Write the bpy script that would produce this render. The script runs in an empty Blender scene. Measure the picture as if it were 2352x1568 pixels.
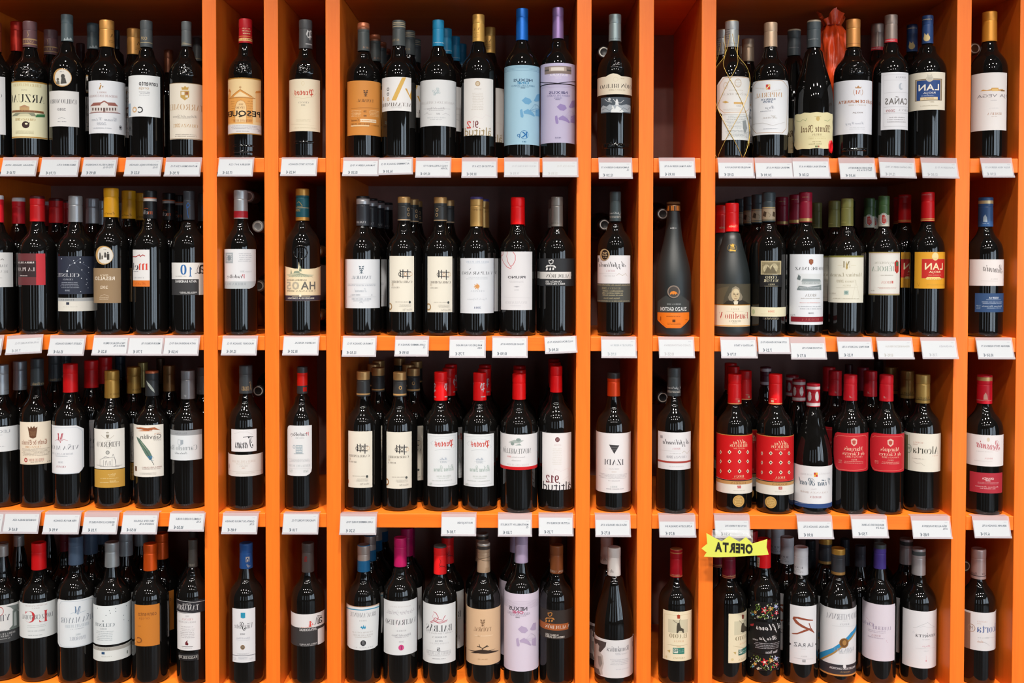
import bpy, math, random, unicodedata
from mathutils import Vector, Matrix

SC = bpy.context.scene
COL = SC.collection
random.seed(7)
PI = math.pi

# ------------------------------------------------------------------ camera, world, light, exposure
W_PX, H_PX = 2352, 1568
FOC = 2300.0                       # focal length in pixels of the 2352 px frame
PPX, PPY = 1176.0, 651.0           # optical axis in the frame (the lens is shifted)
EYE = Vector((0.0, -2.16, 1.5))
YAW, PITCH, ROLL = math.radians(0.58), math.radians(-1.27), math.radians(0.10)
CAM_R = Matrix.Rotation(YAW, 3, 'Z') @ Matrix.Rotation(PI / 2 + PITCH, 3, 'X') @ Matrix.Rotation(ROLL, 3, 'Z')
cam_data = bpy.data.cameras.new('camera')
cam = bpy.data.objects.new('camera', cam_data)
COL.objects.link(cam)
cam.matrix_world = Matrix.Translation(EYE) @ CAM_R.to_4x4()
cam_data.sensor_width = 36.0
cam_data.lens = 36.0 * FOC / W_PX
cam_data.shift_x = 0.0
cam_data.shift_y = -(H_PX / 2 - PPY) / W_PX
cam_data.clip_start = 0.05
SC.camera = cam

world = bpy.data.worlds.new('world')
SC.world = world
world.use_nodes = True
world.node_tree.nodes['Background'].inputs[0].default_value = (0.9, 0.92, 1.0, 1)
world.node_tree.nodes['Background'].inputs[1].default_value = 0.02

SC.view_settings.view_transform = 'Standard'
SC.view_settings.look = 'None'
SC.view_settings.gamma = 1.0
SC.view_settings.use_curve_mapping = False
SC.view_settings.exposure = -0.65

CEIL_Z = 3.55


def ceiling_lamp(x, y, power, aim, size=0.11, spread=120, colour=(1.0, 0.93, 0.85)):
    l = bpy.data.lights.new('ceiling_spot', 'AREA')
    l.shape = 'DISK'
    l.size = size
    l.energy = power
    l.color = colour
    l.spread = math.radians(spread)
    o = bpy.data.objects.new('ceiling_spot', l)
    COL.objects.link(o)
    o.location = (x, y, CEIL_Z - 0.03)
    d = Vector(aim) - o.location
    o.rotation_euler = d.to_track_quat('-Z', 'Y').to_euler()
    return o


for i in range(7):                     # the row of spots close in front of the shelves
    x = -2.55 + 0.85 * i
    ceiling_lamp(x, -1.15, 11.0, (x, -0.05, 0.6), 0.12, 47)
for j, (y, p, sp, xs) in enumerate(((-2.5, 8.0, 75, (-2.2, -1.1, 0.0, 1.1, 2.2)), (-4.2, 5.5, 60, (-1.6, -0.5, 0.6, 1.7)))):   # the rest of the shop's spots
    for x in xs:
        ceiling_lamp(x, y, p, (x * 0.95, -0.2, 0.9), 0.16, sp)

# ------------------------------------------------------------------ pixel <-> world
def ray(px, py):
    d = CAM_R @ Vector(((px - PPX) / FOC, -(py - PPY) / FOC, -1.0))
    return d


def at(px, py, Y):
    """the point of the vertical plane y = Y seen at a pixel of the photograph"""
    d = ray(px, py)
    return EYE + d * ((Y - EYE.y) / d.y)


def at_z(px, py, Z):
    d = ray(px, py)
    return EYE + d * ((Z - EYE.z) / d.z)


CROPS = {}
for row, y0 in ((1, 0), (2, 400), (3, 800), (4, 1200)):
    if row == 1:
        cs = (('a', 0, 500, 1867), ('b', 460, 340, 1269), ('c', 770, 590, 2203), ('d', 1320, 340, 1269), ('e', 1630, 722, 2352))
    elif row in (2, 3):
        cs = (('a', 0, 500, 1823), ('b', 460, 340, 1240), ('c', 770, 590, 2151), ('d', 1320, 340, 1240), ('e', 1620, 380, 1386), ('f', 1980, 372, 1357))
    else:
        cs = (('a', 0, 500, 2130), ('b', 460, 340, 1449), ('c', 770, 590, 2352), ('d', 1320, 340, 1449), ('e', 1600, 400, 1704), ('f', 1980, 372, 1585))
    for k, x0, w, n in cs:
        CROPS['%d%s' % (row, k)] = (x0, y0, w / n)


def P(crop, x, y):
    x0, y0, s = CROPS[crop]
    return x0 + x * s, y0 + y * s


# ------------------------------------------------------------------ materials
MATS = {}


def lin(h):
    h = h.lstrip('#')
    out = []
    for i in (0, 2, 4):
        c = int(h[i:i + 2], 16) / 255
        out.append(c / 12.92 if c <= 0.04045 else ((c + 0.055) / 1.055) ** 2.4)
    return out


def new_mat(name):
    m = bpy.data.materials.new(name)
    m.use_nodes = True
    return m, m.node_tree, m.node_tree.nodes['Principled BSDF']


def paint(h, kind='paper'):
    """paper, print ink, foil (satin metal), plastic: one material per colour and finish"""
    key = (h, kind)
    if key in MATS:
        return MATS[key]
    m, nt, b = new_mat(kind + '_' + h.lstrip('#'))
    c = [v * (0.70 if kind in ('paper', 'ink') else 0.95) for v in lin(h)] + [1]
    b.inputs['Base Color'].default_value = c
    if kind == 'paper':
        b.inputs['Roughness'].default_value = 0.55
        b.inputs['Specular IOR Level'].default_value = 0.3
    elif kind == 'ink':
        b.inputs['Roughness'].default_value = 0.5
        b.inputs['Specular IOR Level'].default_value = 0.25
    elif kind == 'foil':
        b.inputs['Metallic'].default_value = 0.45
        b.inputs['Roughness'].default_value = 0.34
    elif kind == 'satin':
        b.inputs['Roughness'].default_value = 0.34
        b.inputs['Specular IOR Level'].default_value = 0.32
    if kind in ('foil', 'satin', 'paper'):
        n = nt.nodes.new('ShaderNodeTexNoise')
        n.inputs['Scale'].default_value = 90.0 if kind != 'paper' else 700.0
        n.inputs['Detail'].default_value = 2.0
        bp = nt.nodes.new('ShaderNodeBump')
        bp.inputs['Strength'].default_value = 0.08
        bp.inputs['Distance'].default_value = 0.001
        tc = nt.nodes.new('ShaderNodeTexCoord')
        nt.links.new(tc.outputs['Object'], n.inputs['Vector'])
        nt.links.new(n.outputs['Fac'], bp.inputs['Height'])
        nt.links.new(bp.outputs['Normal'], b.inputs['Normal'])
    MATS[key] = m
    return m


def glass_mat(h='#0b0a09', rough=0.035, name='dark_glass'):
    key = (h, rough, name)
    if key in MATS:
        return MATS[key]
    m, nt, b = new_mat(name)
    b.inputs['Base Color'].default_value = lin(h) + [1]
    b.inputs['Roughness'].default_value = rough
    b.inputs['IOR'].default_value = 1.52
    b.inputs['Specular IOR Level'].default_value = 0.5
    if rough < 0.1:
        n = nt.nodes.new('ShaderNodeTexNoise')
        n.inputs['Scale'].default_value = 22.0
        bp = nt.nodes.new('ShaderNodeBump')
        bp.inputs['Strength'].default_value = 0.05
        bp.inputs['Distance'].default_value = 0.004
        tc = nt.nodes.new('ShaderNodeTexCoord')
        nt.links.new(tc.outputs['Object'], n.inputs['Vector'])
        nt.links.new(n.outputs['Fac'], bp.inputs['Height'])
        nt.links.new(bp.outputs['Normal'], b.inputs['Normal'])
    MATS[key] = m
    return m


def wood_mat(name, axis):
    m, nt, b = new_mat(name)
    tc = nt.nodes.new('ShaderNodeTexCoord')
    mp = nt.nodes.new('ShaderNodeMapping')
    sc = [38.0, 38.0, 38.0]
    sc['xyz'.index(axis)] = 1.6
    mp.inputs['Scale'].default_value = sc
    n1 = nt.nodes.new('ShaderNodeTexNoise')
    n1.inputs['Scale'].default_value = 1.0
    n1.inputs['Detail'].default_value = 5.0
    n1.inputs['Roughness'].default_value = 0.62
    n1.inputs['Distortion'].default_value = 0.6
    n2 = nt.nodes.new('ShaderNodeTexNoise')
    n2.inputs['Scale'].default_value = 9.0
    n2.inputs['Detail'].default_value = 3.0
    mx = nt.nodes.new('ShaderNodeMath')
    mx.operation = 'MULTIPLY_ADD'
    mx.inputs[1].default_value = 0.35
    rp = nt.nodes.new('ShaderNodeValToRGB')
    e = rp.color_ramp.elements
    e[0].position, e[0].color = 0.38, (0.66, 0.118, 0.007, 1)
    e[1].position, e[1].color = 0.85, (0.76, 0.165, 0.014, 1)
    nt.links.new(tc.outputs['Object'], mp.inputs['Vector'])
    nt.links.new(mp.outputs['Vector'], n1.inputs['Vector'])
    nt.links.new(mp.outputs['Vector'], n2.inputs['Vector'])
    nt.links.new(n2.outputs['Fac'], mx.inputs[0])
    nt.links.new(n1.outputs['Fac'], mx.inputs[2])
    nt.links.new(mx.outputs[0], rp.inputs['Fac'])
    nt.links.new(rp.outputs['Color'], b.inputs['Base Color'])
    b.inputs['Roughness'].default_value = 0.42
    b.inputs['Specular IOR Level'].default_value = 0.35
    bp = nt.nodes.new('ShaderNodeBump')
    bp.inputs['Strength'].default_value = 0.06
    bp.inputs['Distance'].default_value = 0.001
    nt.links.new(n1.outputs['Fac'], bp.inputs['Height'])
    nt.links.new(bp.outputs['Normal'], b.inputs['Normal'])
    return m


def plain_mat(name, rgb, rough=0.7, noise=0.12, scale=14.0):
    m, nt, b = new_mat(name)
    tc = nt.nodes.new('ShaderNodeTexCoord')
    n = nt.nodes.new('ShaderNodeTexNoise')
    n.inputs['Scale'].default_value = scale
    n.inputs['Detail'].default_value = 4.0
    rp = nt.nodes.new('ShaderNodeValToRGB')
    rp.color_ramp.elements[0].color = [c * (1 - noise) for c in rgb] + [1]
    rp.color_ramp.elements[1].color = [min(1, c * (1 + noise)) for c in rgb] + [1]
    nt.links.new(tc.outputs['Object'], n.inputs['Vector'])
    nt.links.new(n.outputs['Fac'], rp.inputs['Fac'])
    nt.links.new(rp.outputs['Color'], b.inputs['Base Color'])
    b.inputs['Roughness'].default_value = rough
    return m


# ------------------------------------------------------------------ mesh helpers
def mesh_obj(name, V, F, mats, fm=None, parent=None, smooth=False, loc=None):
    me = bpy.data.meshes.new(name)
    me.from_pydata([tuple(v) for v in V], [], F)
    for m in (mats if isinstance(mats, (list, tuple)) else [mats]):
        me.materials.append(m)
    if fm:
        me.polygons.foreach_set('material_index', fm)
    if smooth:
        me.polygons.foreach_set('use_smooth', [True] * len(F))
    me.update()
    o = bpy.data.objects.new(name, me)
    COL.objects.link(o)
    if parent is not None:
        o.parent = parent
    if loc is not None:
        o.location = loc
    return o


def tag(o, label, cat, group=None):
    o['label'] = label
    o['category'] = cat
    if group:
        o['group'] = group
    return o


def box_obj(name, lo, hi, mat, parent=None, bevel=0.0):
    """a board with bevelled edges"""
    c = [(lo[i] + hi[i]) / 2 for i in range(3)]
    h = [(hi[i] - lo[i]) / 2 for i in range(3)]
    V = [(sx * h[0], sy * h[1], sz * h[2]) for sx in (-1, 1) for sy in (-1, 1) for sz in (-1, 1)]
    F = [(0, 1, 3, 2), (4, 6, 7, 5), (0, 4, 5, 1), (2, 3, 7, 6), (0, 2, 6, 4), (1, 5, 7, 3)]
    o = mesh_obj(name, V, F, mat, parent=parent, loc=c)
    if bevel:
        b = o.modifiers.new('edge', 'BEVEL')
        b.width = bevel
        b.segments = 2
        b.limit_method = 'NONE'
    return o


def lathe(prof, n=40):
    """prof: (r, z) from the bottom up; closed at r = 0"""
    V, F, ringf = [], [], []
    rows = []
    for r, z in prof:
        if r <= 1e-6:
            rows.append([len(V)])
            V.append((0, 0, z))
        else:
            rows.append(list(range(len(V), len(V) + n)))
            V += [(r * math.sin(2 * PI * k / n), -r * math.cos(2 * PI * k / n), z) for k in range(n)]
    for i in range(len(rows) - 1):
        a, b = rows[i], rows[i + 1]
        for k in range(n):
            k2 = (k + 1) % n
            if len(a) == 1:
                F.append((a[0], b[k2], b[k]))
            elif len(b) == 1:
                F.append((a[k], a[k2], b[0]))
            else:
                F.append((a[k], a[k2], b[k2], b[k]))
            ringf.append(i)
    return V, F, ringf


def tube(pts, r, n=6):
    V, F = [], []
    pts = [Vector(p) for p in pts]
    for i, p in enumerate(pts):
        d = (pts[min(i + 1, len(pts) - 1)] - pts[max(i - 1, 0)]).normalized()
        u = d.orthogonal().normalized() if i == 0 else (u - d * u.dot(d)).normalized()
        w = d.cross(u)
        V += [p + u * (r * math.cos(2 * PI * k / n)) + w * (r * math.sin(2 * PI * k / n)) for k in range(n)]
    for i in range(len(pts) - 1):
        for k in range(n):
            a, b = i * n + k, i * n + (k + 1) % n
            F.append((a, b, b + n, a + n))
    F.append(tuple(range(n))[::-1])
    F.append(tuple(range(len(V) - n, len(V))))
    return V, F


# ------------------------------------------------------------------ surfaces that carry print
class Lathe:
    """the skin of a bottle or capsule; u = arc length round the axis, v = height above the base"""
    def __init__(self, ax, ay, z0, R, rad=None):
        self.ax, self.ay, self.z0, self.R, self.rad = ax, ay, z0, R, rad

    def uv(self, px, py):
        d = ray(px, py)
        ox, oy = EYE.x - self.ax, EYE.y - self.ay
        a = d.x * d.x + d.y * d.y
        b = ox * d.x + oy * d.y
        c = ox * ox + oy * oy - self.R ** 2
        disc = b * b - a * c
        if disc >= 0:
            s = (-b - math.sqrt(disc)) / a
            x, y = ox + s * d.x, oy + s * d.y
            return math.atan2(x, -y) * self.R, EYE.z + s * d.z - self.z0
        s = -b / a
        x, y = ox + s * d.x, oy + s * d.y
        q = math.hypot(x, y) / self.R
        face = math.atan2(ox, -oy)
        sg = 1 if (x * math.cos(face) + y * math.sin(face)) > 0 else -1
        return (face + sg * (PI / 2 + (q - 1) * 1.3)) * self.R, EYE.z + s * d.z - self.z0

    def pos(self, u, v, w):
        r = (self.rad(v) if self.rad else self.R) + w
        a = u / self.R
        return (r * math.sin(a), -r * math.cos(a), v)

    step = 0.0022


class Flat:
    """a plane: origin, unit axes (world); local = world minus loc"""
    def __init__(self, org, eu, ev, loc):
        self.o, self.eu, self.ev = Vector(org), Vector(eu).normalized(), Vector(ev).normalized()
        self.n = self.eu.cross(self.ev).normalized()
        if self.n.y > 0:
            self.n.negate()
        self.loc = Vector(loc)

    def uv(self, px, py):
        d = ray(px, py)
        s = (self.o - EYE).dot(self.n) / d.dot(self.n)
        p = EYE + d * s - self.o
        return p.dot(self.eu), p.dot(self.ev)

    def pos(self, u, v, w):
        return self.o + self.eu * u + self.ev * v + self.n * w - self.loc

    step = 1.0


def clip_half(poly, u, keep_less):
    out = []
    n = len(poly)
    for i in range(n):
        a, b = poly[i], poly[(i + 1) % n]
        ia = (a[0] <= u) if keep_less else (a[0] >= u)
        ib = (b[0] <= u) if keep_less else (b[0] >= u)
        if ia:
            out.append(a)
        if ia != ib:
            t = (u - a[0]) / (b[0] - a[0])
            out.append((u, a[1] + t * (b[1] - a[1])))
    return out


def split_u(poly, step):
    us = [p[0] for p in poly]
    lo, hi = min(us), max(us)
    if math.floor(lo / step + 1e-9) == math.floor(hi / step - 1e-9):
        return [poly]
    k0, k1 = math.floor(lo / step) + 1, math.ceil(hi / step)
    out, rest = [], poly
    for k in range(k0, k1):
        if len(rest) < 3:
            break
        c = k * step
        a = clip_half(rest, c, True)
        rest = clip_half(rest, c, False)
        if len(a) >= 3:
            out.append(a)
    if len(rest) >= 3:
        out.append(rest)
    return out


# ------------------------------------------------------------------ lettering
GLYPH = {}
NEED = set()
ALPHA = {'S': (0x1D400, 0x1D41A, 0x1D7CE), 'i': (0x1D400, 0x1D41A, 0x1D7CE), 'c': (0x1D4D0, 0x1D4EA, 0x1D7CE), 'f': (0x1D56C, 0x1D586, 0x1D7CE)}


def glyph_char(ch, st):
    if st in ALPHA:
        A, a, d = ALPHA[st]
        if 'A' <= ch <= 'Z':
            return chr(A + ord(ch) - 65)
        if 'a' <= ch <= 'z':
            return chr(a + ord(ch) - 97)
        if '0' <= ch <= '9':
            return chr(d + ord(ch) - 48)
    return ch


def need_text(s, st):
    for ch in unicodedata.normalize('NFD', s):
        if not ch.isspace() and not unicodedata.combining(ch):
            NEED.add((glyph_char(ch, st), st if st in 'bh' else ''))


def make_glyphs():
    objs = []
    for g in sorted(NEED):
        c = bpy.data.curves.new('glyph', 'FONT')
        c.body = g[0]
        c.resolution_u = 2
        c.offset = {'b': 0.022, 'h': 0.05}[g[1]] if g[1] else (-0.014 if ord(g[0]) > 0x1D3FF and ord(g[0]) < 0x1D434 else 0.0)
        o = bpy.data.objects.new('glyph', c)
        COL.objects.link(o)
        objs.append((g, o, c))
    dg = bpy.context.evaluated_depsgraph_get()
    dg.update()
    for g, o, c in objs:
        e = o.evaluated_get(dg)
        m = e.to_mesh()
        vs = [(v.co.x, v.co.y) for v in m.vertices]
        fs = [tuple(p.vertices) for p in m.polygons]
        x0 = min((v[0] for v in vs), default=0)
        x1 = max((v[0] for v in vs), default=0.3)
        GLYPH[g] = ([(x - x0, y) for x, y in vs], fs, x1 - x0)
        e.to_mesh_clear()
    for g, o, c in objs:
        bpy.data.objects.remove(o)
        bpy.data.curves.remove(c)


def text_polys(s, st):
    """polygons in em units, unmirrored, with their bounds"""
    polys, x = [], 0.0
    last = None
    for ch in unicodedata.normalize('NFD', s):
        if unicodedata.combining(ch):
            if last:
                gx, gw, top = last
                mid = gx + gw / 2
                if ch == '\u0303':
                    polys.append([(mid - .2, top + .07), (mid + .2, top + .11), (mid + .2, top + .19), (mid - .2, top + .15)])
                else:
                    polys.append([(mid - .06, top + .06), (mid + .04, top + .06), (mid + .16, top + .22), (mid + .04, top + .22)])
            continue
        if ch.isspace():
            x += 0.27
            continue
        vs, fs, w = GLYPH[(glyph_char(ch, st), st if st in 'bh' else '')]
        for f in fs:
            polys.append([(vs[i][0] + x + (vs[i][1] * .22 if st == 'i' else 0), vs[i][1]) for i in f])
        last = (x, w, max(v[1] for v in vs))
        x += w + (0.035 if st == 'c' else 0.06)
    return polys


# ------------------------------------------------------------------ art: elements in crop pixels -> polygons on a surface
def art_polys(surf, crop, el):
    """-> list of (colour, polygon in (u, v))"""
    k = el[0]
    U = lambda x, y: surf.uv(*P(crop, x, y))
    out = []
    if k == 't':
        _, s, st, colr, x0, y0, x1, y1 = el[:8]
        ym, xm = (y0 + y1) / 2, (x0 + x1) / 2
        u0, u1 = U(x0, ym)[0], U(x1, ym)[0]
        va, vb = U(x0, ym)[1], U(x1, ym)[1]
        vt, vl = U(xm, y0)[1], U(xm, y1)[1]
        ps = text_polys(s, st)
        xs = [p[0] for q in ps for p in q]
        ys = [p[1] for q in ps for p in q]
        X0, X1, Y0, Y1 = min(xs), max(xs), min(ys), max(ys)
        kx, ky = (u1 - u0) / (X1 - X0), (vt - vl) / max(Y1 - Y0, 1e-4)
        sl = el[8] if len(el) > 8 else 0.0          # rise of the baseline along the line, radians
        for q in ps:
            out.append((colr, [(u1 - (x - X0) * kx, vl + (y - Y0) * ky + (x - X0) * kx * sl) for x, y in q]))
    elif k == 'r':
        _, colr, x0, y0, x1, y1 = el
        ym, xm = (y0 + y1) / 2, (x0 + x1) / 2
        u0, u1, vt, vl = U(x0, ym)[0], U(x1, ym)[0], U(xm, y0)[1], U(xm, y1)[1]
        out.append((colr, [(u0, vl), (u1, vl), (u1, vt), (u0, vt)]))
    elif k == 'o':
        _, colr, cx, cy, rx, ry = el[:6]
        inner = el[6] if len(el) > 6 else 0.0
        c, e = U(cx, cy), U(cx, cy + ry)
        rv = abs(c[1] - e[1])
        ru = rv * rx / ry
        n = 20
        ring = [(c[0] + ru * math.cos(2 * PI * i / n), c[1] + rv * math.sin(2 * PI * i / n)) for i in range(n)]
        if inner:
            inn = [(c[0] + (x - c[0]) * inner, c[1] + (y - c[1]) * inner) for x, y in ring]
            for i in range(n):
                j = (i + 1) % n
                out.append((colr, [ring[i], ring[j], inn[j], inn[i]]))
        else:
            out.append((colr, ring))
    elif k == 'p':
        q = [U(x, y) for x, y in el[2]]
        out += [(el[1], t) for t in triangulate(q)]
    elif k == 'l':
        _, colr, wd, pts = el
        q = [U(x, y) for x, y in pts]
        s = CROPS[crop][2] * (EYE.y * -1) / FOC
        for i in range(len(q) - 1):
            (ax, ay), (bx, by) = q[i], q[i + 1]
            L = math.hypot(bx - ax, by - ay) or 1e-9
            h = wd * s / 2
            nx, ny = -(by - ay) / L * h, (bx - ax) / L * h
            ex, ey = (bx - ax) / L * h * 0.5, (by - ay) / L * h * 0.5
            out.append((colr, [(ax + nx - ex, ay + ny - ey), (ax - nx - ex, ay - ny - ey), (bx - nx + ex, by - ny + ey), (bx + nx + ex, by + ny + ey)]))
    elif k == 'm':                                    # lines of print too small to read: word-long dashes
        _, colr, x0, y0, x1, y1, n = el
        rnd = random.Random(int(x0 * 7 + y0))
        ym, xm = (y0 + y1) / 2, (x0 + x1) / 2
        u0, u1, vt, vl = U(x0, ym)[0], U(x1, ym)[0], U(xm, y0)[1], U(xm, y1)[1]
        pitch = (vt - vl) / n
        for i in range(n):
            va = vt - (i + 0.60) * pitch if n > 1 else max(vl, (vt + vl) / 2 - .0009)
            vb = vt - (i + 0.18) * pitch if n > 1 else min(vt, (vt + vl) / 2 + .0009)
            u = u1 - rnd.uniform(0, 0.08) * (u1 - u0)
            end = u0 + rnd.uniform(0, 0.12) * (u1 - u0)
            h = vb - va
            while u > end:
                wl = h * rnd.uniform(0.45, 0.85)      # letter-sized marks, a gap after each few
                out.append((colr, [(u - wl, va), (u, va), (u, vb - h * rnd.choice((0, .25))), (u - wl, vb - h * rnd.choice((0, .25)))]))
                u -= wl + h * (0.28 if rnd.random() < .82 else 0.9)
    return out


def triangulate(q):
    """ear clipping for small simple polygons"""
    q = list(q)
    area = sum(q[i][0] * q[(i + 1) % len(q)][1] - q[(i + 1) % len(q)][0] * q[i][1] for i in range(len(q)))
    if area < 0:
        q.reverse()
    out = []
    guard = 0
    while len(q) > 3 and guard < 300:
        guard += 1
        for i in range(len(q)):
            a, b, c = q[i - 1], q[i], q[(i + 1) % len(q)]
            cr = (b[0] - a[0]) * (c[1] - a[1]) - (b[1] - a[1]) * (c[0] - a[0])
            if cr <= 0:
                continue
            ok = True
            for p in q:
                if p in (a, b, c):
                    continue
                s1 = (b[0] - a[0]) * (p[1] - a[1]) - (b[1] - a[1]) * (p[0] - a[0])
                s2 = (c[0] - b[0]) * (p[1] - b[1]) - (c[1] - b[1]) * (p[0] - b[0])
                s3 = (a[0] - c[0]) * (p[1] - c[1]) - (a[1] - c[1]) * (p[0] - c[0])
                if s1 >= 0 and s2 >= 0 and s3 >= 0:
                    ok = False
                    break
            if ok:
                out.append([a, b, c])
                q.pop(i)
                break
        else:
            break
    out.append(q)
    return out


def build_art(name, surf, crop, els, parent, w0, clip=None, kind='ink'):
    V, F, fm, mats, idx = [], [], [], [], {}
    for n, el in enumerate(els):
        w = w0 + 0.000013 * n
        for colr, poly in art_polys(surf, crop, el):
            if clip:
                poly = clip_half(clip_half(poly, clip[1], True), clip[0], False)
                if len(poly) >= 3:
                    poly = [(b, a) for a, b in clip_half(clip_half([(b, a) for a, b in poly], clip[3], True), clip[2], False)]
                if len(poly) < 3:
                    continue
            if colr not in idx:
                idx[colr] = len(mats)
                mats.append(paint(colr, kind))
            for q in split_u(poly, surf.step):
                F.append(tuple(range(len(V), len(V) + len(q))))
                V += [surf.pos(u, v, w) for u, v in q]
                fm.append(idx[colr])
    if not F:
        return None
    return mesh_obj(name, V, F, mats, fm, parent)


def sheet(name, surf, outline, mat, parent, w, thick=0.00025):
    """a thin sheet (paper label) on a surface: outline in (u, v), with its cut edge"""
    V, F, at_ = [], [], {}

    def vert(u, v):
        k = (round(u, 6), round(v, 6))
        if k not in at_:
            at_[k] = len(V)
            V.append(surf.pos(u, v, w))
        return at_[k]
    for tri in (triangulate(outline) if len(outline) > 4 else [outline]):
        for q in split_u(tri, surf.step):
            f = tuple(dict.fromkeys(vert(u, v) for u, v in q))
            if len(f) > 2:
                F.append(f)
    nface = len(F)
    n = len(outline)
    for i in range(n):
        a, b = outline[i], outline[(i + 1) % n]
        m = max(1, int(abs(b[0] - a[0]) / surf.step))
        for j in range(m):
            p = [(a[0] + (b[0] - a[0]) * t, a[1] + (b[1] - a[1]) * t) for t in (j / m, (j + 1) / m)]
            F.append(tuple(range(len(V), len(V) + 4)))
            V += [surf.pos(*p[0], w), surf.pos(*p[1], w), surf.pos(*p[1], w - thick), surf.pos(*p[0], w - thick)]
    o = mesh_obj(name, V, F, mat, None, parent)
    o.data.polygons.foreach_set('use_smooth', [i < nface for i in range(len(F))])
    return o

# ------------------------------------------------------------------ the room behind and around the shelves
def structure(o):
    o['kind'] = 'structure'
    return o


RX, RY = 4.2, -6.0
m_floor = plain_mat('floor_tile', (0.16, 0.13, 0.11), 0.35)
m_ceil = plain_mat('ceiling_paint', (0.20, 0.18, 0.17), 0.8)
m_wall = plain_mat('wall_paint', (0.16, 0.14, 0.13), 0.75)
structure(box_obj('floor', (-RX, RY, -0.1), (RX, 0.7, 0.0), m_floor))
structure(box_obj('ceiling', (-RX, RY, CEIL_Z), (RX, 0.7, CEIL_Z + 0.1), m_ceil))
structure(box_obj('wall_front', (-RX, 0.6, 0.0), (RX, 0.7, CEIL_Z), m_wall))
structure(box_obj('wall_left', (-RX - 0.1, RY, 0.0), (-RX, 0.7, CEIL_Z), m_wall))
structure(box_obj('wall_right', (RX, RY, 0.0), (RX + 0.1, 0.7, CEIL_Z), m_wall))
structure(box_obj('wall_back', (-RX, RY - 0.1, 0.0), (RX, RY, CEIL_Z), m_wall))


def daylight(name, strength, colour=(0.72, 0.86, 1.0)):
    m, nt, b = new_mat(name)
    b.inputs['Base Color'].default_value = (0, 0, 0, 1)
    b.inputs['Emission Color'].default_value = colour + (1,)
    b.inputs['Emission Strength'].default_value = strength
    return m


m_day = daylight('window_daylight', 10.0)
# the shop windows opposite the shelves: tall daylit panes between dark uprights
n = 0
for x0, w in ((2.2, .28), (2.6, .28), (3.0, .45), (3.6, .3)):
    n += 1
    structure(box_obj('window_%d' % n, (x0, RY, 0.5), (x0 + w, RY + 0.02, 2.6), m_day))
for y0, w in ((-5.6, .35), (-5.0, .45), (-4.2, .35), (-3.6, .5)):
    n += 1
    structure(box_obj('window_%d' % n, (RX - 0.02, y0, 0.5), (RX, y0 + w, 2.6), m_day))
m_dim = daylight('window_dim', 4.0)
for x0, w in ((-3.4, .3), (-2.9, .18), (-1.2, .22), (-.75, .12), (0.55, .12), (0.8, .2)):
    n += 1
    structure(box_obj('window_%d' % n, (x0, RY, 0.4), (x0 + w, RY + 0.02, 2.2), m_dim))

# ------------------------------------------------------------------ the shelving unit
DEPTH = 0.40
wood_v = wood_mat('orange_wood_upright', 'z')
wood_h = wood_mat('orange_wood_board', 'x')
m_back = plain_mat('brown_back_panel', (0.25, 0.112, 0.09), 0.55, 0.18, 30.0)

DIV_PX = [(-117, -84.5), (464.6, 497), (606.2, 639), (747.7, 781), (1325, 1358.3), (1467.6, 1501.6), (1610.8, 1644.5), (2196.8, 2230.3), (2341.6, 2375)]
DIVX = [(at(a, 200, 0).x, at(b, 200, 0).x) for a, b in DIV_PX]
SHELF_PX = [(-48, -15), (363, 396), (773, 806), (1180.5, 1213), (1583, 1616)]
SHELF_Z = [(at(1176, a, 0).z, at(1176, b, 0).z) for a, b in SHELF_PX]
TOPZ = {i: SHELF_Z[i][0] for i in range(1, 5)}

unit = bpy.data.objects.new('wine_shelf_unit', None)
COL.objects.link(unit)
unit.location = ((DIVX[0][0] + DIVX[-1][1]) / 2, DEPTH / 2, 0)
tag(unit, 'built-in orange wood wall shelf unit with upright dividers holding the wine bottles', 'shelf')


def unit_part(name, lo, hi, mat, bevel):
    o = box_obj(name, lo, hi, mat, None, bevel)
    o.parent = unit
    o.location = Vector(o.location) - unit.location
    return o


ZTOP = SHELF_Z[0][0] + 0.36
for a, b in DIVX:
    unit_part('divider', (a, 0, 0), (b, DEPTH, ZTOP), wood_v, 0.0012)
for j, (zt, zb) in enumerate(SHELF_Z):
    for i in range(len(DIVX) - 1):
        unit_part('shelf_board', (DIVX[i][1] + .0003, 0.001, zb), (DIVX[i + 1][0] - .0003, DEPTH, zt), wood_h, 0.0012)
unit_part('back_panel', (DIVX[0][0], DEPTH, 0), (DIVX[-1][1], DEPTH + 0.012, ZTOP), m_back, 0)
unit_part('top_board', (DIVX[0][0] - .01, -0.005, ZTOP), (DIVX[-1][1] + .01, DEPTH + .012, ZTOP + 0.035), wood_h, 0.0015)
for i in range(len(DIVX) - 1):
    unit_part('base_panel', (DIVX[i][1] + .0003, 0.002, 0), (DIVX[i + 1][0] - .0003, 0.02, SHELF_Z[-1][1] - .0003), wood_v, 0.001)

# ------------------------------------------------------------------ bottles
GLASS = glass_mat()
MATTE = glass_mat('#141a1b', 0.45, 'frosted_black_glass')
SHELF_NAME = {1: 'top shelf', 2: 'second shelf', 3: 'third shelf', 4: 'bottom shelf'}
STEP = 0.0795
BOTTLES = []


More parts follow.
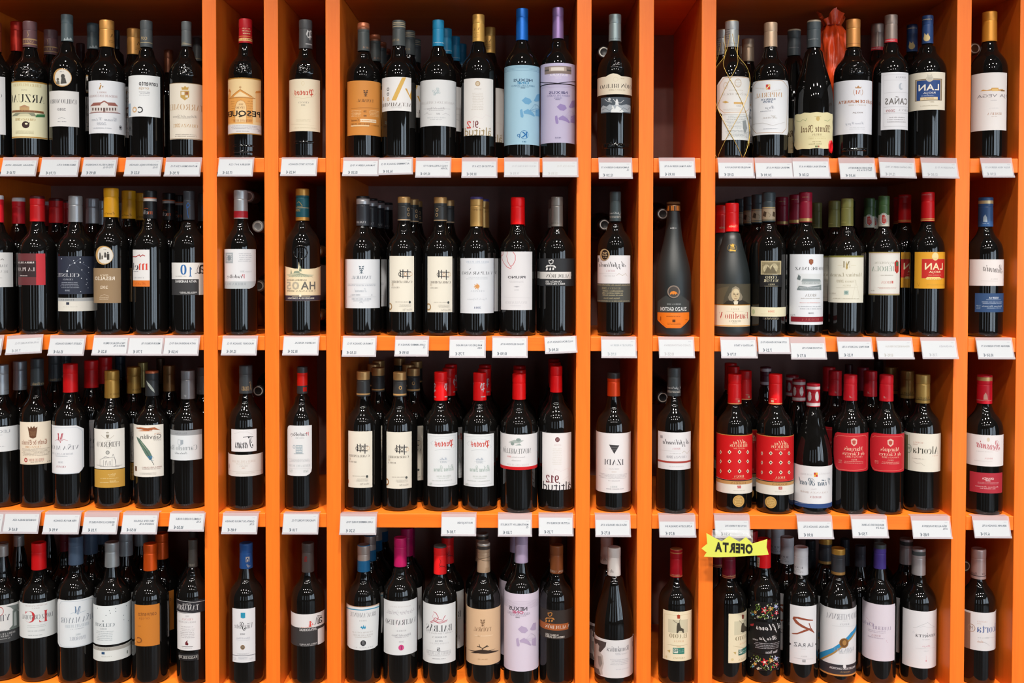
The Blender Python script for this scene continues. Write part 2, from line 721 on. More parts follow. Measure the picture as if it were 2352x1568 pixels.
def profile(shape, R, H, zc, rc):
    """glass from the base up to the rim under the capsule"""
    rn = min(rc * 0.93, 0.0142)
    pts = [(0, 0.004), (0.55 * R, 0.003), (0.86 * R, 0.0), (0.95 * R, 0.0022), (0.988 * R, 0.007), (R, 0.013)]
    if shape == 'bg':
        cur = [(.30, 1.0), (.36, 1.0), (.42, .995), (.47, .965), (.52, .905), (.57, .82), (.62, .72), (.67, .62), (.72, .53), (.77, .465), (.82, .425)]
    elif shape == 'tp':
        cur = [(.35, 1.0), (.48, 1.0), (.57, 1.0), (.605, .985), (.645, .93), (.68, .82), (.71, .69), (.735, .56), (.76, .48), (.79, .43), (.83, .40)]
    else:
        cur = [(.30, 1.0), (.50, 1.0), (.575, 1.0), (.605, .993), (.632, .965), (.655, .915), (.676, .84), (.694, .745), (.708, .655), (.722, .57), (.737, .495), (.755, .445), (.78, .415), (.82, .40)]
    for f, g in cur:
        if f * H < zc - .004:
            pts.append((min(max(g * R, rn), max(rn * 1.12, rn + (zc - f * H) * .9)), f * H))
    pts.append((rn, zc - .003))
    pts += [(rn, H - 0.004), (0, H - 0.003)]
    return pts


def cap_profile(rc, zc, H, cuts=()):
    rl = 0.022 if H - zc > 0.03 else (H - zc) * .3
    k = [(rc * .95, zc + .0002), (rc * 1.02, zc), (rc * 1.019, zc + .0008), (rc * .985, H - rl - .0008), (rc * .983, H - rl), (rc * .952, H - rl + .0009), (rc * .952, H - rl + .0012), (rc * .985, H - rl + .0021), (rc * .99, H - rl + .003), (rc * 1.0, H - rl + .009), (rc * 1.0, H - 0.0035), (rc * .995, H - 0.002), (rc * .965, H - .0008), (rc * .86, H - .0001), (rc * .80, H - .0006), (0, H - .0006)]
    out = [k[0]]
    for a, b in zip(k, k[1:]):
        for c in sorted(cuts):
            if a[1] + 1e-5 < c < b[1] - 1e-5:
                t = (c - a[1]) / (b[1] - a[1])
                out.append((a[0] + (b[0] - a[0]) * t, c))
        out.append(b)
    return [(rc * 1.0, zc + .0004)] + out if False else out


def radius_fn(prof):
    q = [p for p in prof]

    def f(v):
        for (r0, z0), (r1, z1) in zip(q, q[1:]):
            if z0 <= v <= z1 and z1 > z0:
                return r0 + (r1 - r0) * (v - z0) / (z1 - z0)
        return q[-2][0]
    return f


def L(x0, yt, x1, yb, colour, art=(), shape=None, kind='paper', name='label', mid=None):
    return dict(box=(x0, yt, x1, yb), colour=colour, art=list(art), shape=shape, kind=kind, name=name)


SHAPES = {
    'cut': lambda c, d: [(c, 0), (1 - c, 0), (1, d), (1, 1 - d), (1 - c, 1), (c, 1), (0, 1 - d), (0, d)],
}


def W(crop, cx, hw, top, base, cap, p, labels=(), shape='bd', back=(), glass=None, depth=None, extra=None, dark=None):
    """a bottle by what the photograph shows of it: axis, half width, capsule top and base line in crop pixels.
    cap = (colour, y of lower edge, half width[, dict(kind, bands, art)]); p = short phrase that says which one;
    back = (axis at its capsule, place in the file) of the bottles of the same kind behind it"""
    BOTTLES.append(dict(crop=crop, cx=cx, hw=hw, top=top, base=base, cap=cap, p=p, labels=list(labels), shape=shape, back=list(back), glass=glass, depth=depth, extra=extra))
    for lb in labels:
        for el in lb['art']:
            if el[0] == 't':
                need_text(el[1], el[2])
    if len(cap) > 3:
        for el in cap[3].get('art', ()):
            if el[0] == 't':
                need_text(el[1], el[2])
    return BOTTLES[-1]


def copy_tree(o, parent=None):
    c = o.copy()
    COL.objects.link(c)
    if parent is not None:
        c.parent = parent
    for ch in list(o.children):
        copy_tree(ch, c)
    return c


ORD = {1: 'second', 2: 'third', 3: 'fourth', 4: 'fifth', 5: 'sixth'}
PLACED = []


def build_bottle(d):
    crop = d['crop']
    row = int(crop[0])
    s = CROPS[crop][2]
    zs = TOPZ[row]
    px, pt = P(crop, d['cx'], d['top'])
    _, pb = P(crop, d['cx'], d['base'])
    pm = (pt + pb) / 2
    R = d['hw'] * s * 2.21 / FOC
    for _ in range(3):
        if d['depth'] is not None:
            t = d['depth']
        elif row <= 2:
            t = R + 0.012
        else:
            t = max(at_z(px, pb, zs).y + R * 0.93, R + 0.004)
        R = d['hw'] * s * (t - EYE.y) / FOC * 0.997
    ax = at(px, pm, t).x
    col, yc, hwc = d['cap'][:3]
    opt = d['cap'][3] if len(d['cap']) > 3 else {}
    rc = hwc * s * (t - EYE.y) / FOC * 0.98
    H = at(px, pt, t + (rc * .8 if row >= 3 else -rc if row == 1 else 0)).z - zs
    zc = at(*P(crop, d['cx'], yc), t - rc).z - zs
    body = profile(d['shape'], R, H, zc, rc)
    V, F, _ = lathe(body, 44)
    o = mesh_obj('wine_bottle', V, F, d['glass'] or GLASS, None, None, True, (ax, t, zs + 0.0003))
    # capsule
    bands = [(at(*P(crop, d['cx'], y1), t - rc).z - zs, at(*P(crop, d['cx'], y0), t - rc).z - zs, c, k) for y0, y1, c, k in [(b + (opt.get('kind', 'satin'),))[:4] if len(b) == 3 else b for b in opt.get('bands', ())]]
    cuts = [z for b in bands for z in b[:2]]
    cp = cap_profile(rc, zc, H, cuts)
    V, F, rf = lathe(cp, 32)
    kind = opt.get('kind', 'satin')
    mats, ringm = [paint(col, kind)], {}
    for zlo, zhi, c, k in bands:
        mats.append(paint(c, k))
        for i in range(len(cp) - 1):
            mz = (cp[i][1] + cp[i + 1][1]) / 2
            if zlo - 1e-5 <= mz <= zhi + 1e-5 or (cp[i][1] >= zlo - 1e-5 and i >= len(cp) - 3 and zhi >= H - .002):
                ringm[i] = len(mats) - 1
    c_o = mesh_obj('capsule', V, F, mats, [ringm.get(i, 0) for i in rf], o, True)
    sf_cap = Lathe(ax, t, zs, rc, radius_fn(cp))
    if opt.get('art'):
        build_art('capsule_print', sf_cap, crop, opt['art'], c_o, 0.00008, (-PI * rc, PI * rc, zc, H - .001))
    # labels
    sf = Lathe(ax, t, zs, R, radius_fn(body) if d['shape'] != 'bd' or d['extra'] else None)
    for n, lb in enumerate(d['labels']):
        x0, yt, x1, yb = lb['box']
        ym = (yt + yb) / 2
        xm = (x0 + x1) / 2
        u0, u1 = sf.uv(*P(crop, x0, ym))[0], sf.uv(*P(crop, x1, ym))[0]
        vt, vb = sf.uv(*P(crop, xm, yt))[1], sf.uv(*P(crop, xm, yb))[1]
        shp = lb['shape']
        if shp is None:
            nrm = [(0, 0), (1, 0), (1, 1), (0, 1)]
        elif isinstance(shp, (int, float)):
            cx_, cy_ = shp, shp * (u1 - u0) / (vt - vb)
            nrm = SHAPES['cut'](cx_, cy_)
        elif shp == 'oval':
            nrm = [(.5 + .5 * math.cos(a * PI / 12), .5 + .5 * math.sin(a * PI / 12)) for a in range(24)]
        else:
            nrm = shp
        outline = [(u0 + (u1 - u0) * a, vt + (vb - vt) * b) for a, b in nrm]
        lo = sheet(lb['name'], sf, outline, paint(lb['colour'], lb['kind']), o, 0.00028 + 0.00035 * n)
        if lb['art']:
            build_art('label_print', sf, crop, lb['art'], lo, 0.00032 + 0.00035 * n, (u0, u1, vb, vt))
    if d['extra']:
        d['extra'](o, sf, crop)
    sh = SHELF_NAME[row]
    n_same = len(d['back'])
    tag(o, 'front wine bottle with %s, %s' % (d['p'], sh), 'bottle', 'front bottles on the %s' % sh)
    Rm = R + (.0022 if 'gold wire' in d['p'] else .0006)
    PLACED.append((o, Rm, True))
    rnd = random.Random(d['p'])
    for x, k in d['back']:
        c = copy_tree(o)
        tk = t + k * STEP
        c.location = (at(*P(crop, x, d['top'] + 30), tk).x, tk, zs + 0.0003)
        c.rotation_euler = (0, 0, rnd.uniform(-.2, .2))
        tag(c, '%s in line behind %s, %s' % (ORD[max(1, math.floor(k + .001))], d['p'], sh), 'bottle', 'bottles standing behind on the %s' % sh)
        PLACED.append((c, Rm, False))
    return o


def extra_bottle(crop, x, top, yc, hwc, k, col, label, kind='satin', hw=None, bands=(), depth0=0.05):
    """a single bottle further back of which little but the capsule shows"""
    row = int(crop[0])
    s = CROPS[crop][2]
    zs = TOPZ[row]
    t = depth0 + k * STEP
    px, pt = P(crop, x, top)
    rc = hwc * s * (t - EYE.y) / FOC * .98
    ax = at(px, pt, t).x
    H = at(px, pt, t + (rc * .8 if row >= 3 else 0)).z - zs
    zc = at(*P(crop, x, yc), t - rc).z - zs
    R = hw or 0.0372
    V, F, _ = lathe(profile('bd', R, H, zc, rc), 36)
    o = mesh_obj('wine_bottle', V, F, GLASS, None, None, True, (ax, t, zs + .0003))
    bz = [(at(*P(crop, x, y1), t - rc).z - zs, at(*P(crop, x, y0), t - rc).z - zs, c) for y0, y1, c in bands]
    cp = cap_profile(rc, zc, H, [z for b in bz for z in b[:2]])
    V, F, rf = lathe(cp, 28)
    mats, rm = [paint(col, kind)], {}
    for zlo, zhi, c in bz:
        mats.append(paint(c, kind))
        for i in range(len(cp) - 1):
            if zlo - 1e-5 <= (cp[i][1] + cp[i + 1][1]) / 2 <= zhi + 1e-5:
                rm[i] = len(mats) - 1
    mesh_obj('capsule', V, F, mats, [rm.get(i, 0) for i in rf], o, True)
    tag(o, label, 'bottle', 'bottles standing behind on the %s' % SHELF_NAME[row])
    PLACED.append((o, R, False))
    return o


LYING = []


def lying_bottle(crop, x, y, r, col, label, kind='foil', y_front=0.095):
    """a bottle lying on its side behind, capsule end to the viewer"""
    s = CROPS[crop][2]
    c = at(*P(crop, x, y), y_front)
    rc = r * s * (y_front - EYE.y) / FOC
    rc = max(0.0135, min(rc, .0165))
    H, R = 0.295, 0.0335
    key = (round(rc, 4))
    V, F, _ = lathe(profile('bd', R, H, H - .055, rc), 36)
    o = mesh_obj('wine_bottle', V, F, GLASS, None, None, True)
    cp = cap_profile(rc, H - .055, H)
    V, F, _ = lathe(cp, 28)
    co = mesh_obj('capsule', V, F, paint(col, kind), None, o, True)
    n = 24
    V, F = [], []
    for rr in (rc * .78, rc * .62):
        V += [(rr * math.cos(2 * PI * i / n), rr * math.sin(2 * PI * i / n), H + .0002) for i in range(n)]
    F = [(i, (i + 1) % n, n + (i + 1) % n, n + i) for i in range(n)]
    mesh_obj('embossed_rim', V, F, paint('#e8e2d8', 'foil'), None, co)
    bay = [(DIVX[i][1], DIVX[i + 1][0]) for i in range(len(DIVX) - 1) if DIVX[i][0] < c.x < DIVX[i + 1][1]][0]
    lo = max(z for z in TOPZ.values() if z < c.z)
    o.location = (min(max(c.x, bay[0] + R + .0005), bay[1] - R - .0005), y_front + H, max(c.z, lo + R + .0005))
    o.rotation_euler = (PI / 2, 0, 0)
    tag(o, label, 'bottle', 'bottles lying on their sides in the narrow bays')
    return o


def settle():
    """nudge bottles so that none cuts into its neighbours, the uprights or the back"""
    bays = [(DIVX[i][1], DIVX[i + 1][0]) for i in range(len(DIVX) - 1)]
    groups = {}
    for o, R, front in PLACED:
        b = min(range(len(bays)), key=lambda i: abs(sum(bays[i]) / 2 - o.location.x) - (bays[i][1] - bays[i][0]) / 2)
        groups.setdefault((b, round(o.location.z, 2)), []).append([o, R, front, o.location.x, o.location.y])
    for (b, z), g in groups.items():
        for it in range(160):
            moved = False
            for i in range(len(g)):
                for j in range(i):
                    A, B = g[i], g[j]
                    dx, dy = B[3] - A[3], B[4] - A[4]
                    L = math.hypot(dx, dy)
                    need = A[1] + B[1] + .0012
                    if L < need:
                        if L < 1e-5:
                            dx, dy, L = .001, .001, .0014
                        wa, wb = (.04 if A[2] else 1.0), (.04 if B[2] else 1.0)
                        if A[2] and B[2]:
                            wa = wb = .5
                        k = (need - L) / L / (wa + wb)
                        A[3] -= dx * k * wa
                        A[4] -= dy * k * wa
                        B[3] += dx * k * wb
                        B[4] += dy * k * wb
                        moved = True
            for q in g:
                q[3] = min(max(q[3], bays[b][0] + q[1] + .0008), bays[b][1] - q[1] - .0008)
                q[4] = min(max(q[4], q[1] + .003), DEPTH - q[1] - .001)
            if not moved:
                break
        for q in g:
            q[0].location.x, q[0].location.y = q[3], q[4]


# ------------------------------------------------------------------ price cards in their clear holders
TAGS = []


def T(crop, xl, xr, yt, yb, lines, price, label, rot=0.0, ink='#46525e', pink=None, code='00000', title_dy=0.0):
    TAGS.append((crop, xl, xr, yt, yb, lines, price, label, rot, ink, pink, code))
    for s in lines + [price, code]:
        need_text(s, 'b')


HOLDER = None


def holder_mat():
    m, nt, b = new_mat('clear_plastic')
    b.inputs['Base Color'].default_value = (0.40, 0.37, 0.40, 1)
    b.inputs['Roughness'].default_value = 0.18
    b.inputs['Alpha'].default_value = 0.62
    return m


def build_tag(tg):
    global HOLDER
    HOLDER = HOLDER or holder_mat()
    crop, xl, xr, yt, yb, lines, price, label, rot, ink, pink, code = tg
    row = int(crop[0])
    zs = TOPZ[row]
    top = Vector((0, -0.0035, zs + 0.001))
    down = Vector((0, -0.36, -1.0)).normalized()
    surf = Flat(top, (1, 0, 0), -down, (0, 0, 0))
    ul, vb = surf.uv(*P(crop, xl, yb))
    ur, _ = surf.uv(*P(crop, xr, yb))
    _, vt = surf.uv(*P(crop, (xl + xr) / 2, yt))
    vb = max(vb, -0.056)
    uc = (ul + ur) / 2
    loc = Vector((uc, -0.0035, zs + 0.001))
    surf = Flat((uc, -0.0035, zs + 0.001), Matrix.Rotation(rot, 3, surf.n) @ Vector((1, 0, 0)), Matrix.Rotation(rot, 3, surf.n) @ -down, loc)
    ul, ur = ul - uc, ur - uc
    h = mesh_obj('price_tag', *holder_geo(surf, ul - .0012, ur + .0030, vb - .0022, zs, loc), HOLDER, None, None, False, loc)
    tag(h, label, 'price tag', 'price tags along the shelf edges')
    card = sheet('card', surf, [(ul, vb), (ur, vb), (ur, vt), (ul, vt)], paint('#bec2c7'), h, 0.0007)
    els = []
    Hc = vt - vb
    polys = []

    def put(s, u_right, v_base, hgt, colr, max_w, st='b'):
        ps = text_polys(s, st)
        xs = [p[0] for q in ps for p in q]
        k = hgt / 0.69
        kx = min(k * .80, max_w / (max(xs) - min(xs)))
        for q in ps:
            polys.append((colr, [(u_right - x * kx, v_base + y * k) for x, y in q]))
    Wc = ur - ul
    put(code, ur - .05 * Wc, vt - .13 * Hc, .0019, '#a4a8ae', .2 * Wc)
    for i, s in enumerate(lines):
        put(s, ur - .07 * Wc, vt - (.37 + .16 * i) * Hc, .0038, ink, .86 * Wc)
    put(price, ul + .42 * Wc, vb + .10 * Hc, .0060, pink or ink, .44 * Wc)
    V, F, fm, mats, idx = [], [], [], [], {}
    for colr, q in polys:
        if colr not in idx:
            idx[colr] = len(mats)
            mats.append(paint(colr, 'ink'))
        F.append(tuple(range(len(V), len(V) + len(q))))
        V += [surf.pos(u, v, 0.00076) for u, v in q]
        fm.append(idx[colr])
    mesh_obj('card_print', V, F, mats, fm, card)


def holder_geo(surf, ul, ur, vb, zs, loc):
    """clear strip: a flange on the shelf, a bend, the hanging face and a folded-up lip"""
    inn = [(0.012, 0.0008), (0.0, 0.0008)]
    rows = [[(ul - 0, y, .0010) for y in ()]]
    V, F = [], []
    a = [Vector((ul, 0.018, -0.0005)), Vector((ur, 0.018, -0.0005))]
    b = [surf.pos(ul, 0.0, 0.0), surf.pos(ur, 0.0, 0.0)]
    c = [surf.pos(ul, vb, 0.0), surf.pos(ur, vb, 0.0)]
    d = [surf.pos(ul, vb, 0.0016), surf.pos(ur, vb, 0.0016)]
    e = [surf.pos(ul, vb + .0045, 0.0016), surf.pos(ur, vb + .0045, 0.0016)]
    for r in (a, b, c, d, e):
        V += r
    F = [(2 * i, 2 * i + 1, 2 * i + 3, 2 * i + 2) for i in range(4)]
    return V, F

# ------------------------------------------------------------------ top shelf
INK, GREY, PALE, GOLD, TAN = '#3a3a3e', '#7d828a', '#b4b8c0', '#b8924e', '#b89468'


def tree(c, x, y, w, h):
    """a small stylised tree: crown blocks on a trunk with roots"""
    return [('p', c, [(x - .10 * w, y + .5 * h), (x - .06 * w, y - .1 * h), (x + .06 * w, y - .1 * h), (x + .10 * w, y + .5 * h)]),
            ('p', c, [(x - .5 * w, y - .5 * h), (x - .08 * w, y - .42 * h), (x - .08 * w, y - .30 * h), (x - .42 * w, y - .28 * h)]),
            ('p', c, [(x + .5 * w, y - .5 * h), (x + .08 * w, y - .42 * h), (x + .08 * w, y - .30 * h), (x + .42 * w, y - .28 * h)]),
            ('p', c, [(x - .4 * w, y - .22 * h), (x - .04 * w, y - .2 * h), (x - .04 * w, y - .06 * h), (x - .45 * w, y - .02 * h)]),
            ('p', c, [(x + .4 * w, y - .22 * h), (x + .04 * w, y - .2 * h), (x + .04 * w, y - .06 * h), (x + .45 * w, y - .02 * h)]),
            ('p', c, [(x - .3 * w, y + .06 * h), (x - .05 * w, y + .06 * h), (x - .05 * w, y + .18 * h), (x - .34 * w, y + .22 * h)]),
            ('p', c, [(x + .3 * w, y + .06 * h), (x + .05 * w, y + .06 * h), (x + .05 * w, y + .18 * h), (x + .34 * w, y + .22 * h)]),
            ('p', c, [(x - .45 * w, y + .5 * h), (x - .1 * w, y + .3 * h), (x + .1 * w, y + .3 * h), (x + .45 * w, y + .5 * h), (x, y + .4 * h)])]


def embossed(u0, v0, u1, v1, seed=1, amp=0.0024, name='embossed_crest'):
    """raised crest or lettering in the glass itself, as a rough relief"""
    def f(o, sf, crop):
        rnd = random.Random(seed)
        a, b = sf.uv(*P(crop, u0, (v0 + v1) / 2))[0], sf.uv(*P(crop, u1, (v0 + v1) / 2))[0]
        zt, zb = sf.uv(*P(crop, (u0 + u1) / 2, v0))[1], sf.uv(*P(crop, (u0 + u1) / 2, v1))[1]
        nu, nv = max(6, int((b - a) / .0024)), max(4, int((zt - zb) / .0024))
        V, F = [], []
        for j in range(nv + 1):
            for i in range(nu + 1):
                e = 0 < i < nu and 0 < j < nv
                V.append(sf.pos(a + (b - a) * i / nu, zb + (zt - zb) * j / nv, (.0002 + amp * rnd.random() if e else -.0004)))
        for j in range(nv):
            for i in range(nu):
                k = j * (nu + 1) + i
                F.append((k, k + 1, k + nu + 2, k + nu + 1))
        mesh_obj(name, V, F, GLASS, None, o, True)
    return f


def many(*fs):
    def f(o, sf, crop):
        for g in fs:
            g(o, sf, crop)
    return f


def house(x0, x1, yt, yb, roof, wall, dark):
    w = x1 - x0
    h = yb - yt
    els = [('p', wall, [(x0, yt + .45 * h), (x1, yt + .45 * h), (x1, yb), (x0, yb)]),
           ('p', roof, [(x0 - .02 * w, yt + .5 * h), (x0 + .1 * w, yt + .2 * h), (x1 - .1 * w, yt + .2 * h), (x1 + .02 * w, yt + .5 * h)]),
           ('p', roof, [(x0 + .3 * w, yt + .25 * h), (x0 + .5 * w, yt), (x0 + .7 * w, yt + .25 * h)]),
           ('p', wall, [(x0 + .36 * w, yt + .32 * h), (x0 + .5 * w, yt + .12 * h), (x0 + .64 * w, yt + .32 * h), (x0 + .64 * w, yb), (x0 + .36 * w, yb)])]
    for i in range(9):
        if i == 4:
            els.append(('r', dark, x0 + w * .46, yt + .62 * h, x0 + w * .54, yb))
        else:
            x = x0 + w * (.05 + .105 * i)
            els.append(('r', dark, x, yt + .62 * h, x + .055 * w, yt + .86 * h))
    return els


# --- first wide bay
W('1a', -40, 148, 180, 1345, ('#a8492c', 438, 58, dict(kind='foil')), 'white label cut off by the picture edge',
  [L(-180, 652, 50, 1150, '#e4e4e6', [('t', 'CRIANZA', 'S', GREY, -140, 800, 20, 830)])])
W('1a', 258, 150, 175, 1345, ('#64474a', 402, 58, dict(bands=[(330, 340, '#b08e62'), (372, 380, '#b08e62')], art=[('t', 'ARZUAGA', 'S', '#c3a074', 170, 342, 290, 368), ('l', '#c3a074', 4, [(230, 270), (240, 300), (232, 315)])])),
  'mauve cap and cream vineyard estate label',
  [L(97, 697, 402, 1185, '#ece7c2', [
      ('r', '#b98a3c', 90, 697, 410, 708), ('r', '#b98a3c', 90, 1172, 410, 1182),
      ('t', 'RIBERA DEL DUERO', 'S', '#c9b27a', 112, 716, 350, 742), ('t', 'TINTO', 'S', '#a59c84', 178, 765, 230, 780),
      ('t', 'ARZUAGA', 'S', '#33302c', 60, 808, 376, 878),
      ('r', '#a9754a', 100, 945, 370, 957), ('r', '#7a5236', 100, 957, 372, 964), ('r', '#c4a070', 165, 918, 248, 945), ('m', '#6a4a34', 110, 946, 365, 958, 1),
      ('p', '#b98a68', [(160, 918), (205, 900), (252, 918)]),
      ('p', '#8d9079', [(100, 1000), (130, 970), (290, 970), (310, 1000)]), ('p', '#d9d3b0', [(140, 998), (170, 975), (240, 975), (270, 998)]),
      ('p', '#3f7a4e', [(300, 1006), (310, 982), (380, 982), (380, 1006)]),
      ('t', 'CRIANZA 2011', 'S', '#b08a42', 128, 1014, 300, 1034),
      ('o', '#3a2420', 216, 1070, 30, 30), ('o', '#ece7c2', 222, 1062, 12, 8), ('p', '#3a2420', [(236, 1055), (252, 1050), (244, 1075)]),
      ('m', '#bfb694', 128, 1118, 290, 1150, 3)])],
  back=[(432, 1)], extra=embossed(120, 515, 380, 680, 2))
W('1a', 580, 148, 118, 1345, ('#4d5a5e', 352, 50, dict(art=[('p', '#aeb9bb', [(545, 350), (552, 325), (566, 342), (578, 318), (590, 340), (606, 322), (622, 350)])])),
  'teal grey cap, round photo seal, white label',
  [L(425, 779, 677, 1084, '#e6e4e2', [('t', 'EMILIO MORO', 'S', '#55555a', 434, 850, 656, 888), ('t', '2010', 'S', '#6d6d70', 495, 927, 564, 951), ('l', GREY, 3, [(500, 1020), (530, 1008), (560, 1020)]), ('m', GREY, 488, 1034, 572, 1052, 1)]),
   L(459, 586, 615, 745, '#c79a5e', [('o', '#e9e4da', 537, 666, 68, 70), ('o', '#4a4844', 540, 655, 16, 20), ('p', '#4a4844', [(520, 720), (528, 668), (560, 668), (572, 716)]), ('o', '#6a675f', 497, 682, 11, 13), ('p', '#77736a', [(482, 722), (488, 695), (508, 695), (514, 725)]), ('m', GREY, 515, 610, 545, 622, 1)], 'oval', name='medallion')],
  back=[(795, 1)])
W('1a', 920, 152, 165, 1345, ('#d49a52', 400, 61, dict(kind='foil', art=[('l', '#5a3f22', 5, [(950, 320), (962, 292), (970, 320)]), ('m', '#9a713c', 930, 345, 985, 372, 2)])),
  'copper gold cap and white villa drawing label',
  [L(762, 692, 1076, 1145, '#e9ebf0', [
      ('l', '#8f98a6', 2, [(768, 700), (1070, 700)]), ('p', '#b98944', [(848, 765), (862, 728), (872, 728), (860, 768)]), ('p', '#8a6a3a', [(876, 740), (888, 738), (882, 757)]), ('o', '#b98944', 862, 718, 6, 4),
      ('t', 'BODEGA', 'S', '#a57a72', 834, 785, 912, 801), ('t', 'DEHESA DE LOS CANONIGOS', 'S', '#a57a72', 770, 812, 1006, 834)]
     + house(780, 1008, 862, 964, '#9c6258', '#e6e0dc', '#6b5552') +
     [('l', '#a8706a', 4, [(770, 974), (1030, 974)]), ('l', '#c39a90', 3, [(780, 966), (1015, 966)]),
      ('t', 'Gran Vino', 'c', '#b8bcc6', 788, 1004, 1000, 1036), ('t', '2009', 'i', '#b8bcc6', 832, 1050, 914, 1072), ('m', '#b0b6c0', 800, 1092, 960, 1104, 1),
      ('o', '#3c3c40', 1032, 1097, 17, 19), ('o', '#e9ebf0', 1032, 1097, 13, 15), ('o', '#3c3c40', 1032, 1095, 9, 10)])],
  back=[(1148, 1)])
W('1a', 1258, 148, 170, 1345, ('#4b5052', 402, 52, dict(bands=[(362, 367, '#b2a078')], art=[('t', 'co', 's', '#c2a878', 1222, 316, 1262, 342), ('p', '#c2a878', [(1215, 345), (1212, 318), (1222, 312)])])),
  'slate cap and white label with big letter',
  [L(1104, 646, 1373, 1000, '#eceeef', [('t', 'convento', 'b', '#3c3c3e', 1192, 700, 1354, 738), ('t', 'oreja', 's', '#b8986a', 1190, 742, 1278, 775), ('m', GREY, 1190, 785, 1285, 825, 3),
                                    ('t', 'C', 'b', '#333335', 1183, 915, 1228, 970), ('t', 'o', 'b', '#d8b48a', 1136, 915, 1176, 968), ('r', '#9fb6cc', 1104, 890, 1122, 998)])])
W('1a', 1602, 148, 178, 1345, ('#585e60', 397, 43, dict(bands=[(374, 380, '#a99b78')], art=[('m', '#b7a880', 1565, 355, 1590, 370, 1)])),
  'narrow grey cap and cream crowned crest label',
  [L(1457, 712, 1752, 1195, '#ece3d3', [
      ('r', '#8f7450', 1450, 712, 1760, 716), ('r', '#8f7450', 1450, 1188, 1760, 1193),
      ('p', '#c6a052', [(1560, 772), (1556, 745), (1572, 752), (1587, 738), (1602, 752), (1618, 745), (1614, 772)]),
      ('p', '#c6a052', [(1548, 780), (1622, 780), (1622, 835), (1585, 862), (1548, 835)]), ('r', '#ece3d3', 1556, 788, 1582, 815), ('r', '#a0643c', 1590, 790, 1614, 812), ('r', '#ece3d3', 1590, 820, 1612, 838),
      ('t', 'MATARROMERA', 'S', '#c8a882', 1440, 893, 1775, 945), ('t', 'Ribera del Duero', 'c', '#a9a29a', 1484, 985, 1690, 1008), ('m', '#b9b0a4', 1520, 1008, 1640, 1018, 1),
      ('t', 'CRIANZA 2011', 'S', '#c8a26e', 1488, 1062, 1696, 1092), ('m', '#9a9186', 1500, 1148, 1690, 1178, 2)])],
  back=[(1692, 2)], extra=embossed(1520, 520, 1690, 660, 5))

# --- two narrow bays
W('1b', 390, 146, 155, 1345, ('#ab1b24', 368, 58, dict(kind='satin', bands=[(308, 312, '#d8a050'), (325, 350, '#dcae72')], art=[('m', '#e8d2a0', 360, 235, 430, 300, 3), ('m', '#8a3a20', 350, 328, 445, 346, 1)])),
  'red cap and orange church facade label',
  [L(236, 666, 522, 1150, '#f2d5a0', [
      ('r', '#b07d2c', 220, 666, 530, 676), ('p', '#eaa95a', [(236, 840), (262, 780), (262, 1062), (236, 1062)]), ('p', '#e9a858', [(262, 842), (450, 842), (450, 1062), (262, 1062)]),
      ('p', '#e3a050', [(262, 838), (342, 768), (455, 838)]), ('p', '#f6dcae', [(285, 832), (342, 784), (425, 832)]), ('l', '#b8772e', 5, [(262, 838), (342, 768), (455, 838)]), ('l', '#b8772e', 6, [(250, 846), (470, 846)]),
      ('l', '#a5642a', 4, [(343, 738), (343, 768)]), ('l', '#a5642a', 4, [(333, 748), (353, 748)]), ('p', '#d98f42', [(470, 800), (476, 782), (515, 778), (518, 800)]), ('r', '#f0c184', 474, 802, 518, 1050),
      ('p', '#d08840', [(244, 790), (254, 760), (266, 792)]), ('o', '#f4d09a', 348, 920, 48, 62), ('r', '#f4d09a', 300, 920, 396, 1050),
      ('l', '#c98a44', 4, [(300, 1050), (300, 910), (318, 872), (348, 858), (378, 872), (396, 910), (396, 1050)]),
      ('m', '#c98a44', 266, 862, 296, 1040, 9), ('m', '#c98a44', 402, 862, 450, 1040, 9),
      ('t', '2011', 'S', '#8a5a2a', 330, 889, 368, 902), ('t', 'TINTO', 'S', '#7a4e24', 306, 914, 384, 933),
      ('t', 'PESQUERA', 'b', '#221c18', 190, 948, 512, 1006), ('t', 'RIBERA DEL DUERO', 'S', '#a0522a', 285, 1024, 440, 1044),
      ('r', '#e4e2e2', 220, 1066, 530, 1142), ('m', '#8a8a92', 262, 1075, 500, 1110, 3), ('m', '#9a9aa2', 300, 1118, 420, 1132, 1), ('m', '#8a8a92', 490, 1112, 515, 1138, 2), ('r', '#b07d2c', 220, 1142, 530, 1150)])],
  extra=many(embossed(275, 505, 455, 640, 8), embossed(280, 1238, 470, 1260, 9, .0014), embossed(280, 1290, 460, 1312, 10, .0014)))
W('1b', 905, 140, 163, 1345, ('#47484a', 413, 58, dict(art=[('t', 'P', 'f', '#dcdcdc', 908, 258, 956, 345), ('r', '#b9b9ba', 903, 375, 958, 384)])),
  'charcoal cap and cream label with red lettering',
  [L(764, 677, 1026, 1124, '#ecdfc4', [('t', 'Protos', 'f', '#c54a35', 806, 762, 972, 830), ('o', '#e2cda6', 880, 715, 14, 18, .8), ('t', 'CRIANZA', 'S', '#8d8a80', 838, 871, 930, 887), ('t', '2011', 'S', '#8d8a80', 864, 894, 900, 909),
                                   ('l', '#d8c8a8', 3, [(790, 800), (810, 835), (880, 845), (960, 835), (995, 800)]), ('m', '#cfc3a8', 820, 1020, 945, 1045, 2), ('l', '#d6c8ac', 2, [(780, 1068), (975, 1078)]), ('m', '#d6c8ac', 785, 1090, 1010, 1102, 1)])],
  extra=many(embossed(810, 530, 985, 640, 12), embossed(800, 1205, 985, 1232, 13, .0014)))

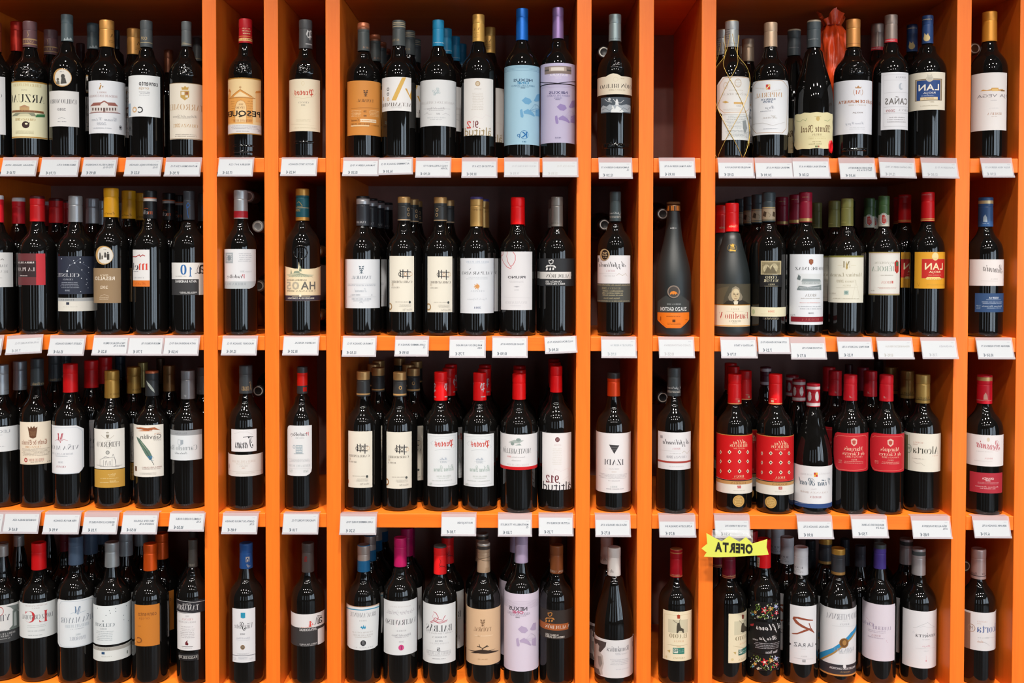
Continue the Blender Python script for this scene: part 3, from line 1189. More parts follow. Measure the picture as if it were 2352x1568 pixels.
# --- second wide bay
W('1c', 245, 147, 190, 1345, ('#454b4b', 434, 52, dict(bands=[(185, 232, '#b0694a', 'foil'), (232, 250, '#8c5a44', 'foil')], art=[('t', 'TAMARAL', 'S', '#b88a6c', 232, 402, 318, 418)])),
  'copper topped black cap and orange label',
  [L(106, 692, 414, 1160, '#d68c3e', tree('#5f4128', 262, 801, 40, 56) + [
      ('t', 'TAMARAL', 'S', '#5d3c24', 187, 850, 330, 876), ('l', '#8e5a2c', 2, [(138, 934), (375, 934)]),
      ('m', '#f0cfa0', 138, 946, 224, 1004, 5), ('m', '#f0cfa0', 290, 946, 375, 1004, 5), ('t', '20', 'S', '#5d3c24', 245, 948, 270, 964), ('t', '00', 'S', '#5d3c24', 245, 986, 270, 1002),
      ('r', '#f0d9b8', 216, 1022, 352, 1050), ('m', '#d68c3e', 220, 1026, 350, 1046, 1), ('t', 'Tamaral', 'c', '#7a4e28', 138, 1018, 208, 1040),
      ('t', 'RIBERA DEL DUERO', 'S', '#6a4526', 138, 1055, 296, 1072), ('r', '#efcb9a', 138, 1072, 292, 1084), ('t', 'RESERVA', 'S', '#6a4526', 312, 1070, 372, 1084)])],
  back=[(345, 1.5), (392, 2.4), (430, 3.3)])
W('1c', 545, 147, 168, 1345, ('#484d4d', 390, 58, dict(bands=[(190, 196, '#a89a7c'), (204, 210, '#a89a7c'), (222, 229, '#a89a7c')], art=[('t', 'ALTAMIMBRE', 'S', '#c6a878', 420, 344, 552, 363)])),
  'ringed black cap and golden letter A label',
  [L(401, 660, 650, 950, '#eeeceb', [
      ('p', '#dfb45c', [(482, 862), (520, 862), (606, 665), (572, 665)]), ('p', '#d9a64c', [(596, 760), (612, 760), (636, 820), (650, 770), (650, 866)]),
      ('o', '#37302c', 452, 766, 13, 14, .62), ('o', '#37302c', 452, 808, 13, 14, .62), ('o', '#d0a060', 453, 851, 13, 14, .62), ('r', '#d0a060', 412, 832, 418, 865),
      ('t', 'ALTAMIMBRE', 'S', '#6a6058', 398, 880, 652, 910), ('m', '#9a9a9e', 470, 913, 580, 930, 2)])],
  back=[(632, 1.2), (682, 2.3)])
W('1c', 884, 154, 165, 1345, ('#1f7ba3', 394, 51, dict(art=[('m', '#c8dce6', 838, 357, 935, 374, 1)])),
  'teal blue cap and white monogram label',
  [L(717, 683, 1036, 1080, '#e4e5e6', [
      ('t', 'R', 'c', '#b4c4c8', 862, 752, 902, 808), ('t', 'C', 'c', '#b4c4c8', 832, 772, 868, 822), ('l', '#b4c4c8', 5, [(885, 756), (870, 800), (845, 815)]),
      ('t', 'PAGO DE LOS CAPELLANES', 'S', '#b9b4b4', 736, 868, 1020, 890), ('t', 'Ribera del Duero', 'c', '#a8a4a8', 790, 918, 940, 938), ('l', '#b8b8bc', 2, [(760, 938), (985, 938)]), ('m', '#b8b8bc', 800, 942, 930, 952, 1),
      ('l', '#a0a0a6', 2, [(765, 985), (790, 968), (805, 982), (830, 978)]), ('t', '2012', 'i', '#8e8e94', 868, 970, 900, 984), ('l', '#a0a0a6', 2, [(920, 985), (945, 972), (980, 990)]),
      ('t', 'RIBERA DEL DUERO', 'S', '#aab0b8', 790, 1004, 945, 1014), ('m', '#b4b8be', 810, 1018, 920, 1030, 1)])],
  back=[(952, 1), (1022, 2), (1080, 3)])
W('1c', 1228, 148, 117, 1345, ('#d2a254', 355, 53, dict(kind='foil', art=[('t', 'VA', 'S', '#8a5f2a', 1188, 235, 1240, 262), ('m', '#a87c3c', 1190, 275, 1235, 330, 3)])),
  'gold cap and tall white label numbered 912',
  [L(1104, 671, 1353, 1162, '#ebe8e5', [
      ('o', '#b59a76', 1222, 718, 21, 23), ('o', '#d9c8ac', 1222, 718, 14, 16), ('m', '#b59a76', 1214, 712, 1230, 724, 2), ('m', '#c4bcb4', 1190, 758, 1256, 776, 2), ('m', '#d0c8c0', 1172, 794, 1274, 948, 11),
      ('t', '9', 'S', '#6e1c24', 1200, 1036, 1228, 1098), ('t', '1', 'S', '#8a2028', 1178, 1036, 1194, 1092), ('t', '2', 'S', '#d83a34', 1130, 1038, 1164, 1102),
      ('l', '#e6d6da', 2, [(1160, 1030), (1200, 1000), (1260, 1020), (1290, 985), (1340, 1010)]), ('t', 'altitud', 's', '#a39068', 1112, 1092, 1336, 1164), ('t', 'de', 's', '#a39068', 1316, 1094, 1336, 1112)])],
  back=[(1325, 1.5)])
MAP = [[(0, 28), (30, 0), (72, 14), (86, 40), (60, 62), (28, 56)], [(102, 30), (128, -24), (152, -30), (152, 30), (118, 38)], [(-14, 108), (4, 100), (16, 160), (10, 176), (-8, 170), (-14, 130)], [(14, 122), (52, 100), (92, 128), (112, 158), (106, 168), (74, 150), (44, 142), (20, 140)], [(118, 108), (152, 96), (152, 168), (116, 162)]]


def nexus_map(c, x, y, k=1.0, lc=None):
    els = [('p', c, [(x + a * k, y + b * k) for a, b in q]) for q in MAP]
    pts = [(x + a * k, y + b * k) for a, b in ((70, 112), (112, 60), (150, 88), (128, 130), (70, 112), (150, 88), (112, 60), (128, 130))]
    return els + [('l', lc or c, 2, pts)]


W('1c', 1606, 151, 65, 1345, ('#1666c0', 342, 53, dict(kind='foil')),
  'bright blue cap and sky blue wrapped label',
  [L(1440, 558, 1772, 1240, '#a6cce0', [('l', '#5f8aa6', 2, [(1440, y), (1775, y)]) for y in range(577, 640, 11)] + [
      ('t', 'NEXUS', 'b', '#2c4c68', 1534, 676, 1696, 699), ('t', 'ONE', 'b', '#2f86b4', 1566, 700, 1666, 723), ('t', 'RIBERA DEL DUERO', 's', '#4f7d9c', 1516, 728, 1712, 742), ('m', '#6d97b2', 1560, 744, 1670, 749, 1), ('t', '2013', 'b', '#2c4c68', 1596, 750, 1634, 760)]
     + nexus_map('#6fa8cf', 1604, 835, 1.0, '#4a86b4') +
     [('o', '#1c6fae', 1626, 1156, 36, 38, .9), ('t', 'K', 'b', '#1c6fae', 1600, 1132, 1650, 1180), ('t', 'p', 's', '#1c6fae', 1564, 1150, 1588, 1184), ('t', 'DRY', 'b', '#2c6a94', 1606, 1210, 1642, 1222)])])
W('1c', 1908, 147, 57, 1345, ('#9377ab', 328, 49, dict(kind='foil')),
  'purple foil cap and lavender wrapped label',
  [L(1744, 724, 2062, 1225, '#c2bad6', [('l', '#9d94bb', 1.5, [(1745, y), (2060, y)]) for y in range(732, 775, 10)] + [
      ('t', 'NEXUS', 'b', '#54507a', 1832, 782, 1990, 807), ('t', 'RIBERA DEL DUERO', 's', '#7e78a2', 1816, 812, 2008, 828), ('t', 'CRIANZA', 'b', '#7e78a2', 1874, 836, 1944, 847), ('t', '2008', 'b', '#54507a', 1888, 849, 1930, 859)]
     + nexus_map('#9986bb', 1898, 890, 1.0, '#b4a8d0') + [('t', 'NEXUS', 'b', '#6a6488', 1884, 1176, 1934, 1187)]),
   L(1744, 540, 2062, 716, '#c8bfde', [('r', '#8a7a74', 1796, 566, 2022, 632), ('r', '#b9a89e', 1834, 572, 1980, 610), ('r', '#e6dcd4', 1850, 578, 1960, 606), ('r', '#54504e', 1796, 600, 1834, 612), ('r', '#54504e', 1985, 600, 2022, 612), ('t', 'BUSTAURA', 'b', '#ebe6f2', 1838, 632, 1990, 652), ('m', '#ebe6f2', 1880, 656, 1940, 676, 2), ('l', '#23202c', 6, [(1744, 700), (1800, 712), (1908, 716), (2062, 700)]), ('o', '#6b5a4a', 2058, 640, 14, 40, .7)])])

# --- narrow bay, then the empty one
W('1d', 343, 148, 115, 1352, ('#89989b', 350, 54, dict(kind='foil', art=[('m', '#5f6c70', 300, 322, 390, 336, 1)])),
  'silver grey cap, cream label over engraved band',
  [L(190, 630, 491, 808, '#ebe0ca', [('t', 'RAMÓN BILBAO', 'S', '#47413c', 220, 708, 494, 754), ('t', 'RESERVA 2010', 'S', '#b3a68c', 292, 764, 432, 778), ('o', '#dfd0b4', 350, 680, 22, 20, .85), ('m', '#c0b498', 395, 670, 425, 680, 1)],
     [(0, .13), (.36, .13), (.44, .03), (.5, 0), (.58, .03), (.66, .13), (1, .13), (1, 1), (0, 1)]),
   L(227, 832, 476, 966, '#4b555f', [('p', '#aab3ba', [(227, 930), (245, 905), (275, 915), (300, 895), (330, 905), (355, 895), (400, 905), (440, 895), (476, 908), (476, 968), (227, 968)]),
                                  ('o', '#d0d4d6', 298, 852, 12, 13), ('p', '#dfe2e4', [(348, 900), (352, 862), (362, 846), (372, 868), (378, 905)]), ('l', '#dfe2e4', 4, [(330, 850), (350, 875), (390, 885), (420, 860)]),
                                  ('l', '#dfe2e4', 4, [(260, 852), (285, 872), (318, 876)]), ('p', '#e6e9ea', [(310, 965), (325, 900), (345, 940), (360, 905), (395, 930), (420, 960), (400, 968)]), ('l', '#5d6770', 3, [(235, 945), (265, 930), (300, 950), (330, 925)]), ('l', '#5d6770', 3, [(385, 955), (415, 925), (450, 945), (470, 920)])], name='picture_label')],
  extra=many(embossed(300, 475, 420, 590, 20), embossed(232, 1225, 470, 1275, 21)))

# --- third wide bay
W('1e', 163, 130, 148, 1182, ('#a0a4a4', 350, 52, dict(kind='foil', bands=[(140, 156, '#a9885a')], art=[('m', '#5c6264', 120, 215, 150, 300, 5), ('l', '#8a9092', 3, [(112, 330), (208, 330)])])),
  'silver cap and ornate label under gold wire',
  [L(92, 846, 292, 1046, '#dcdedd', [('m', '#8d9496', 120, 865, 280, 900, 3), ('r', '#b0b5b6', 118, 905, 280, 908), ('m', '#9aa0a2', 130, 912, 240, 965, 5), ('p', '#8d9496', [(245, 905), (268, 900), (280, 960), (262, 1000), (248, 960)]), ('m', '#7d8486', 118, 972, 284, 1030, 6)], name='lower_label'),
   L(56, 572, 306, 856, '#e3e1de', [('l', '#c9a27a', 4, [(72, 640), (108, 584), (285, 584), (298, 625), (292, 812), (262, 842), (110, 846), (72, 812), (72, 640)]),
                                ('o', '#d9c8b8', 120, 640, 18, 26, .7), ('o', '#d0bfae', 212, 622, 28, 34, .75), ('m', '#c2b8ac', 190, 600, 235, 650, 4), ('t', 'MARQUÉS DE RISCAL', 'S', '#b3aca4', 90, 690, 296, 716), ('m', '#c9c0b6', 130, 668, 250, 682, 1),
                                ('r', '#d8b070', 180, 764, 250, 780), ('p', '#c9a45c', [(95, 764), (120, 756), (145, 766), (120, 774)]), ('t', '2010', 'S', '#b4aca4', 200, 788, 234, 800), ('m', '#cfc8be', 100, 812, 250, 834, 2)], 0.16)],
  back=[(80, 1)], extra=lambda o, sf, crop: gold_net(o, sf, crop))
W('1e', 453, 132, 162, 1182, ('#bfa388', 348, 50, dict(kind='foil')),
  'champagne cap and white eight-sided crest label',
  [L(309, 597, 597, 1006, '#e6e8ec', [('l', '#b8966e', 4, [(320, 665), (358, 608), (545, 606), (584, 660), (572, 960), (542, 996), (350, 998), (320, 960), (320, 665)]),
                                  ('r', '#c83c3c', 421, 633, 437, 652), ('r', '#e3b040', 437, 633, 453, 652), ('r', '#e3b040', 421, 652, 437, 670), ('r', '#c83c3c', 437, 652, 453, 670), ('l', '#e6e8ec', 4, [(425, 664), (449, 638)]),
                                  ('t', 'COMPAÑIA VINICOLA', 'S', '#c3b49c', 344, 664, 414, 675, .2), ('t', 'NORTE DE ESPAÑA', 'S', '#c3b49c', 462, 664, 532, 675, -.2),
                                  ('t', 'IMPERIAL', 'S', '#c49c6e', 344, 692, 541, 726), ('t', 'RESERVA', 'b', '#5f6f88', 384, 737, 491, 751), ('t', '2005', 'b', '#5f6f88', 400, 753, 472, 769),
                                  ('t', 'Rioja', 'c', '#8c929c', 416, 792, 482, 824), ('m', '#b4b8c0', 370, 828, 470, 836, 1), ('t', 'Haro', 'c', '#c8c4c0', 400, 862, 505, 888), ('l', '#c8c4c0', 2, [(320, 935), (400, 920), (470, 940), (560, 915)]), ('m', '#b8bcc4', 390, 958, 510, 968, 1)], 0.14)],
  back=[(288, 2), (231, 3)])
W('1e', 788, 144, 145, 1182, ('#434b4f', 352, 51, dict(bands=[(140, 160, '#a99a86')], art=[('m', '#a8aaaa', 745, 285, 825, 300, 1)])),
  'slate cap, sloping shoulders and torn parchment label',
  [L(646, 839, 932, 1114, '#e6dcae', [('t', 'Monte Real', 'f', '#6e5236', 694, 934, 912, 990), ('t', 'RIOJA', 'S', '#8a7a54', 778, 1000, 848, 1017), ('l', '#8fa070', 3, [(662, 905), (690, 912), (710, 895), (730, 905), (740, 885)]), ('l', '#8fa070', 3, [(870, 900), (895, 908), (912, 895)]), ('o', '#cdb270', 822, 888, 14, 18), ('m', '#c0b080', 800, 868, 846, 876, 1),
                                  ('l', '#c8ba88', 2, [(755, 1025), (872, 1025)]), ('t', 'RESERVA 2007', 'S', '#cbbd8c', 750, 1030, 880, 1042), ('m', '#b0a476', 780, 1055, 845, 1064, 1), ('t', 'Bodegas Riojanas', 'i', '#8f8a5a', 752, 1070, 850, 1086), ('r', '#7c8a5a', 800, 1090, 822, 1102), ('r', '#b04a3a', 823, 1090, 832, 1102)],
     [(.02, .03), (.1, .01), (.2, .03), (.3, 0), (.42, .02), (.55, 0), (.66, .02), (.78, 0), (.9, .03), (.97, .02), (1, .1), (.98, .25), (1, .4), (.985, .6), (1, .8), (.97, .98), (.85, .985), (.7, 1), (.55, .98), (.4, 1), (.25, .985), (.12, 1), (.06, .95), (.0, .86), (.015, .7), (0, .55), (.02, .4), (0, .2)])],
  shape='bg', back=[(642, 1)], extra=lambda o, sf, crop: wax_seal(o, sf, crop))
W('1e', 1090, 138, 137, 1182, ('#c68749', 350, 52, dict(kind='foil', bands=[(322, 328, '#a86a3a')])),
  'copper cap and white label with small crown',
  [L(948, 600, 1233, 1002, '#e7e8ef', [('p', '#b8875a', [(1112, 662), (1108, 648), (1120, 655), (1132, 640), (1144, 655), (1156, 648), (1152, 662)]), ('t', 'M', 'S', '#c0683c', 1112, 676, 1150, 706), ('l', '#b8875a', 3, [(1102, 672), (1096, 690), (1104, 714)]), ('l', '#b8875a', 3, [(1160, 672), (1166, 690), (1158, 714)]),
                                  ('t', 'MARQUÉS DE MURRIETA', 'b', '#b06a3c', 985, 742, 1262, 775), ('t', 'RESERVA 2008', 'S', '#c8b8a8', 1060, 780, 1190, 792), ('t', 'RIOJA', 'b', '#8a7e78', 1088, 838, 1164, 851), ('t', 'Finca Ygay', 'c', '#b4b8c4', 1036, 912, 1172, 940), ('m', '#c0c4cc', 1060, 952, 1180, 972, 2)])],
  extra=many(embossed(1062, 440, 1190, 560, 23), embossed(1005, 1105, 1200, 1132, 24)))
W('1e', 1360, 130, 105, 1182, ('#8c7d75', 316, 47, dict(kind='foil', bands=[(290, 316, '#b8323a', 'satin')], art=[('m', '#e8d8d8', 1318, 295, 1396, 310, 1)])),
  'taupe cap with red rim and framed label',
  [L(1290, 540, 1491, 970, '#e3e3e8', [('l', '#bfc0c6', 2, [(1310, 565), (1478, 560)]), ('t', 'RIOJA', 'S', '#9a98a0', 1398, 572, 1473, 588), ('l', '#c4c4ca', 2, [(1312, 604), (1478, 604)]), ('l', '#b9b9c0', 2, [(1312, 560), (1312, 950), (1478, 950)]),
                                  ('o', '#b9bfc8', 1440, 648, 20, 26), ('o', '#dfe0e6', 1448, 645, 13, 20), ('l', '#c0c0c6', 2, [(1312, 698), (1490, 698)]), ('t', 'LUIS CAÑAS', 'b', '#74706e', 1320, 722, 1540, 782), ('l', '#c0c0c6', 2, [(1312, 805), (1490, 805)]),
                                  ('t', 'RESERVA', 'S', '#a9a6aa', 1420, 818, 1500, 834), ('t', '2009', 'S', '#b8888a', 1328, 820, 1394, 840), ('l', '#c0c0c6', 2, [(1312, 852), (1490, 852)]), ('m', '#a8a6aa', 1340, 872, 1472, 922, 3)])],
  back=[(1262, 1)])
W('1e', 1652, 137, 110, 1182, ('#27406c', 324, 41, dict(bands=[], art=[('m', '#d8c8a0', 1616, 132, 1690, 156, 1), ('o', '#dcc38a', 1650, 285, 24, 24), ('p', '#dcc38a', [(1630, 275), (1634, 248), (1648, 265), (1660, 248), (1668, 275)])])),
  'navy cap and cream label with blue square',
  [L(1520, 540, 1786, 822, '#e9e1cf', [('r', '#6e5d4a', 1564, 590, 1763, 752), ('r', '#c9b28c', 1569, 595, 1758, 748), ('r', '#2c4b86', 1575, 600, 1752, 748), ('t', 'LAN', 'b', '#efe9dc', 1590, 630, 1742, 677), ('t', 'RIOJA', 'b', '#d8d8d4', 1624, 688, 1716, 706), ('m', '#9fb0cc', 1604, 712, 1708, 720, 1),
                                  ('r', '#e4cfa8', 1602, 726, 1732, 748), ('t', 'RESERVA', 'S', '#a8885a', 1630, 730, 1702, 744), ('o', '#cfc8b8', 1673, 588, 26, 24), ('p', '#cfc8b8', [(1652, 580), (1656, 554), (1672, 570), (1688, 554), (1694, 580)]), ('m', '#8f8a7c', 1658, 580, 1690, 604, 3), ('t', '2007', 'S', '#b0a48c', 1672, 756, 1706, 768), ('m', '#c4baa4', 1590, 786, 1740, 796, 1)])],
  back=[(1517, 1)])
W('1e', 2088, 131, 80, 1182, ('#cf8a30', 307, 53, dict(kind='foil')),
  'bright orange gold cap and gold skyline label',
  [L(1957, 544, 2221, 975, '#ebe5e3', [('p', '#d19a48', [(2025, 684), (2045, 672), (2075, 676), (2105, 668), (2110, 658), (2160, 658), (2162, 670), (2190, 668), (2208, 684)]), ('r', '#e8c07a', 2112, 664, 2158, 682), ('r', '#8a6a4a', 2178, 674, 2206, 684), ('t', 'RIOJA VEGA', 's', '#8a8488', 2002, 704, 2244, 735), ('m', '#c4bec0', 2105, 746, 2150, 756, 1), ('m', '#d4ced0', 2080, 806, 2160, 814, 1),
                                  ('t', 'RESERVA', 'S', '#b08462', 2078, 842, 2183, 861), ('m', '#c9b8b0', 2110, 868, 2150, 875, 1)])])

# ------------------------------------------------------------------ second shelf
W('2a', -22, 146, 178, 1340, ('#d8222e', 404, 55, dict(bands=[(170, 210, '#d4d4da')])),
  'red and white cap beside the picture edge',
  [L(-160, 656, 108, 946, '#dfdfdf', [('l', '#6a6664', 4, [(5, 720), (18, 708), (32, 720)]), ('t', 'MARQUES', 'S', '#8f9292', -110, 755, 64, 786), ('t', 'DE VELILLA', 'S', '#a2a4a4', -120, 806, 68, 830), ('m', '#b4b4b4', -60, 862, 20, 875, 1), ('m', '#b4b4b4', -60, 920, 5, 930, 1)])],
  back=[(155, 1), (398, 3)])
W('2a', 318, 150, 183, 1340, ('#d21c20', 396, 60, dict(bands=[(175, 204, '#4e1c1c')])),
  'glossy red cap and two-tone red label',
  [L(153, 664, 380, 929, '#c4303a', [('r', '#6a3438', 140, 664, 302, 929), ('r', '#35282a', 140, 726, 303, 862), ('t', 'RIBERA DEL DUERO', 'b', '#d9cfce', 140, 733, 286, 748), ('t', 'LA PLANTA', 'S', '#e6dede', 130, 781, 292, 812), ('m', '#d0c4c4', 168, 844, 235, 856, 1)])],
  back=[(477, 1), (562, 2)])
W('2a', 637, 152, 183, 1340, ('#a6a7aa', 401, 57, dict(kind='foil')),
  'silver cap and navy night sky label',
  [L(488, 688, 790, 1005, '#2b3142', [('l', '#70788c', 2, [(560, 808), (586, 762), (625, 742), (672, 706)]), ('l', '#70788c', 2, [(672, 737), (742, 780)]), ('l', '#4c5568', 1.5, [(560, 690), (760, 890)])]
     + [('o', '#d8dce4', x, y, r, r) for x, y, r in ((517, 709, 4), (564, 812, 8), (586, 762, 4), (618, 724, 4), (672, 709, 5), (626, 744, 6), (672, 738, 6), (700, 738, 3), (742, 782, 4), (686, 802, 4), (742, 824, 3), (682, 872, 4), (726, 880, 3), (730, 910, 3), (722, 925, 3), (676, 984, 4), (737, 952, 3))] +
     [('t', 'CELESTE', 'S', '#d5d7dc', 488, 831, 664, 861), ('t', 'CRIANZA', 'S', '#c0c4cc', 529, 875, 609, 889), ('m', '#aab0bc', 505, 903, 664, 958, 4), ('t', '2010', 'S', '#aab0bc', 548, 968, 586, 980)]),
   L(490, 1036, 806, 1148, '#dedbd2', [('r', '#a9acae', 480, 1036, 810, 1064), ('t', 'TORRES', 'S', '#6c6f72', 514, 1044, 626, 1060), ('r', '#34384a', 556, 1072, 582, 1094), ('m', '#c4c2ba', 520, 1100, 650, 1122, 1)], name='lower_label')],
  back=[(752, 1), (846, 2), (1002, 3)])
W('2a', 935, 143, 118, 1340, ('#eba81e', 360, 61, dict(art=[('t', 'Emilio', 'c', '#9a6a14', 876, 316, 960, 338)])),
  'yellow cap, round photo seal, brown label',
  [L(785, 787, 1012, 1080, '#997f60', [('t', 'FINCA', 'b', '#d8c8b0', 838, 838, 906, 855), ('t', 'RESALSO', 'b', '#e6dccc', 798, 858, 962, 888), ('t', '2012', 'b', '#dccdb8', 840, 934, 904, 960), ('l', '#cfbfa8', 3, [(840, 1022), (875, 1008), (910, 1022)]), ('m', '#d8c8b0', 832, 1030, 912, 1056, 2)]),
   L(804, 600, 950, 758, '#c49c62', [('o', '#dcd8d0', 877, 680, 66, 70), ('p', '#504c48', [(832, 715), (834, 670), (846, 670), (846, 715)]), ('p', '#6a665f', [(850, 712), (852, 682), (864, 682), (864, 712)]), ('p', '#504c48', [(872, 705), (874, 664), (892, 664), (892, 708)]), ('p', '#3e3b38', [(894, 718), (896, 668), (916, 668), (916, 718)]), ('o', '#3e3b38', 881, 662, 6, 7), ('o', '#3e3b38', 904, 658, 6, 7), ('o', '#504c48', 839, 664, 6, 7), ('r', '#efece6', 868, 698, 896, 716), ('m', '#6a665f', 866, 626, 892, 636, 1)], 'oval', name='medallion')],
  back=[(1078, 1), (1192, 2)])
W('2a', 1260, 146, 137, 1340, ('#1b1b1d', 372, 55, dict(bands=[(196, 203, '#d8642c'), (203, 226, '#c8c4c0')], art=[('t', 'elior', 'S', '#cfcfd2', 1170, 300, 1242, 336), ('t', 'm', 'S', '#e0662e', 1240, 312, 1278, 336), ('l', '#e0662e', 4, [(1208, 290), (1225, 284), (1240, 290)])])),
  'black cap ringed white and narrow label',
  [L(1114, 632, 1253, 942, '#e3e2e2', [('l', '#a83232', 7, [(1100, 690), (1140, 692), (1168, 676), (1175, 690), (1196, 676), (1214, 686)]), ('t', 'm', 'S', '#d4402c', 1160, 748, 1240, 802), ('t', 'elior', 'S', '#505058', 1040, 742, 1160, 802), ('m', GREY, 1118, 808, 1160, 822, 1), ('t', 'COSECHA', 'S', '#a0a0a4', 1120, 862, 1205, 873), ('r', '#e07a32', 1100, 890, 1260, 944), ('t', 'Roble', 'c', '#c25820', 1130, 904, 1226, 926)])],
  back=[(1435, 1), (1512, 2)])
W('2a', 1585, 147, 140, 1340, ('#3e4147', 382, 48, dict(art=[('l', '#2f6fc0', 5, [(1560, 262), (1575, 240), (1590, 262), (1572, 282), (1562, 265), (1570, 320), (1578, 365)])])),
  'slate cap with blue squiggle, half-and-half label',
  [L(1440, 741, 1740, 1012, '#39393b', [('r', '#e6e5e3', 1420, 741, 1760, 880), ('r', '#d8d4ce', 1664, 741, 1760, 1012), ('t', '0', 'S', '#2a68a8', 1512, 758, 1562, 842), ('t', '1', 'S', '#2a68a8', 1582, 778, 1608, 858), ('t', 'a', 's', '#2a2a2c', 1656, 758, 1712, 835), ('l', '#2a2a2c', 4, [(1662, 765), (1650, 800), (1652, 828), (1632, 832)]), ('m', '#9a9a9a', 1468, 850, 1565, 858, 1),
                                   ('t', 'ANTA BANDERAS', 'b', '#e2e2e2', 1470, 887, 1646, 909), ('t', 'RIBERA DEL DUERO', 'b', '#cfcfcf', 1505, 985, 1648, 995), ('m', '#b0b0b0', 1510, 997, 1640, 1003, 1)])],
  back=[(1682, 1)])

W('2b', 342, 134, 135, 1342, ('#aeb0b2', 374, 59, dict(kind='foil', bands=[(308, 364, '#a9202c', 'satin')])),
  'silver cap with red band, round cornered label',
  [L(203, 628, 465, 960, '#dfe0e4', [('t', 'radoRey', 'S', '#3c3436', 222, 842, 350, 880), ('t', 'P', 'S', '#b02434', 350, 838, 374, 872), ('p', '#bcc2c6', [(204, 896), (463, 896), (460, 914), (450, 932), (434, 946), (412, 956), (390, 959), (204, 959)]), ('t', 'RIBERA DEL DUERO', 'S', '#98a0a6', 170, 910, 382, 930), ('r', '#a4adb2', 212, 658, 274, 746), ('m', '#dfe0e4', 220, 668, 266, 736, 4), ('o', '#7f8b92', 242, 702, 18, 24), ('m', '#a8acb4', 318, 660, 430, 738, 5), ('t', 'Crianza 2011', 'S', '#a8acb4', 332, 808, 430, 822)],
     [(0, 0), (1, 0), (1, .78), (.985, .86), (.94, .925), (.87, .97), (.78, 1), (0, 1)])])
W('2b', 858, 147, 122, 1342, ('#185662', 389, 57, dict(bands=[(115, 178, '#c08c3e', 'foil'), (279, 284, '#b0a07a'), (360, 389, '#c08c3e', 'foil')], art=[('l', '#c9a860', 4, [(810, 245), (826, 230), (840, 245), (856, 270), (812, 270)]), ('t', '2008', 'S', '#c9a860', 790, 292, 838, 312)])),
  'teal and gold cap, wavy topped landscape label',
  [L(706, 768, 1009, 1062, '#ecdcb8', [('p', '#7f8c78', [(827, 815), (837, 736), (849, 815)]), ('p', '#8f9a84', [(755, 838), (762, 792), (770, 838)]), ('p', '#8f9a84', [(780, 830), (790, 812), (822, 810), (840, 830)]), ('p', '#c2c2a6', [(724, 842), (800, 828), (955, 845), (900, 862), (760, 860)])]
     + [('l', '#8d957f', 3, [(840, 832), (x, 862)]) for x in (740, 770, 800, 825, 850, 880, 910, 940)] +
     [('t', 'HACIENDA ABASCAL', 's', '#6d675a', 728, 880, 892, 894), ('t', 'HA', 'b', '#6c6a64', 842, 900, 962, 966), ('t', '05', 'b', '#b8b09c', 726, 900, 830, 966), ('t', 'CRIANZA 2009', 'S', '#8f8874', 730, 972, 962, 985),
      ('r', '#3c3646', 690, 1017, 1020, 1060), ('t', 'MARQUES DE LA CONCORDIA', 'b', '#e0dccf', 734, 1034, 952, 1049), ('o', '#efe6d0', 838, 1016, 9, 14), ('l', '#c9bd9c', 3, [(770, 1025), (920, 1025)])],
     [(0, .01), (.12, .02), (.25, .05), (.36, .08), (.418, .08), (.436, -.11), (.454, .08), (.6, .09), (.75, .07), (.88, .03), (1, .01), (1, 1), (0, 1)])],
  extra=lambda o, sf, crop: glass_ring(o, sf, crop, 838, 656, 56))

W('2c', 222, 151, 185, 1348, ('#33353a', 432, 57, dict(bands=[(178, 204, '#1d1d20'), (204, 250, '#aeaeb0', 'foil')], art=[('t', 'TAMARAL', 'S', '#c4c4c8', 162, 392, 246, 410)])),
  'black and silver cap and white tree label',
  [L(72, 712, 360, 1123, '#e0e3e8', tree('#60727e', 207, 800, 44, 66) + [('t', 'TAMARAL', 'S', '#5a6a7a', 127, 850, 288, 878), ('l', '#c0c6ce', 2, [(95, 918), (330, 918)]), ('t', 'VENDIMIA SELECCIONADA', 'S', '#98a2ae', 95, 925, 330, 938), ('t', 'Tamaral', 'c', '#b4bcc6', 150, 955, 250, 988), ('t', 'CRIANZA', 'S', '#6f7c8c', 118, 1004, 196, 1018), ('t', '11', 'S', '#a8b0bc', 285, 1006, 300, 1018), ('l', '#c0c6ce', 2, [(100, 1026), (330, 1026)]), ('t', 'RIBERA DEL DUERO', 'S', '#8592a0', 128, 1038, 288, 1052), ('m', '#b4bcc6', 140, 1056, 280, 1064, 1), ('l', '#8592a0', 2, [(190, 1078), (205, 1068), (222, 1080)])])],
  back=[(300, 1), (360, 2), (427, 3)])


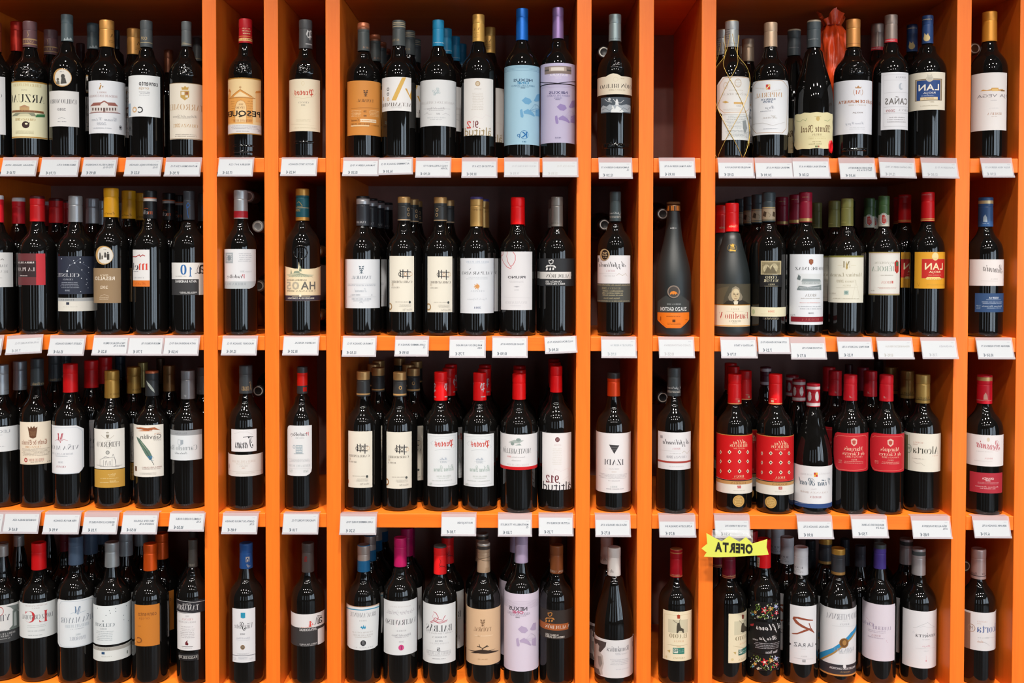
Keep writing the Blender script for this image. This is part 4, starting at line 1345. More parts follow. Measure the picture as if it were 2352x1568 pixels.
def carra(dx, dy, kind, num, ring):
    """the label with the noughts-and-crosses grid"""
    X = lambda *a: [(x + dx, y + dy) for x, y in a]
    b = '#202024'
    return [('l', b, 7, X((552, 802), (552, 862))), ('l', b, 7, X((575, 800), (575, 870))), ('l', b, 7, X((615, 800), (615, 880))), ('l', b, 6, X((556, 816), (640, 818))), ('l', b, 6, X((548, 855), (636, 858))),
            ('o', b, 549 + dx, 838 + dy, 13, 16, .7), ('o', '#c08a5a' if kind == 'CRIANZA' else b, 596 + dx, 838 + dy, 13, 16, .7), ('o', '#d8b48a', 642 + dx, 836 + dy, 13, 16, .75),
            ('t', 'CARRAIMBRE', 'S', '#5c544c', 480 + dx, 892 + dy, 652 + dx, 912 + dy), ('t', num, 'S', '#a08a70', 482 + dx, 914 + dy, 498 + dx, 932 + dy), ('t', kind, 'S', '#6e665e', 480 + dx, 942 + dy, 545 + dx, 956 + dy),
            ('o', ring, 468 + dx, 1108 + dy, 26, 30, .62), ('o', '#4a4e4c', 632 + dx, 1072 + dy, 10, 11), ('t', 'RIBERA DEL DUERO', 'S', '#9a948a', 512 + dx, 1066 + dy, 618 + dx, 1075 + dy), ('m', '#a09a90', 540 + dx, 1090 + dy, 646 + dx, 1116 + dy, 3), ('t', '14%vol 75cl', 's', '#a8a298', 575 + dx, 1126 + dy, 648 + dx, 1142 + dy)]


W('2c', 585, 148, 190, 1348, ('#383838', 393, 55, dict(bands=[(184, 240, '#c2965e', 'foil'), (378, 386, '#c2a078')], art=[('o', '#d8b482', 622, 296, 13, 15, .62), ('o', '#d8b482', 622, 338, 13, 15, .62)])),
  'tan topped cap, noughts grid label beside tree label',
  [L(464, 686, 667, 1154, '#e8e2d3', carra(0, 0, 'CRIANZA', '11', '#a8875a'))], back=[(648, 1), (680, 2)])
W('2c', 879, 148, 193, 1348, ('#383838', 396, 56, dict(bands=[(186, 243, '#c2965e', 'foil'), (382, 390, '#c2a078')], art=[('o', '#d8b482', 850, 299, 13, 15, .62), ('o', '#d8b482', 848, 341, 13, 15, .62)])),
  'tan topped cap, noughts grid label beside purple-topped cap',
  [L(772, 689, 978, 1157, '#e8e2d3', carra(313, 3, 'CRIANZA', '11', '#a8875a'))], back=[(945, 1.3)])
W('2c', 1178, 148, 190, 1348, ('#bc9252', 438, 56, dict(kind='foil', bands=[(184, 210, '#463c74', 'satin')], art=[('t', 'VALPARAISO', 'S', '#7c5a2c', 1144, 290, 1260, 306)])),
  'gold cap with purple top and white label',
  [L(1042, 704, 1319, 1166, '#e1e4ea', [('t', 'RIBERA DEL DUERO', 'S', '#a4b4c8', 1090, 726, 1280, 742), ('l', '#c4d0dc', 2, [(1100, 750), (1260, 750)]), ('t', 'VALPARAISO', 'S', '#6f7276', 1056, 815, 1308, 842), ('l', '#6f7276', 5, [(1118, 800), (1128, 792)]), ('m', '#bcc4cc', 1090, 858, 1270, 886, 2), ('o', '#d89a5a', 1184, 940, 18, 17)]
     + [('p', '#d89a5a', [(1184, 938), (1184 + 30 * math.cos(a), 940 + 26 * math.sin(a)), (1184 + 30 * math.cos(a + .3), 940 + 26 * math.sin(a + .3))]) for a in (1.2, 2.0, 2.8, 3.6, 4.4)] +
     [('t', 'CRIANZA', 'S', '#aeb6c0', 1128, 972, 1240, 986), ('t', 'Pago de Valparaiso', 'c', '#c0c6ce', 1100, 1036, 1265, 1060), ('t', '2011', 'S', '#5f6a88', 1154, 1110, 1212, 1126)])],
  back=[(1236, 1)])
W('2c', 1527, 150, 195, 1348, ('#e00c10', 421, 60, dict()),
  'scarlet cap and white red curves label',
  [L(1390, 648, 1648, 1138, '#e1dfe2', [('l', '#cc3038', 4, [(1400, 648), (1392, 690), (1410, 740), (1440, 778), (1470, 792), (1474, 780), (1448, 740), (1436, 690), (1442, 650)]), ('l', '#cc3038', 4, [(1488, 650), (1508, 680), (1508, 720), (1492, 755), (1474, 772)]), ('l', '#cc3038', 4, [(1392, 684), (1405, 676), (1410, 650)]),
                                   ('t', 'PRUNO', 'b', '#3a3a3e', 1446, 852, 1592, 874), ('m', '#c0bec4', 1450, 892, 1580, 914, 2), ('p', '#a8a8ac', [(1492, 942), (1520, 938), (1546, 942), (1520, 948)]), ('t', '2012', 'S', '#bcbcc0', 1500, 964, 1538, 975), ('l', '#cfcdd2', 2, [(1410, 1030), (1630, 1036)]), ('t', 'FINCA VILLACRECES', 'S', '#c4c2c8', 1424, 1064, 1605, 1086), ('m', '#d0ced4', 1465, 1095, 1555, 1108, 1)])],
  back=[(1556, 1)])


def valdubon(c_band, c_txt, c_em, x, y, k=1.0, txt='#ded8cc'):
    X = lambda *a: [(x + p * k, y + q * k) for p, q in a]
    t = lambda s, st, c, a, b, d, e: ('t', s, st, c, x + a * k, y + b * k, x + d * k, y + e * k)
    return [('r', c_band, x - 60 * k, y + 112 * k, x + 260 * k, y + 172 * k), t('VALDUBÓN', 'S', c_txt, 50, 122, 268, 162),
            ('l', c_em, 6 * k, X((75, 15), (78, 35), (90, 48), (108, 38), (112, 18), (100, 10), (88, 16), (75, 15))), ('p', c_em, X((48, 70), (60, 55), (120, 58), (134, 70), (132, 82), (110, 66), (70, 66), (50, 76))),
            ('p', c_em, X((50, 98), (55, 78), (66, 76), (68, 92), (60, 100))), ('p', c_em, X((78, 98), (82, 78), (92, 76), (94, 92), (88, 100))), ('p', c_em, X((104, 96), (106, 78), (118, 76), (120, 90), (112, 98)))]


W('2c', 1862, 147, 190, 1348, ('#8c8781', 438, 51, dict(kind='foil', art=[('t', 'VALDUBON', 'S', '#5c564e', 1815, 404, 1890, 420)])),
  'pewter cap and black label with white band',
  [L(1718, 706, 2008, 938, '#292b2e', valdubon('#dddbd8', '#62605e', '#e4e4e4', 1720, 706) + [('t', 'CRIANZA 2012', 'b', '#d4d4d4', 1768, 892, 1902, 908), ('t', 'RIBERA DEL DUERO', 'b', '#d4d4d4', 1768, 911, 1928, 926)])],
  back=[(1806, 1)])

W('2d', 338, 146, 147, 1360, ('#445052', 394, 48, dict(bands=[(392, 394, '#333')][:0], art=[('t', 'Azpilicueta', 'c', '#d4dad8', 283, 312, 398, 344), ('m', '#d8d4c8', 283, 348, 398, 358, 1), ('m', '#d8d4c8', 283, 358, 398, 368, 1)])),
  'grey green cap, script label over dark panel',
  [L(189, 680, 464, 917, '#e4e2e5', [('t', 'Azpilicueta', 'c', '#4a4a4c', 206, 730, 428, 798), ('t', 'RIOJA', 'S', '#c09aa0', 264, 802, 334, 820), ('l', '#b4a894', 3, [(350, 850), (370, 832), (400, 850), (425, 832), (440, 855)]), ('l', '#c8c6c8', 2, [(205, 830), (350, 836)]), ('m', '#b8b6ba', 240, 846, 345, 858, 1), ('r', '#6e6a68', 196, 705, 203, 735)]),
   L(189, 920, 464, 1074, '#484944', [('m', '#b0a280', 190, 922, 464, 936, 1), ('m', '#b0a280', 190, 1056, 464, 1070, 1), ('t', 'RESERVA 2008', 'S', '#8f8568', 230, 946, 384, 966), ('m', '#c4b68e', 225, 972, 410, 1024, 3), ('t', 'Bodegas Juan Alcorta', 'i', '#b8aa84', 245, 1032, 378, 1048)], name='lower_label'),
   L(214, 626, 294, 724, '#b89a6e', [('o', '#2a201c', 254, 675, 34, 42), ('t', '25', 'S', '#cdb084', 236, 655, 274, 685), ('m', '#cdb084', 238, 690, 272, 702, 1)], 'oval', name='medallion')])
W('2d', 825, 152, 250, 1360, ('#7c5a3c', 308, 57, dict(kind='foil', art=[('r', c, 768 + i * 13, 266, 778 + i * 13, 306) for i, c in enumerate(('#e07a24', '#e8872c', '#3a2a20', '#f09030', '#e8872c', '#4a2e1c', '#a8602c', '#e8872c', '#7a4a24'))])),
  'matte black glass and orange panel label',
  [L(694, 1016, 958, 1290, '#3a3d3c', [('p', '#e8781c', [(690, 1156), (960, 1156), (960, 1214), (885, 1290), (770, 1290), (690, 1214)]), ('l', '#c85c10', 3, [(704, 1212), (772, 1280), (888, 1280), (950, 1212)]), ('t', 'RESERVA 2008', 's', '#a0a4a4', 774, 1083, 888, 1096), ('t', 'ZUAZO GASTON', 'b', '#d8dada', 720, 1114, 936, 1147), ('t', 'RIOJA', 'b', '#d89248', 804, 1171, 860, 1184), ('m', '#8a4410', 765, 1188, 890, 1196, 1), ('r', '#5a3010', 818, 1218, 844, 1240), ('m', '#8a4410', 770, 1244, 890, 1264, 2), ('r', '#a8500e', 716, 1192, 726, 1226), ('m', '#8a4410', 918, 1212, 942, 1226, 1)],
     [(0, .2), (.3, .0), (.42, .09), (.58, .09), (.70, .0), (1, .2), (1, .72), (.72, 1), (.29, 1), (0, .72)]),
   L(777, 932, 881, 1038, '#8a7a6e', [('o', '#4a4440', 829, 985, 43, 44), ('p', '#e0842c', [(796, 1005), (806, 985), (830, 978), (852, 988), (864, 1008), (850, 1000), (842, 1012), (834, 1000), (824, 1012), (816, 1000), (806, 1010)])], 'oval', name='medallion')],
  shape='bg', glass=MATTE, extra=lambda o, sf, crop: neck_print(o, sf, crop))

W('2e', 222, 152, 243, 1368, ('#dc1216', 481, 57, dict(art=[('t', 'V Faustino', 'S', '#e8d8a8', 200, 424, 268, 446)])),
  'matte black glass, red cap and portrait label',
  [L(68, 1093, 379, 1278, '#e8ddc6', [('r', '#c88a2c', 60, 1093, 390, 1100), ('r', '#c88a2c', 60, 1268, 390, 1276), ('t', 'RIOJA', 'S', '#b4a890', 216, 1122, 286, 1140), ('l', '#c8bca4', 2, [(178, 1148), (320, 1148)]), ('t', 'Faustino V', 'S', '#b4423a', 116, 1156, 357, 1212), ('t', 'RESERVA', 'S', '#7a6e60', 200, 1224, 296, 1238), ('m', '#c0b49c', 228, 1242, 268, 1250, 1)]),
   L(68, 920, 379, 1092, '#4b4637', [('p', '#5d5440', [(68, 1092), (68, 990), (140, 950), (200, 940), (160, 1030), (150, 1092)]), ('p', '#2f2a22', [(150, 1092), (185, 1060), (220, 1050), (300, 1050), (335, 1066), (370, 1092)]),
                                   ('p', '#857b68', [(222, 985), (205, 1000), (192, 1030), (200, 1056), (228, 1066), (240, 1040)]), ('p', '#857b68', [(284, 985), (300, 1000), (312, 1028), (304, 1054), (284, 1062), (272, 1040)]), ('p', '#8f8570', [(218, 995), (226, 955), (255, 938), (284, 955), (294, 995), (276, 968), (234, 968)]),
                                   ('o', '#c6b28c', 255, 1010, 35, 52), ('o', '#d2c19c', 262, 985, 22, 20), ('l', '#6b5a45', 4, [(234, 998), (248, 996)]), ('l', '#6b5a45', 4, [(264, 996), (278, 998)]), ('l', '#3a3026', 5, [(238, 1006), (248, 1006)]), ('l', '#3a3026', 5, [(264, 1006), (275, 1006)]), ('l', '#a08560', 4, [(257, 1004), (253, 1024), (262, 1026)]), ('l', '#8e6450', 4, [(244, 1042), (268, 1042)]), ('p', '#d8d0bb', [(236, 1068), (256, 1060), (276, 1066), (270, 1092), (244, 1092)])], name='portrait_label'),
   L(166, 578, 290, 656, '#30342f', [('o', '#8a7440', 228, 616, 60, 36, .93), ('p', '#d8a83c', [(206, 605), (206, 585), (222, 592), (236, 580), (250, 590), (258, 586), (252, 610)]), ('r', '#d8a83c', 204, 614, 262, 622), ('p', '#d8a83c', [(196, 628), (270, 634), (268, 648), (240, 642), (198, 644)])], 'oval', name='emblem')],
  shape='bg', glass=MATTE, back=[(130, 1), (92, 2)])
W('2e', 526, 143, 152, 1358, ('#3d474b', 399, 56, dict(bands=[(276, 283, '#bfa878'), (287, 376, '#b3a084'), (380, 387, '#bfa878')], art=[('p', '#5a4c3a', [(480, 350), (490, 310), (512, 318), (505, 360)]), ('p', '#5a4c3a', [(560, 352), (566, 312), (582, 320), (580, 360)]), ('l', '#8a7a5c', 3, [(520, 320), (545, 340), (535, 360)])])),
  'slate cap with cream band, engraving and strip',
  [L(464, 726, 633, 842, '#b8aa86', [('r', '#8f8464', 472, 736, 626, 834), ('o', '#c9bd98', 510, 790, 26, 34), ('o', '#c9bd98', 575, 785, 34, 36), ('p', '#6a6048', [(490, 834), (520, 770), (545, 800), (560, 765), (600, 834)]), ('m', '#5f5640', 476, 742, 620, 830, 8)], name='picture_label'),
   L(384, 1116, 675, 1194, '#e3dcbc', [('t', '2010', 'S', '#d0705a', 524, 1142, 578, 1158), ('m', '#d0c8a8', 460, 1166, 600, 1176, 1), ('o', '#bcc49a', 404, 1152, 18, 22)], name='vintage_strip'),
   L(455, 848, 640, 945, '#121011', [('t', 'COTO', 'S', '#d9cfae', 503, 852, 594, 877), ('t', 'MAYOR', 'S', '#d9cfae', 488, 880, 610, 904), ('t', 'RIOJA', 'S', '#c8bd9c', 526, 916, 578, 931), ('l', '#c8bd9c', 2, [(494, 938), (606, 938)])], name='name_panel'),
   L(480, 1198, 615, 1220, '#121011', [('t', 'CRIANZA', 'S', '#c8bd9c', 498, 1201, 606, 1217)], name='name_panel')],
  back=[(432, 1), (358, 2), (294, 3), (231, 4)])
W('2e', 836, 145, 152, 1366, ('#951a33', 404, 55, dict(kind='satin', bands=[(370, 396, '#c09a5c', 'foil')], art=[('m', '#d8b078', 812, 186, 872, 198, 1)])),
  'crimson cap with gold band, engraved house label',
  [L(706, 671, 986, 1262, '#e1e5eb', [('p', '#8a4a3c', [(868, 718), (886, 710), (904, 718), (904, 745), (886, 762), (868, 745)]), ('m', '#c08a3c', 874, 722, 900, 752, 3), ('t', 'COTO DE IMAZ', 'S', '#54565c', 753, 778, 1000, 804), ('r', '#d8dcdf', 768, 834, 970, 972), ('p', '#8f9a9c', [(805, 900), (815, 876), (960, 880), (968, 902)]), ('r', '#c2c9ca', 808, 900, 968, 926), ('m', '#5d686c', 812, 902, 964, 924, 2), ('p', '#7a8688', [(770, 960), (785, 935), (860, 945), (970, 925), (970, 972), (768, 972)]), ('p', '#6a7678', [(768, 880), (782, 840), (800, 858), (796, 890)]), ('m', '#e1e5eb', 775, 945, 960, 968, 3),
                                  ('t', 'RIOJA', 'S', '#9a948e', 836, 1003, 930, 1028), ('m', '#b8b4b0', 795, 1034, 960, 1046, 1), ('m', '#d89a94', 775, 1070, 970, 1084, 1), ('m', '#a8aeb6', 775, 1102, 970, 1140, 2), ('t', '2008', 'S', '#8a8a90', 864, 1158, 908, 1170), ('r', '#86202c', 718, 1196, 990, 1238), ('t', 'RESERVA', 'S', '#b0605c', 808, 1208, 950, 1228), ('t', '75cl', 's', '#9aa0a6', 716, 1172, 756, 1186)])],
  back=[(757, 1), (683, 2), (608, 3)])
W('2e', 1184, 146, 205, 1362, ('#7a7740', 433, 51, dict(bands=[(428, 433, '#a59a5c')], art=[('m', '#c4b878', 1138, 394, 1180, 410, 1)])),
  'olive cap and pale label with monogram',
  [L(1028, 682, 1323, 1077, '#e1decf', [('r', '#84803e', 1020, 682, 1330, 697), ('t', 'M', 'S', '#8a8064', 1150, 730, 1216, 782), ('p', '#b09a5c', [(1176, 785), (1184, 726), (1194, 785), (1185, 802)]), ('l', '#c8c0a0', 2, [(1110, 765), (1150, 765)]), ('l', '#c8c0a0', 2, [(1220, 765), (1260, 765)]), ('t', 'Martinez Lacuesta', 'i', '#a8a188', 1048, 826, 1312, 858), ('t', 'Crianza 2009', 'i', '#bab39c', 1100, 884, 1262, 908), ('t', 'RIOJA', 'S', '#bab39c', 1150, 926, 1218, 942), ('l', '#c8c2b0', 2, [(1095, 950), (1270, 950)]), ('r', '#a9bcb4', 1160, 975, 1200, 1010), ('o', '#7f9a94', 1180, 992, 12, 12), ('l', '#d2cdbc', 3, [(1230, 1040), (1260, 900), (1290, 1030)]), ('t', '13,5% vol', 's', '#b8b2a0', 1042, 992, 1092, 1004), ('m', '#b8b2a0', 1060, 1034, 1300, 1050, 1)])],
  back=[(1082, 1), (982, 2)])
W('2f', 177, 139, 183, 1358, ('#39542f', 438, 46, dict(bands=[(342, 438, '#b9b4a4')], art=[('o', '#d8d4cc', 180, 377, 38, 52), ('o', '#38504a', 180, 377, 34, 48, .94), ('p', '#c03a34', [(166, 345), (184, 340), (200, 352), (204, 400), (184, 418), (166, 404)]), ('m', '#e0b0a4', 172, 358, 198, 404, 4)])),
  'green cap and red neck seal',
  [L(56, 652, 314, 1015, '#e2e0da', [('r', '#a08a4c', 40, 652, 330, 660), ('r', '#a08a4c', 40, 1006, 330, 1014), ('l', '#c88a7c', 3, [(70, 668), (310, 668), (310, 1000), (66, 1000), (70, 668)]), ('t', 'FERNANDEZ DE', 'S', '#a9a99c', 106, 734, 290, 752), ('t', 'PIÉROLA', 'S', '#8fa093', 82, 758, 292, 814), ('p', '#b4342c', [(270, 740), (290, 718), (304, 735), (304, 815), (290, 834), (272, 810)]), ('r', '#3f6a4c', 284, 736, 300, 770), ('m', '#b4b0a4', 150, 842, 268, 853, 1), ('t', 'RIOJA', 'S', '#c88c84', 160, 895, 242, 920), ('r', '#c87068', 246, 894, 260, 915), ('m', '#d0aaa2', 130, 944, 290, 966, 2), ('m', '#b4b0a4', 76, 968, 106, 980, 1)])],
  back=[(74, 1), (-22, 2)])
W('2f', 545, 137, 152, 1362, ('#ca141a', 396, 55, dict(kind='satin', bands=[(372, 377, '#d8b060'), (384, 390, '#d8b060')], art=[('m', '#d8908a', 500, 165, 585, 178, 1)])),
  'red cap and yellow label with red square',
  [L(441, 652, 697, 959, '#e4a42a', [('r', '#d8a848', 496, 706, 694, 876), ('r', '#c42a26', 500, 711, 690, 872), ('t', 'LAN', 'b', '#efe0b4', 526, 744, 674, 801), ('t', 'RIOJA', 'b', '#efe0b4', 560, 811, 654, 832), ('m', '#d88a70', 545, 842, 665, 850, 1), ('p', '#eccf84', [(530, 878), (545, 862), (650, 862), (668, 878), (650, 884), (545, 884)]), ('o', '#ecd79c', 614, 690, 28, 34), ('p', '#ecd79c', [(594, 690), (598, 660), (612, 678), (628, 660), (636, 690)]), ('m', '#c89a4c', 596, 700, 632, 718, 3), ('t', 'CRIANZA', 'S', '#c88a2c', 555, 872, 664, 886), ('m', '#c89a34', 530, 922, 690, 932, 1), ('l', '#c48a24', 3, [(462, 910), (475, 935), (485, 908)])])],
  back=[(357, 1), (266, 2)])
W('2f', 1030, 141, 195, 1365, ('#294771', 440, 59, dict(bands=[(220, 247, '#bba67c', 'foil'), (394, 440, '#2d4f7c')], art=[('p', '#b4c4d0', [(1014, 400), (1016, 360), (1032, 338), (1046, 362), (1050, 402)]), ('m', '#9db0c4', 1004, 404, 1062, 420, 1)])),
  'navy cap with gold ring and split labels',
  [L(901, 714, 1187, 936, '#ebe3e1', [('t', 'Beronia', 'c', '#77706e', 1012, 762, 1174, 834, .12), ('l', '#a8a09c', 2, [(1095, 806), (1165, 832)]), ('t', 'RIOJA', 'S', '#c4bcb8', 1080, 872, 1136, 886), ('l', '#d0c8c4', 2, [(995, 894), (1138, 896)])]),
   L(947, 998, 1183, 1157, '#2f4d78', [('t', 'RESERVA', 'b', '#d4dae2', 1062, 1028, 1140, 1044), ('l', '#b4c0d0', 2, [(1040, 1052), (1160, 1052)]), ('m', '#b4c0d0', 990, 1066, 1172, 1090, 2), ('t', 'Bodegas Beronia', 'i', '#c4ced8', 1005, 1100, 1168, 1116), ('m', '#9eb0c4', 1030, 1118, 1160, 1126, 1), ('m', '#9eb0c4', 956, 1096, 994, 1134, 3)], name='lower_label')])

# ------------------------------------------------------------------ third shelf
W('3a', 18, 146, 130, 1336, ('#a5a9ad', 391, 57, dict(kind='foil', art=[('m', '#6a6e74', 40, 335, 72, 362, 1)])),
  'light silver cap beside the picture edge',
  [L(-140, 657, 152, 866, '#e3e5e7', [('t', 'LEGARIS', 's', '#9aa0a8', -120, 686, 84, 710), ('m', '#b4b8be', -40, 720, 20, 732, 1), ('m', '#a8acb2', -20, 815, 46, 828, 1)])],
  back=[(166, 1)])
W('3a', 306, 146, 78, 1336, ('#383e40', 316, 53, dict(art=[('t', 'Conde de Siruela', 'f', '#b8a478', 262, 284, 372, 308)])),
  'black cap and cream label with brown crown',
  [L(159, 617, 416, 972, '#e9dcc8', [('p', '#6a4630', [(238, 745), (222, 652), (242, 672), (250, 648), (262, 668), (276, 648), (284, 668), (304, 654), (292, 745), (266, 755)]), ('m', '#9a7858', 240, 690, 290, 735, 4), ('t', 'Conde de Siruela', 'f', '#94604a', 174, 764, 384, 808), ('t', 'CRIANZA 2009', 'S', '#c08a5a', 204, 816, 330, 834), ('m', '#8a7f74', 168, 838, 408, 904, 6), ('o', '#a83c3a', 207, 935, 16, 19), ('o', '#e0b8ae', 207, 935, 9, 11), ('t', 'RIBERA DEL DUERO', 'S', '#b4625a', 232, 922, 358, 944), ('m', '#a08c80', 240, 948, 350, 954, 1), ('m', '#8a7f74', 388, 934, 410, 950, 1), ('l', '#c8b8a2', 2, [(162, 958), (412, 958)])])],
  back=[(458, 1), (545, 2)])
W('3a', 588, 146, 122, 1345, ('#de1418', 371, 60, dict()),
  'scarlet cap, chamfered label with red monogram',
  [L(429, 648, 696, 1052, '#e5e7eb', [('l', '#a9b8c8', 3, [(440, 660), (640, 660), (684, 690), (686, 1008), (655, 1040), (440, 1040)]), ('t', 'M', 'S', '#b43a4a', 476, 712, 524, 770), ('l', '#b43a4a', 4, [(478, 712), (500, 790), (522, 712)]), ('l', '#c07a84', 3, [(455, 770), (480, 762), (500, 774), (530, 762), (562, 772)]), ('t', 'VIÑA MAYOR', 'S', '#8b8e96', 390, 806, 654, 850), ('t', 'RIBERA DEL DUERO', 'S', '#aab0ba', 416, 876, 606, 892), ('m', '#b8bec6', 455, 898, 565, 908, 1), ('t', '2010', 'S', '#aab0ba', 482, 946, 522, 960), ('t', 'CRIANZA', 'S', '#b4606a', 466, 982, 544, 998)],
     [(0, 0), (.8, 0), (1, .09), (1, .88), (.86, 1), (0, 1)])],
  back=[(762, 1), (886, 2)])
W('3a', 942, 146, 178, 1346, ('#b98c3e', 419, 60, dict(kind='foil', art=[('t', 'FEDERICO', 'S', '#7a5620', 925, 374, 1002, 392)])),
  'gold cap, church drawing and gold lower label',
  [L(793, 676, 1044, 1010, '#e4e2dc', [('p', '#a8a498', [(890, 712), (888, 702), (902, 698), (914, 702), (912, 712)]), ('l', '#b0aa9c', 3, [(850, 728), (880, 752), (902, 756), (930, 750), (955, 728)]), ('p', '#8a8478', [(888, 722), (916, 722), (912, 745), (902, 752), (892, 745)]), ('t', 'FINCA', 'S', '#aaa69c', 885, 768, 930, 780), ('t', 'FEDERICO', 'S', '#4b4a48', 815, 782, 1004, 826), ('t', 'ROBLE', 'S', '#aaa69c', 888, 828, 932, 838), ('o', '#8f8f8c', 902, 872, 16, 17), ('o', '#c0c0bc', 902, 872, 9, 10)]
     + [('l', '#77767a', 2.5, q) for q in ([(840, 978), (840, 930), (868, 918), (960, 912), (972, 985)], [(870, 918), (880, 905), (915, 912)], [(940, 905), (948, 885), (956, 905), (970, 940), (970, 985)], [(868, 935), (868, 985)], [(885, 980), (885, 945), (896, 940), (900, 980)], [(915, 980), (915, 950), (926, 945), (930, 980)], [(940, 925), (940, 985)], [(812, 975), (860, 978)], [(972, 980), (1020, 975)], [(838, 985), (1000, 985)])]),
   L(796, 1016, 1045, 1166, '#c0953f', [('t', 'Ribera', 'i', '#e4cf9a', 905, 1046, 972, 1060), ('m', '#dcc48c', 912, 1062, 965, 1072, 1), ('m', '#dcc48c', 828, 1084, 1000, 1094, 1), ('t', 'Roble', 'i', '#e4cf9a', 918, 1102, 972, 1116), ('m', '#dcc48c', 835, 1118, 995, 1126, 1)], name='lower_label')],
  back=[(1113, 1)])
W('3a', 1282, 147, 180, 1347, ('#323436', 401, 55, dict(bands=[(176, 212, '#b4623c', 'foil')], art=[('p', '#cfd6cc', [(1230, 268), (1262, 300), (1296, 345), (1302, 372), (1278, 352), (1245, 310)]), ('p', '#cfd6cc', [(1334, 265), (1346, 280), (1340, 300)])])),
  'black cap with feather, long feather label',
  [L(1127, 643, 1376, 1077, '#e6e2d9', [('p', '#a8623c', [(1145, 668), (1180, 660), (1240, 668), (1300, 660), (1350, 684), (1290, 680), (1240, 690), (1190, 678)]), ('p', '#c0764a', [(1160, 690), (1220, 682), (1290, 692), (1230, 694)]), ('l', '#8a4a30', 5, [(1150, 660), (1200, 678), (1280, 684)]), ('t', 'CEPA', 's', '#d09a7a', 1296, 706, 1356, 720), ('t', 'Gavilán', 's', '#5a5654', 1184, 720, 1356, 758), ('t', '2009', 's', '#a39e98', 1292, 756, 1358, 771),
                                   ('p', '#5f7a6c', [(1150, 736), (1180, 758), (1225, 815), (1262, 862), (1282, 905), (1280, 925), (1262, 935), (1225, 890), (1190, 825), (1160, 770)]), ('p', '#4a7a9a', [(1240, 900), (1282, 900), (1280, 926), (1262, 936)]), ('p', '#8fa088', [(1170, 760), (1200, 795), (1245, 860), (1215, 830)]), ('l', '#3f4a48', 4, [(1155, 745), (1215, 830), (1262, 915), (1296, 975)]), ('l', '#6f9aaa', 3, [(1255, 930), (1292, 940)]), ('l', '#6f9aaa', 3, [(1285, 905), (1290, 920)]),
                                   ('r', '#5a3a2a', 1140, 985, 1154, 1025), ('t', 'RIBERA DEL DUERO', 's', '#a8837a', 1196, 990, 1360, 1001), ('m', '#b4a49c', 1195, 1004, 1350, 1014, 1), ('m', '#aaa69e', 1170, 1040, 1320, 1060, 2)])])
W('3a', 1572, 147, 178, 1347, ('#8b8c90', 427, 58, dict(kind='foil', art=[('t', 'C', 'c', '#d8d8dc', 1535, 390, 1555, 410)])),
  'steel grey cap and pale script label',
  [L(1424, 688, 1686, 938, '#dadfe3', [('r', '#9a9ea2', 1420, 680, 1690, 730), ('t', 'Ribera del Duero', 'i', '#7a7e84', 1460, 702, 1562, 720), ('l', '#aab4bc', 4, [(1484, 770), (1484, 800), (1506, 812), (1528, 800), (1528, 768), (1484, 765)]), ('p', '#9fa9b2', [(1506, 768), (1528, 770), (1526, 800), (1506, 808)]), ('t', 'Carmelo Rodero', 'S', '#8b9498', 1380, 812, 1646, 854), ('t', 'Tinto roble', 'c', '#6a7076', 1460, 866, 1562, 886)])],
  back=[(1682, 1)])

W('3b', 384, 145, 135, 1360, ('#43484b', 381, 56, dict(art=[('t', 'Tarsus', 'c', '#c8a878', 346, 280, 430, 356)])),
  'slate cap with gold script, two white labels',
  [L(231, 892, 525, 1073, '#e2dedb', [('t', 'RIBERA DEL DUERO', 'S', '#c9b8ae', 268, 938, 462, 958), ('m', '#cfc6be', 300, 964, 420, 972, 1), ('t', 'CRIANZA', 'S', '#b4a8a0', 328, 980, 398, 992), ('t', '2009', 'S', '#c8a49a', 348, 998, 376, 1008), ('l', '#c4bcb4', 2, [(235, 1012), (380, 1034), (520, 1012)]), ('m', '#cfc6be', 290, 1040, 460, 1052, 1), ('o', '#9a8a7c', 244, 985, 8, 22)], name='lower_label'),
   L(263, 680, 470, 866, '#e6e4e6', [('t', 'Tarsus', 'c', '#3f3f42', 292, 738, 442, 838), ('l', '#3f3f42', 5, [(360, 745), (400, 738), (442, 738)]), ('l', '#c4c0c4', 2, [(285, 715), (330, 700), (400, 700), (438, 722)])])])
W('3b', 856, 140, 147, 1362, ('#3a3a3b', 382, 45, dict(bands=[(208, 314, '#dc2014')], art=[('r', '#dc2014', 860, 325, 892, 362)])),
  'black cap with red sleeve, rounded label',
  [L(732, 648, 934, 1069, '#e3e4e6', [('t', 'radoRey', 'S', '#3f3a3c', 754, 704, 892, 744), ('t', 'P', 'S', '#b82a38', 888, 700, 910, 730), ('t', 'ROBLE 2011', 'S', '#a8b0b4', 798, 744, 870, 758), ('r', '#aab8bf', 800, 810, 856, 880), ('m', '#e3e4e6', 806, 816, 850, 875, 3), ('o', '#a8b4bc', 786, 824, 12, 16, .6), ('l', '#8a98a0', 4, [(785, 882), (865, 882)]), ('m', '#b4b8bc', 745, 926, 920, 956, 3), ('t', 'RIBERA DEL DUERO', 'S', '#b0b6ba', 742, 974, 920, 994), ('l', '#c4c8cc', 2, [(745, 1002), (920, 1002)]), ('t', '14%', 'i', '#a4b4b0', 862, 1018, 908, 1038), ('t', '75cl', 'i', '#a4b4b0', 750, 1016, 776, 1036)],
     [(.18, 0), (1, 0), (1, .86), (.97, .93), (.9, .97), (.78, 1), (0, 1), (0, .1), (.03, .04), (.09, .01)])])

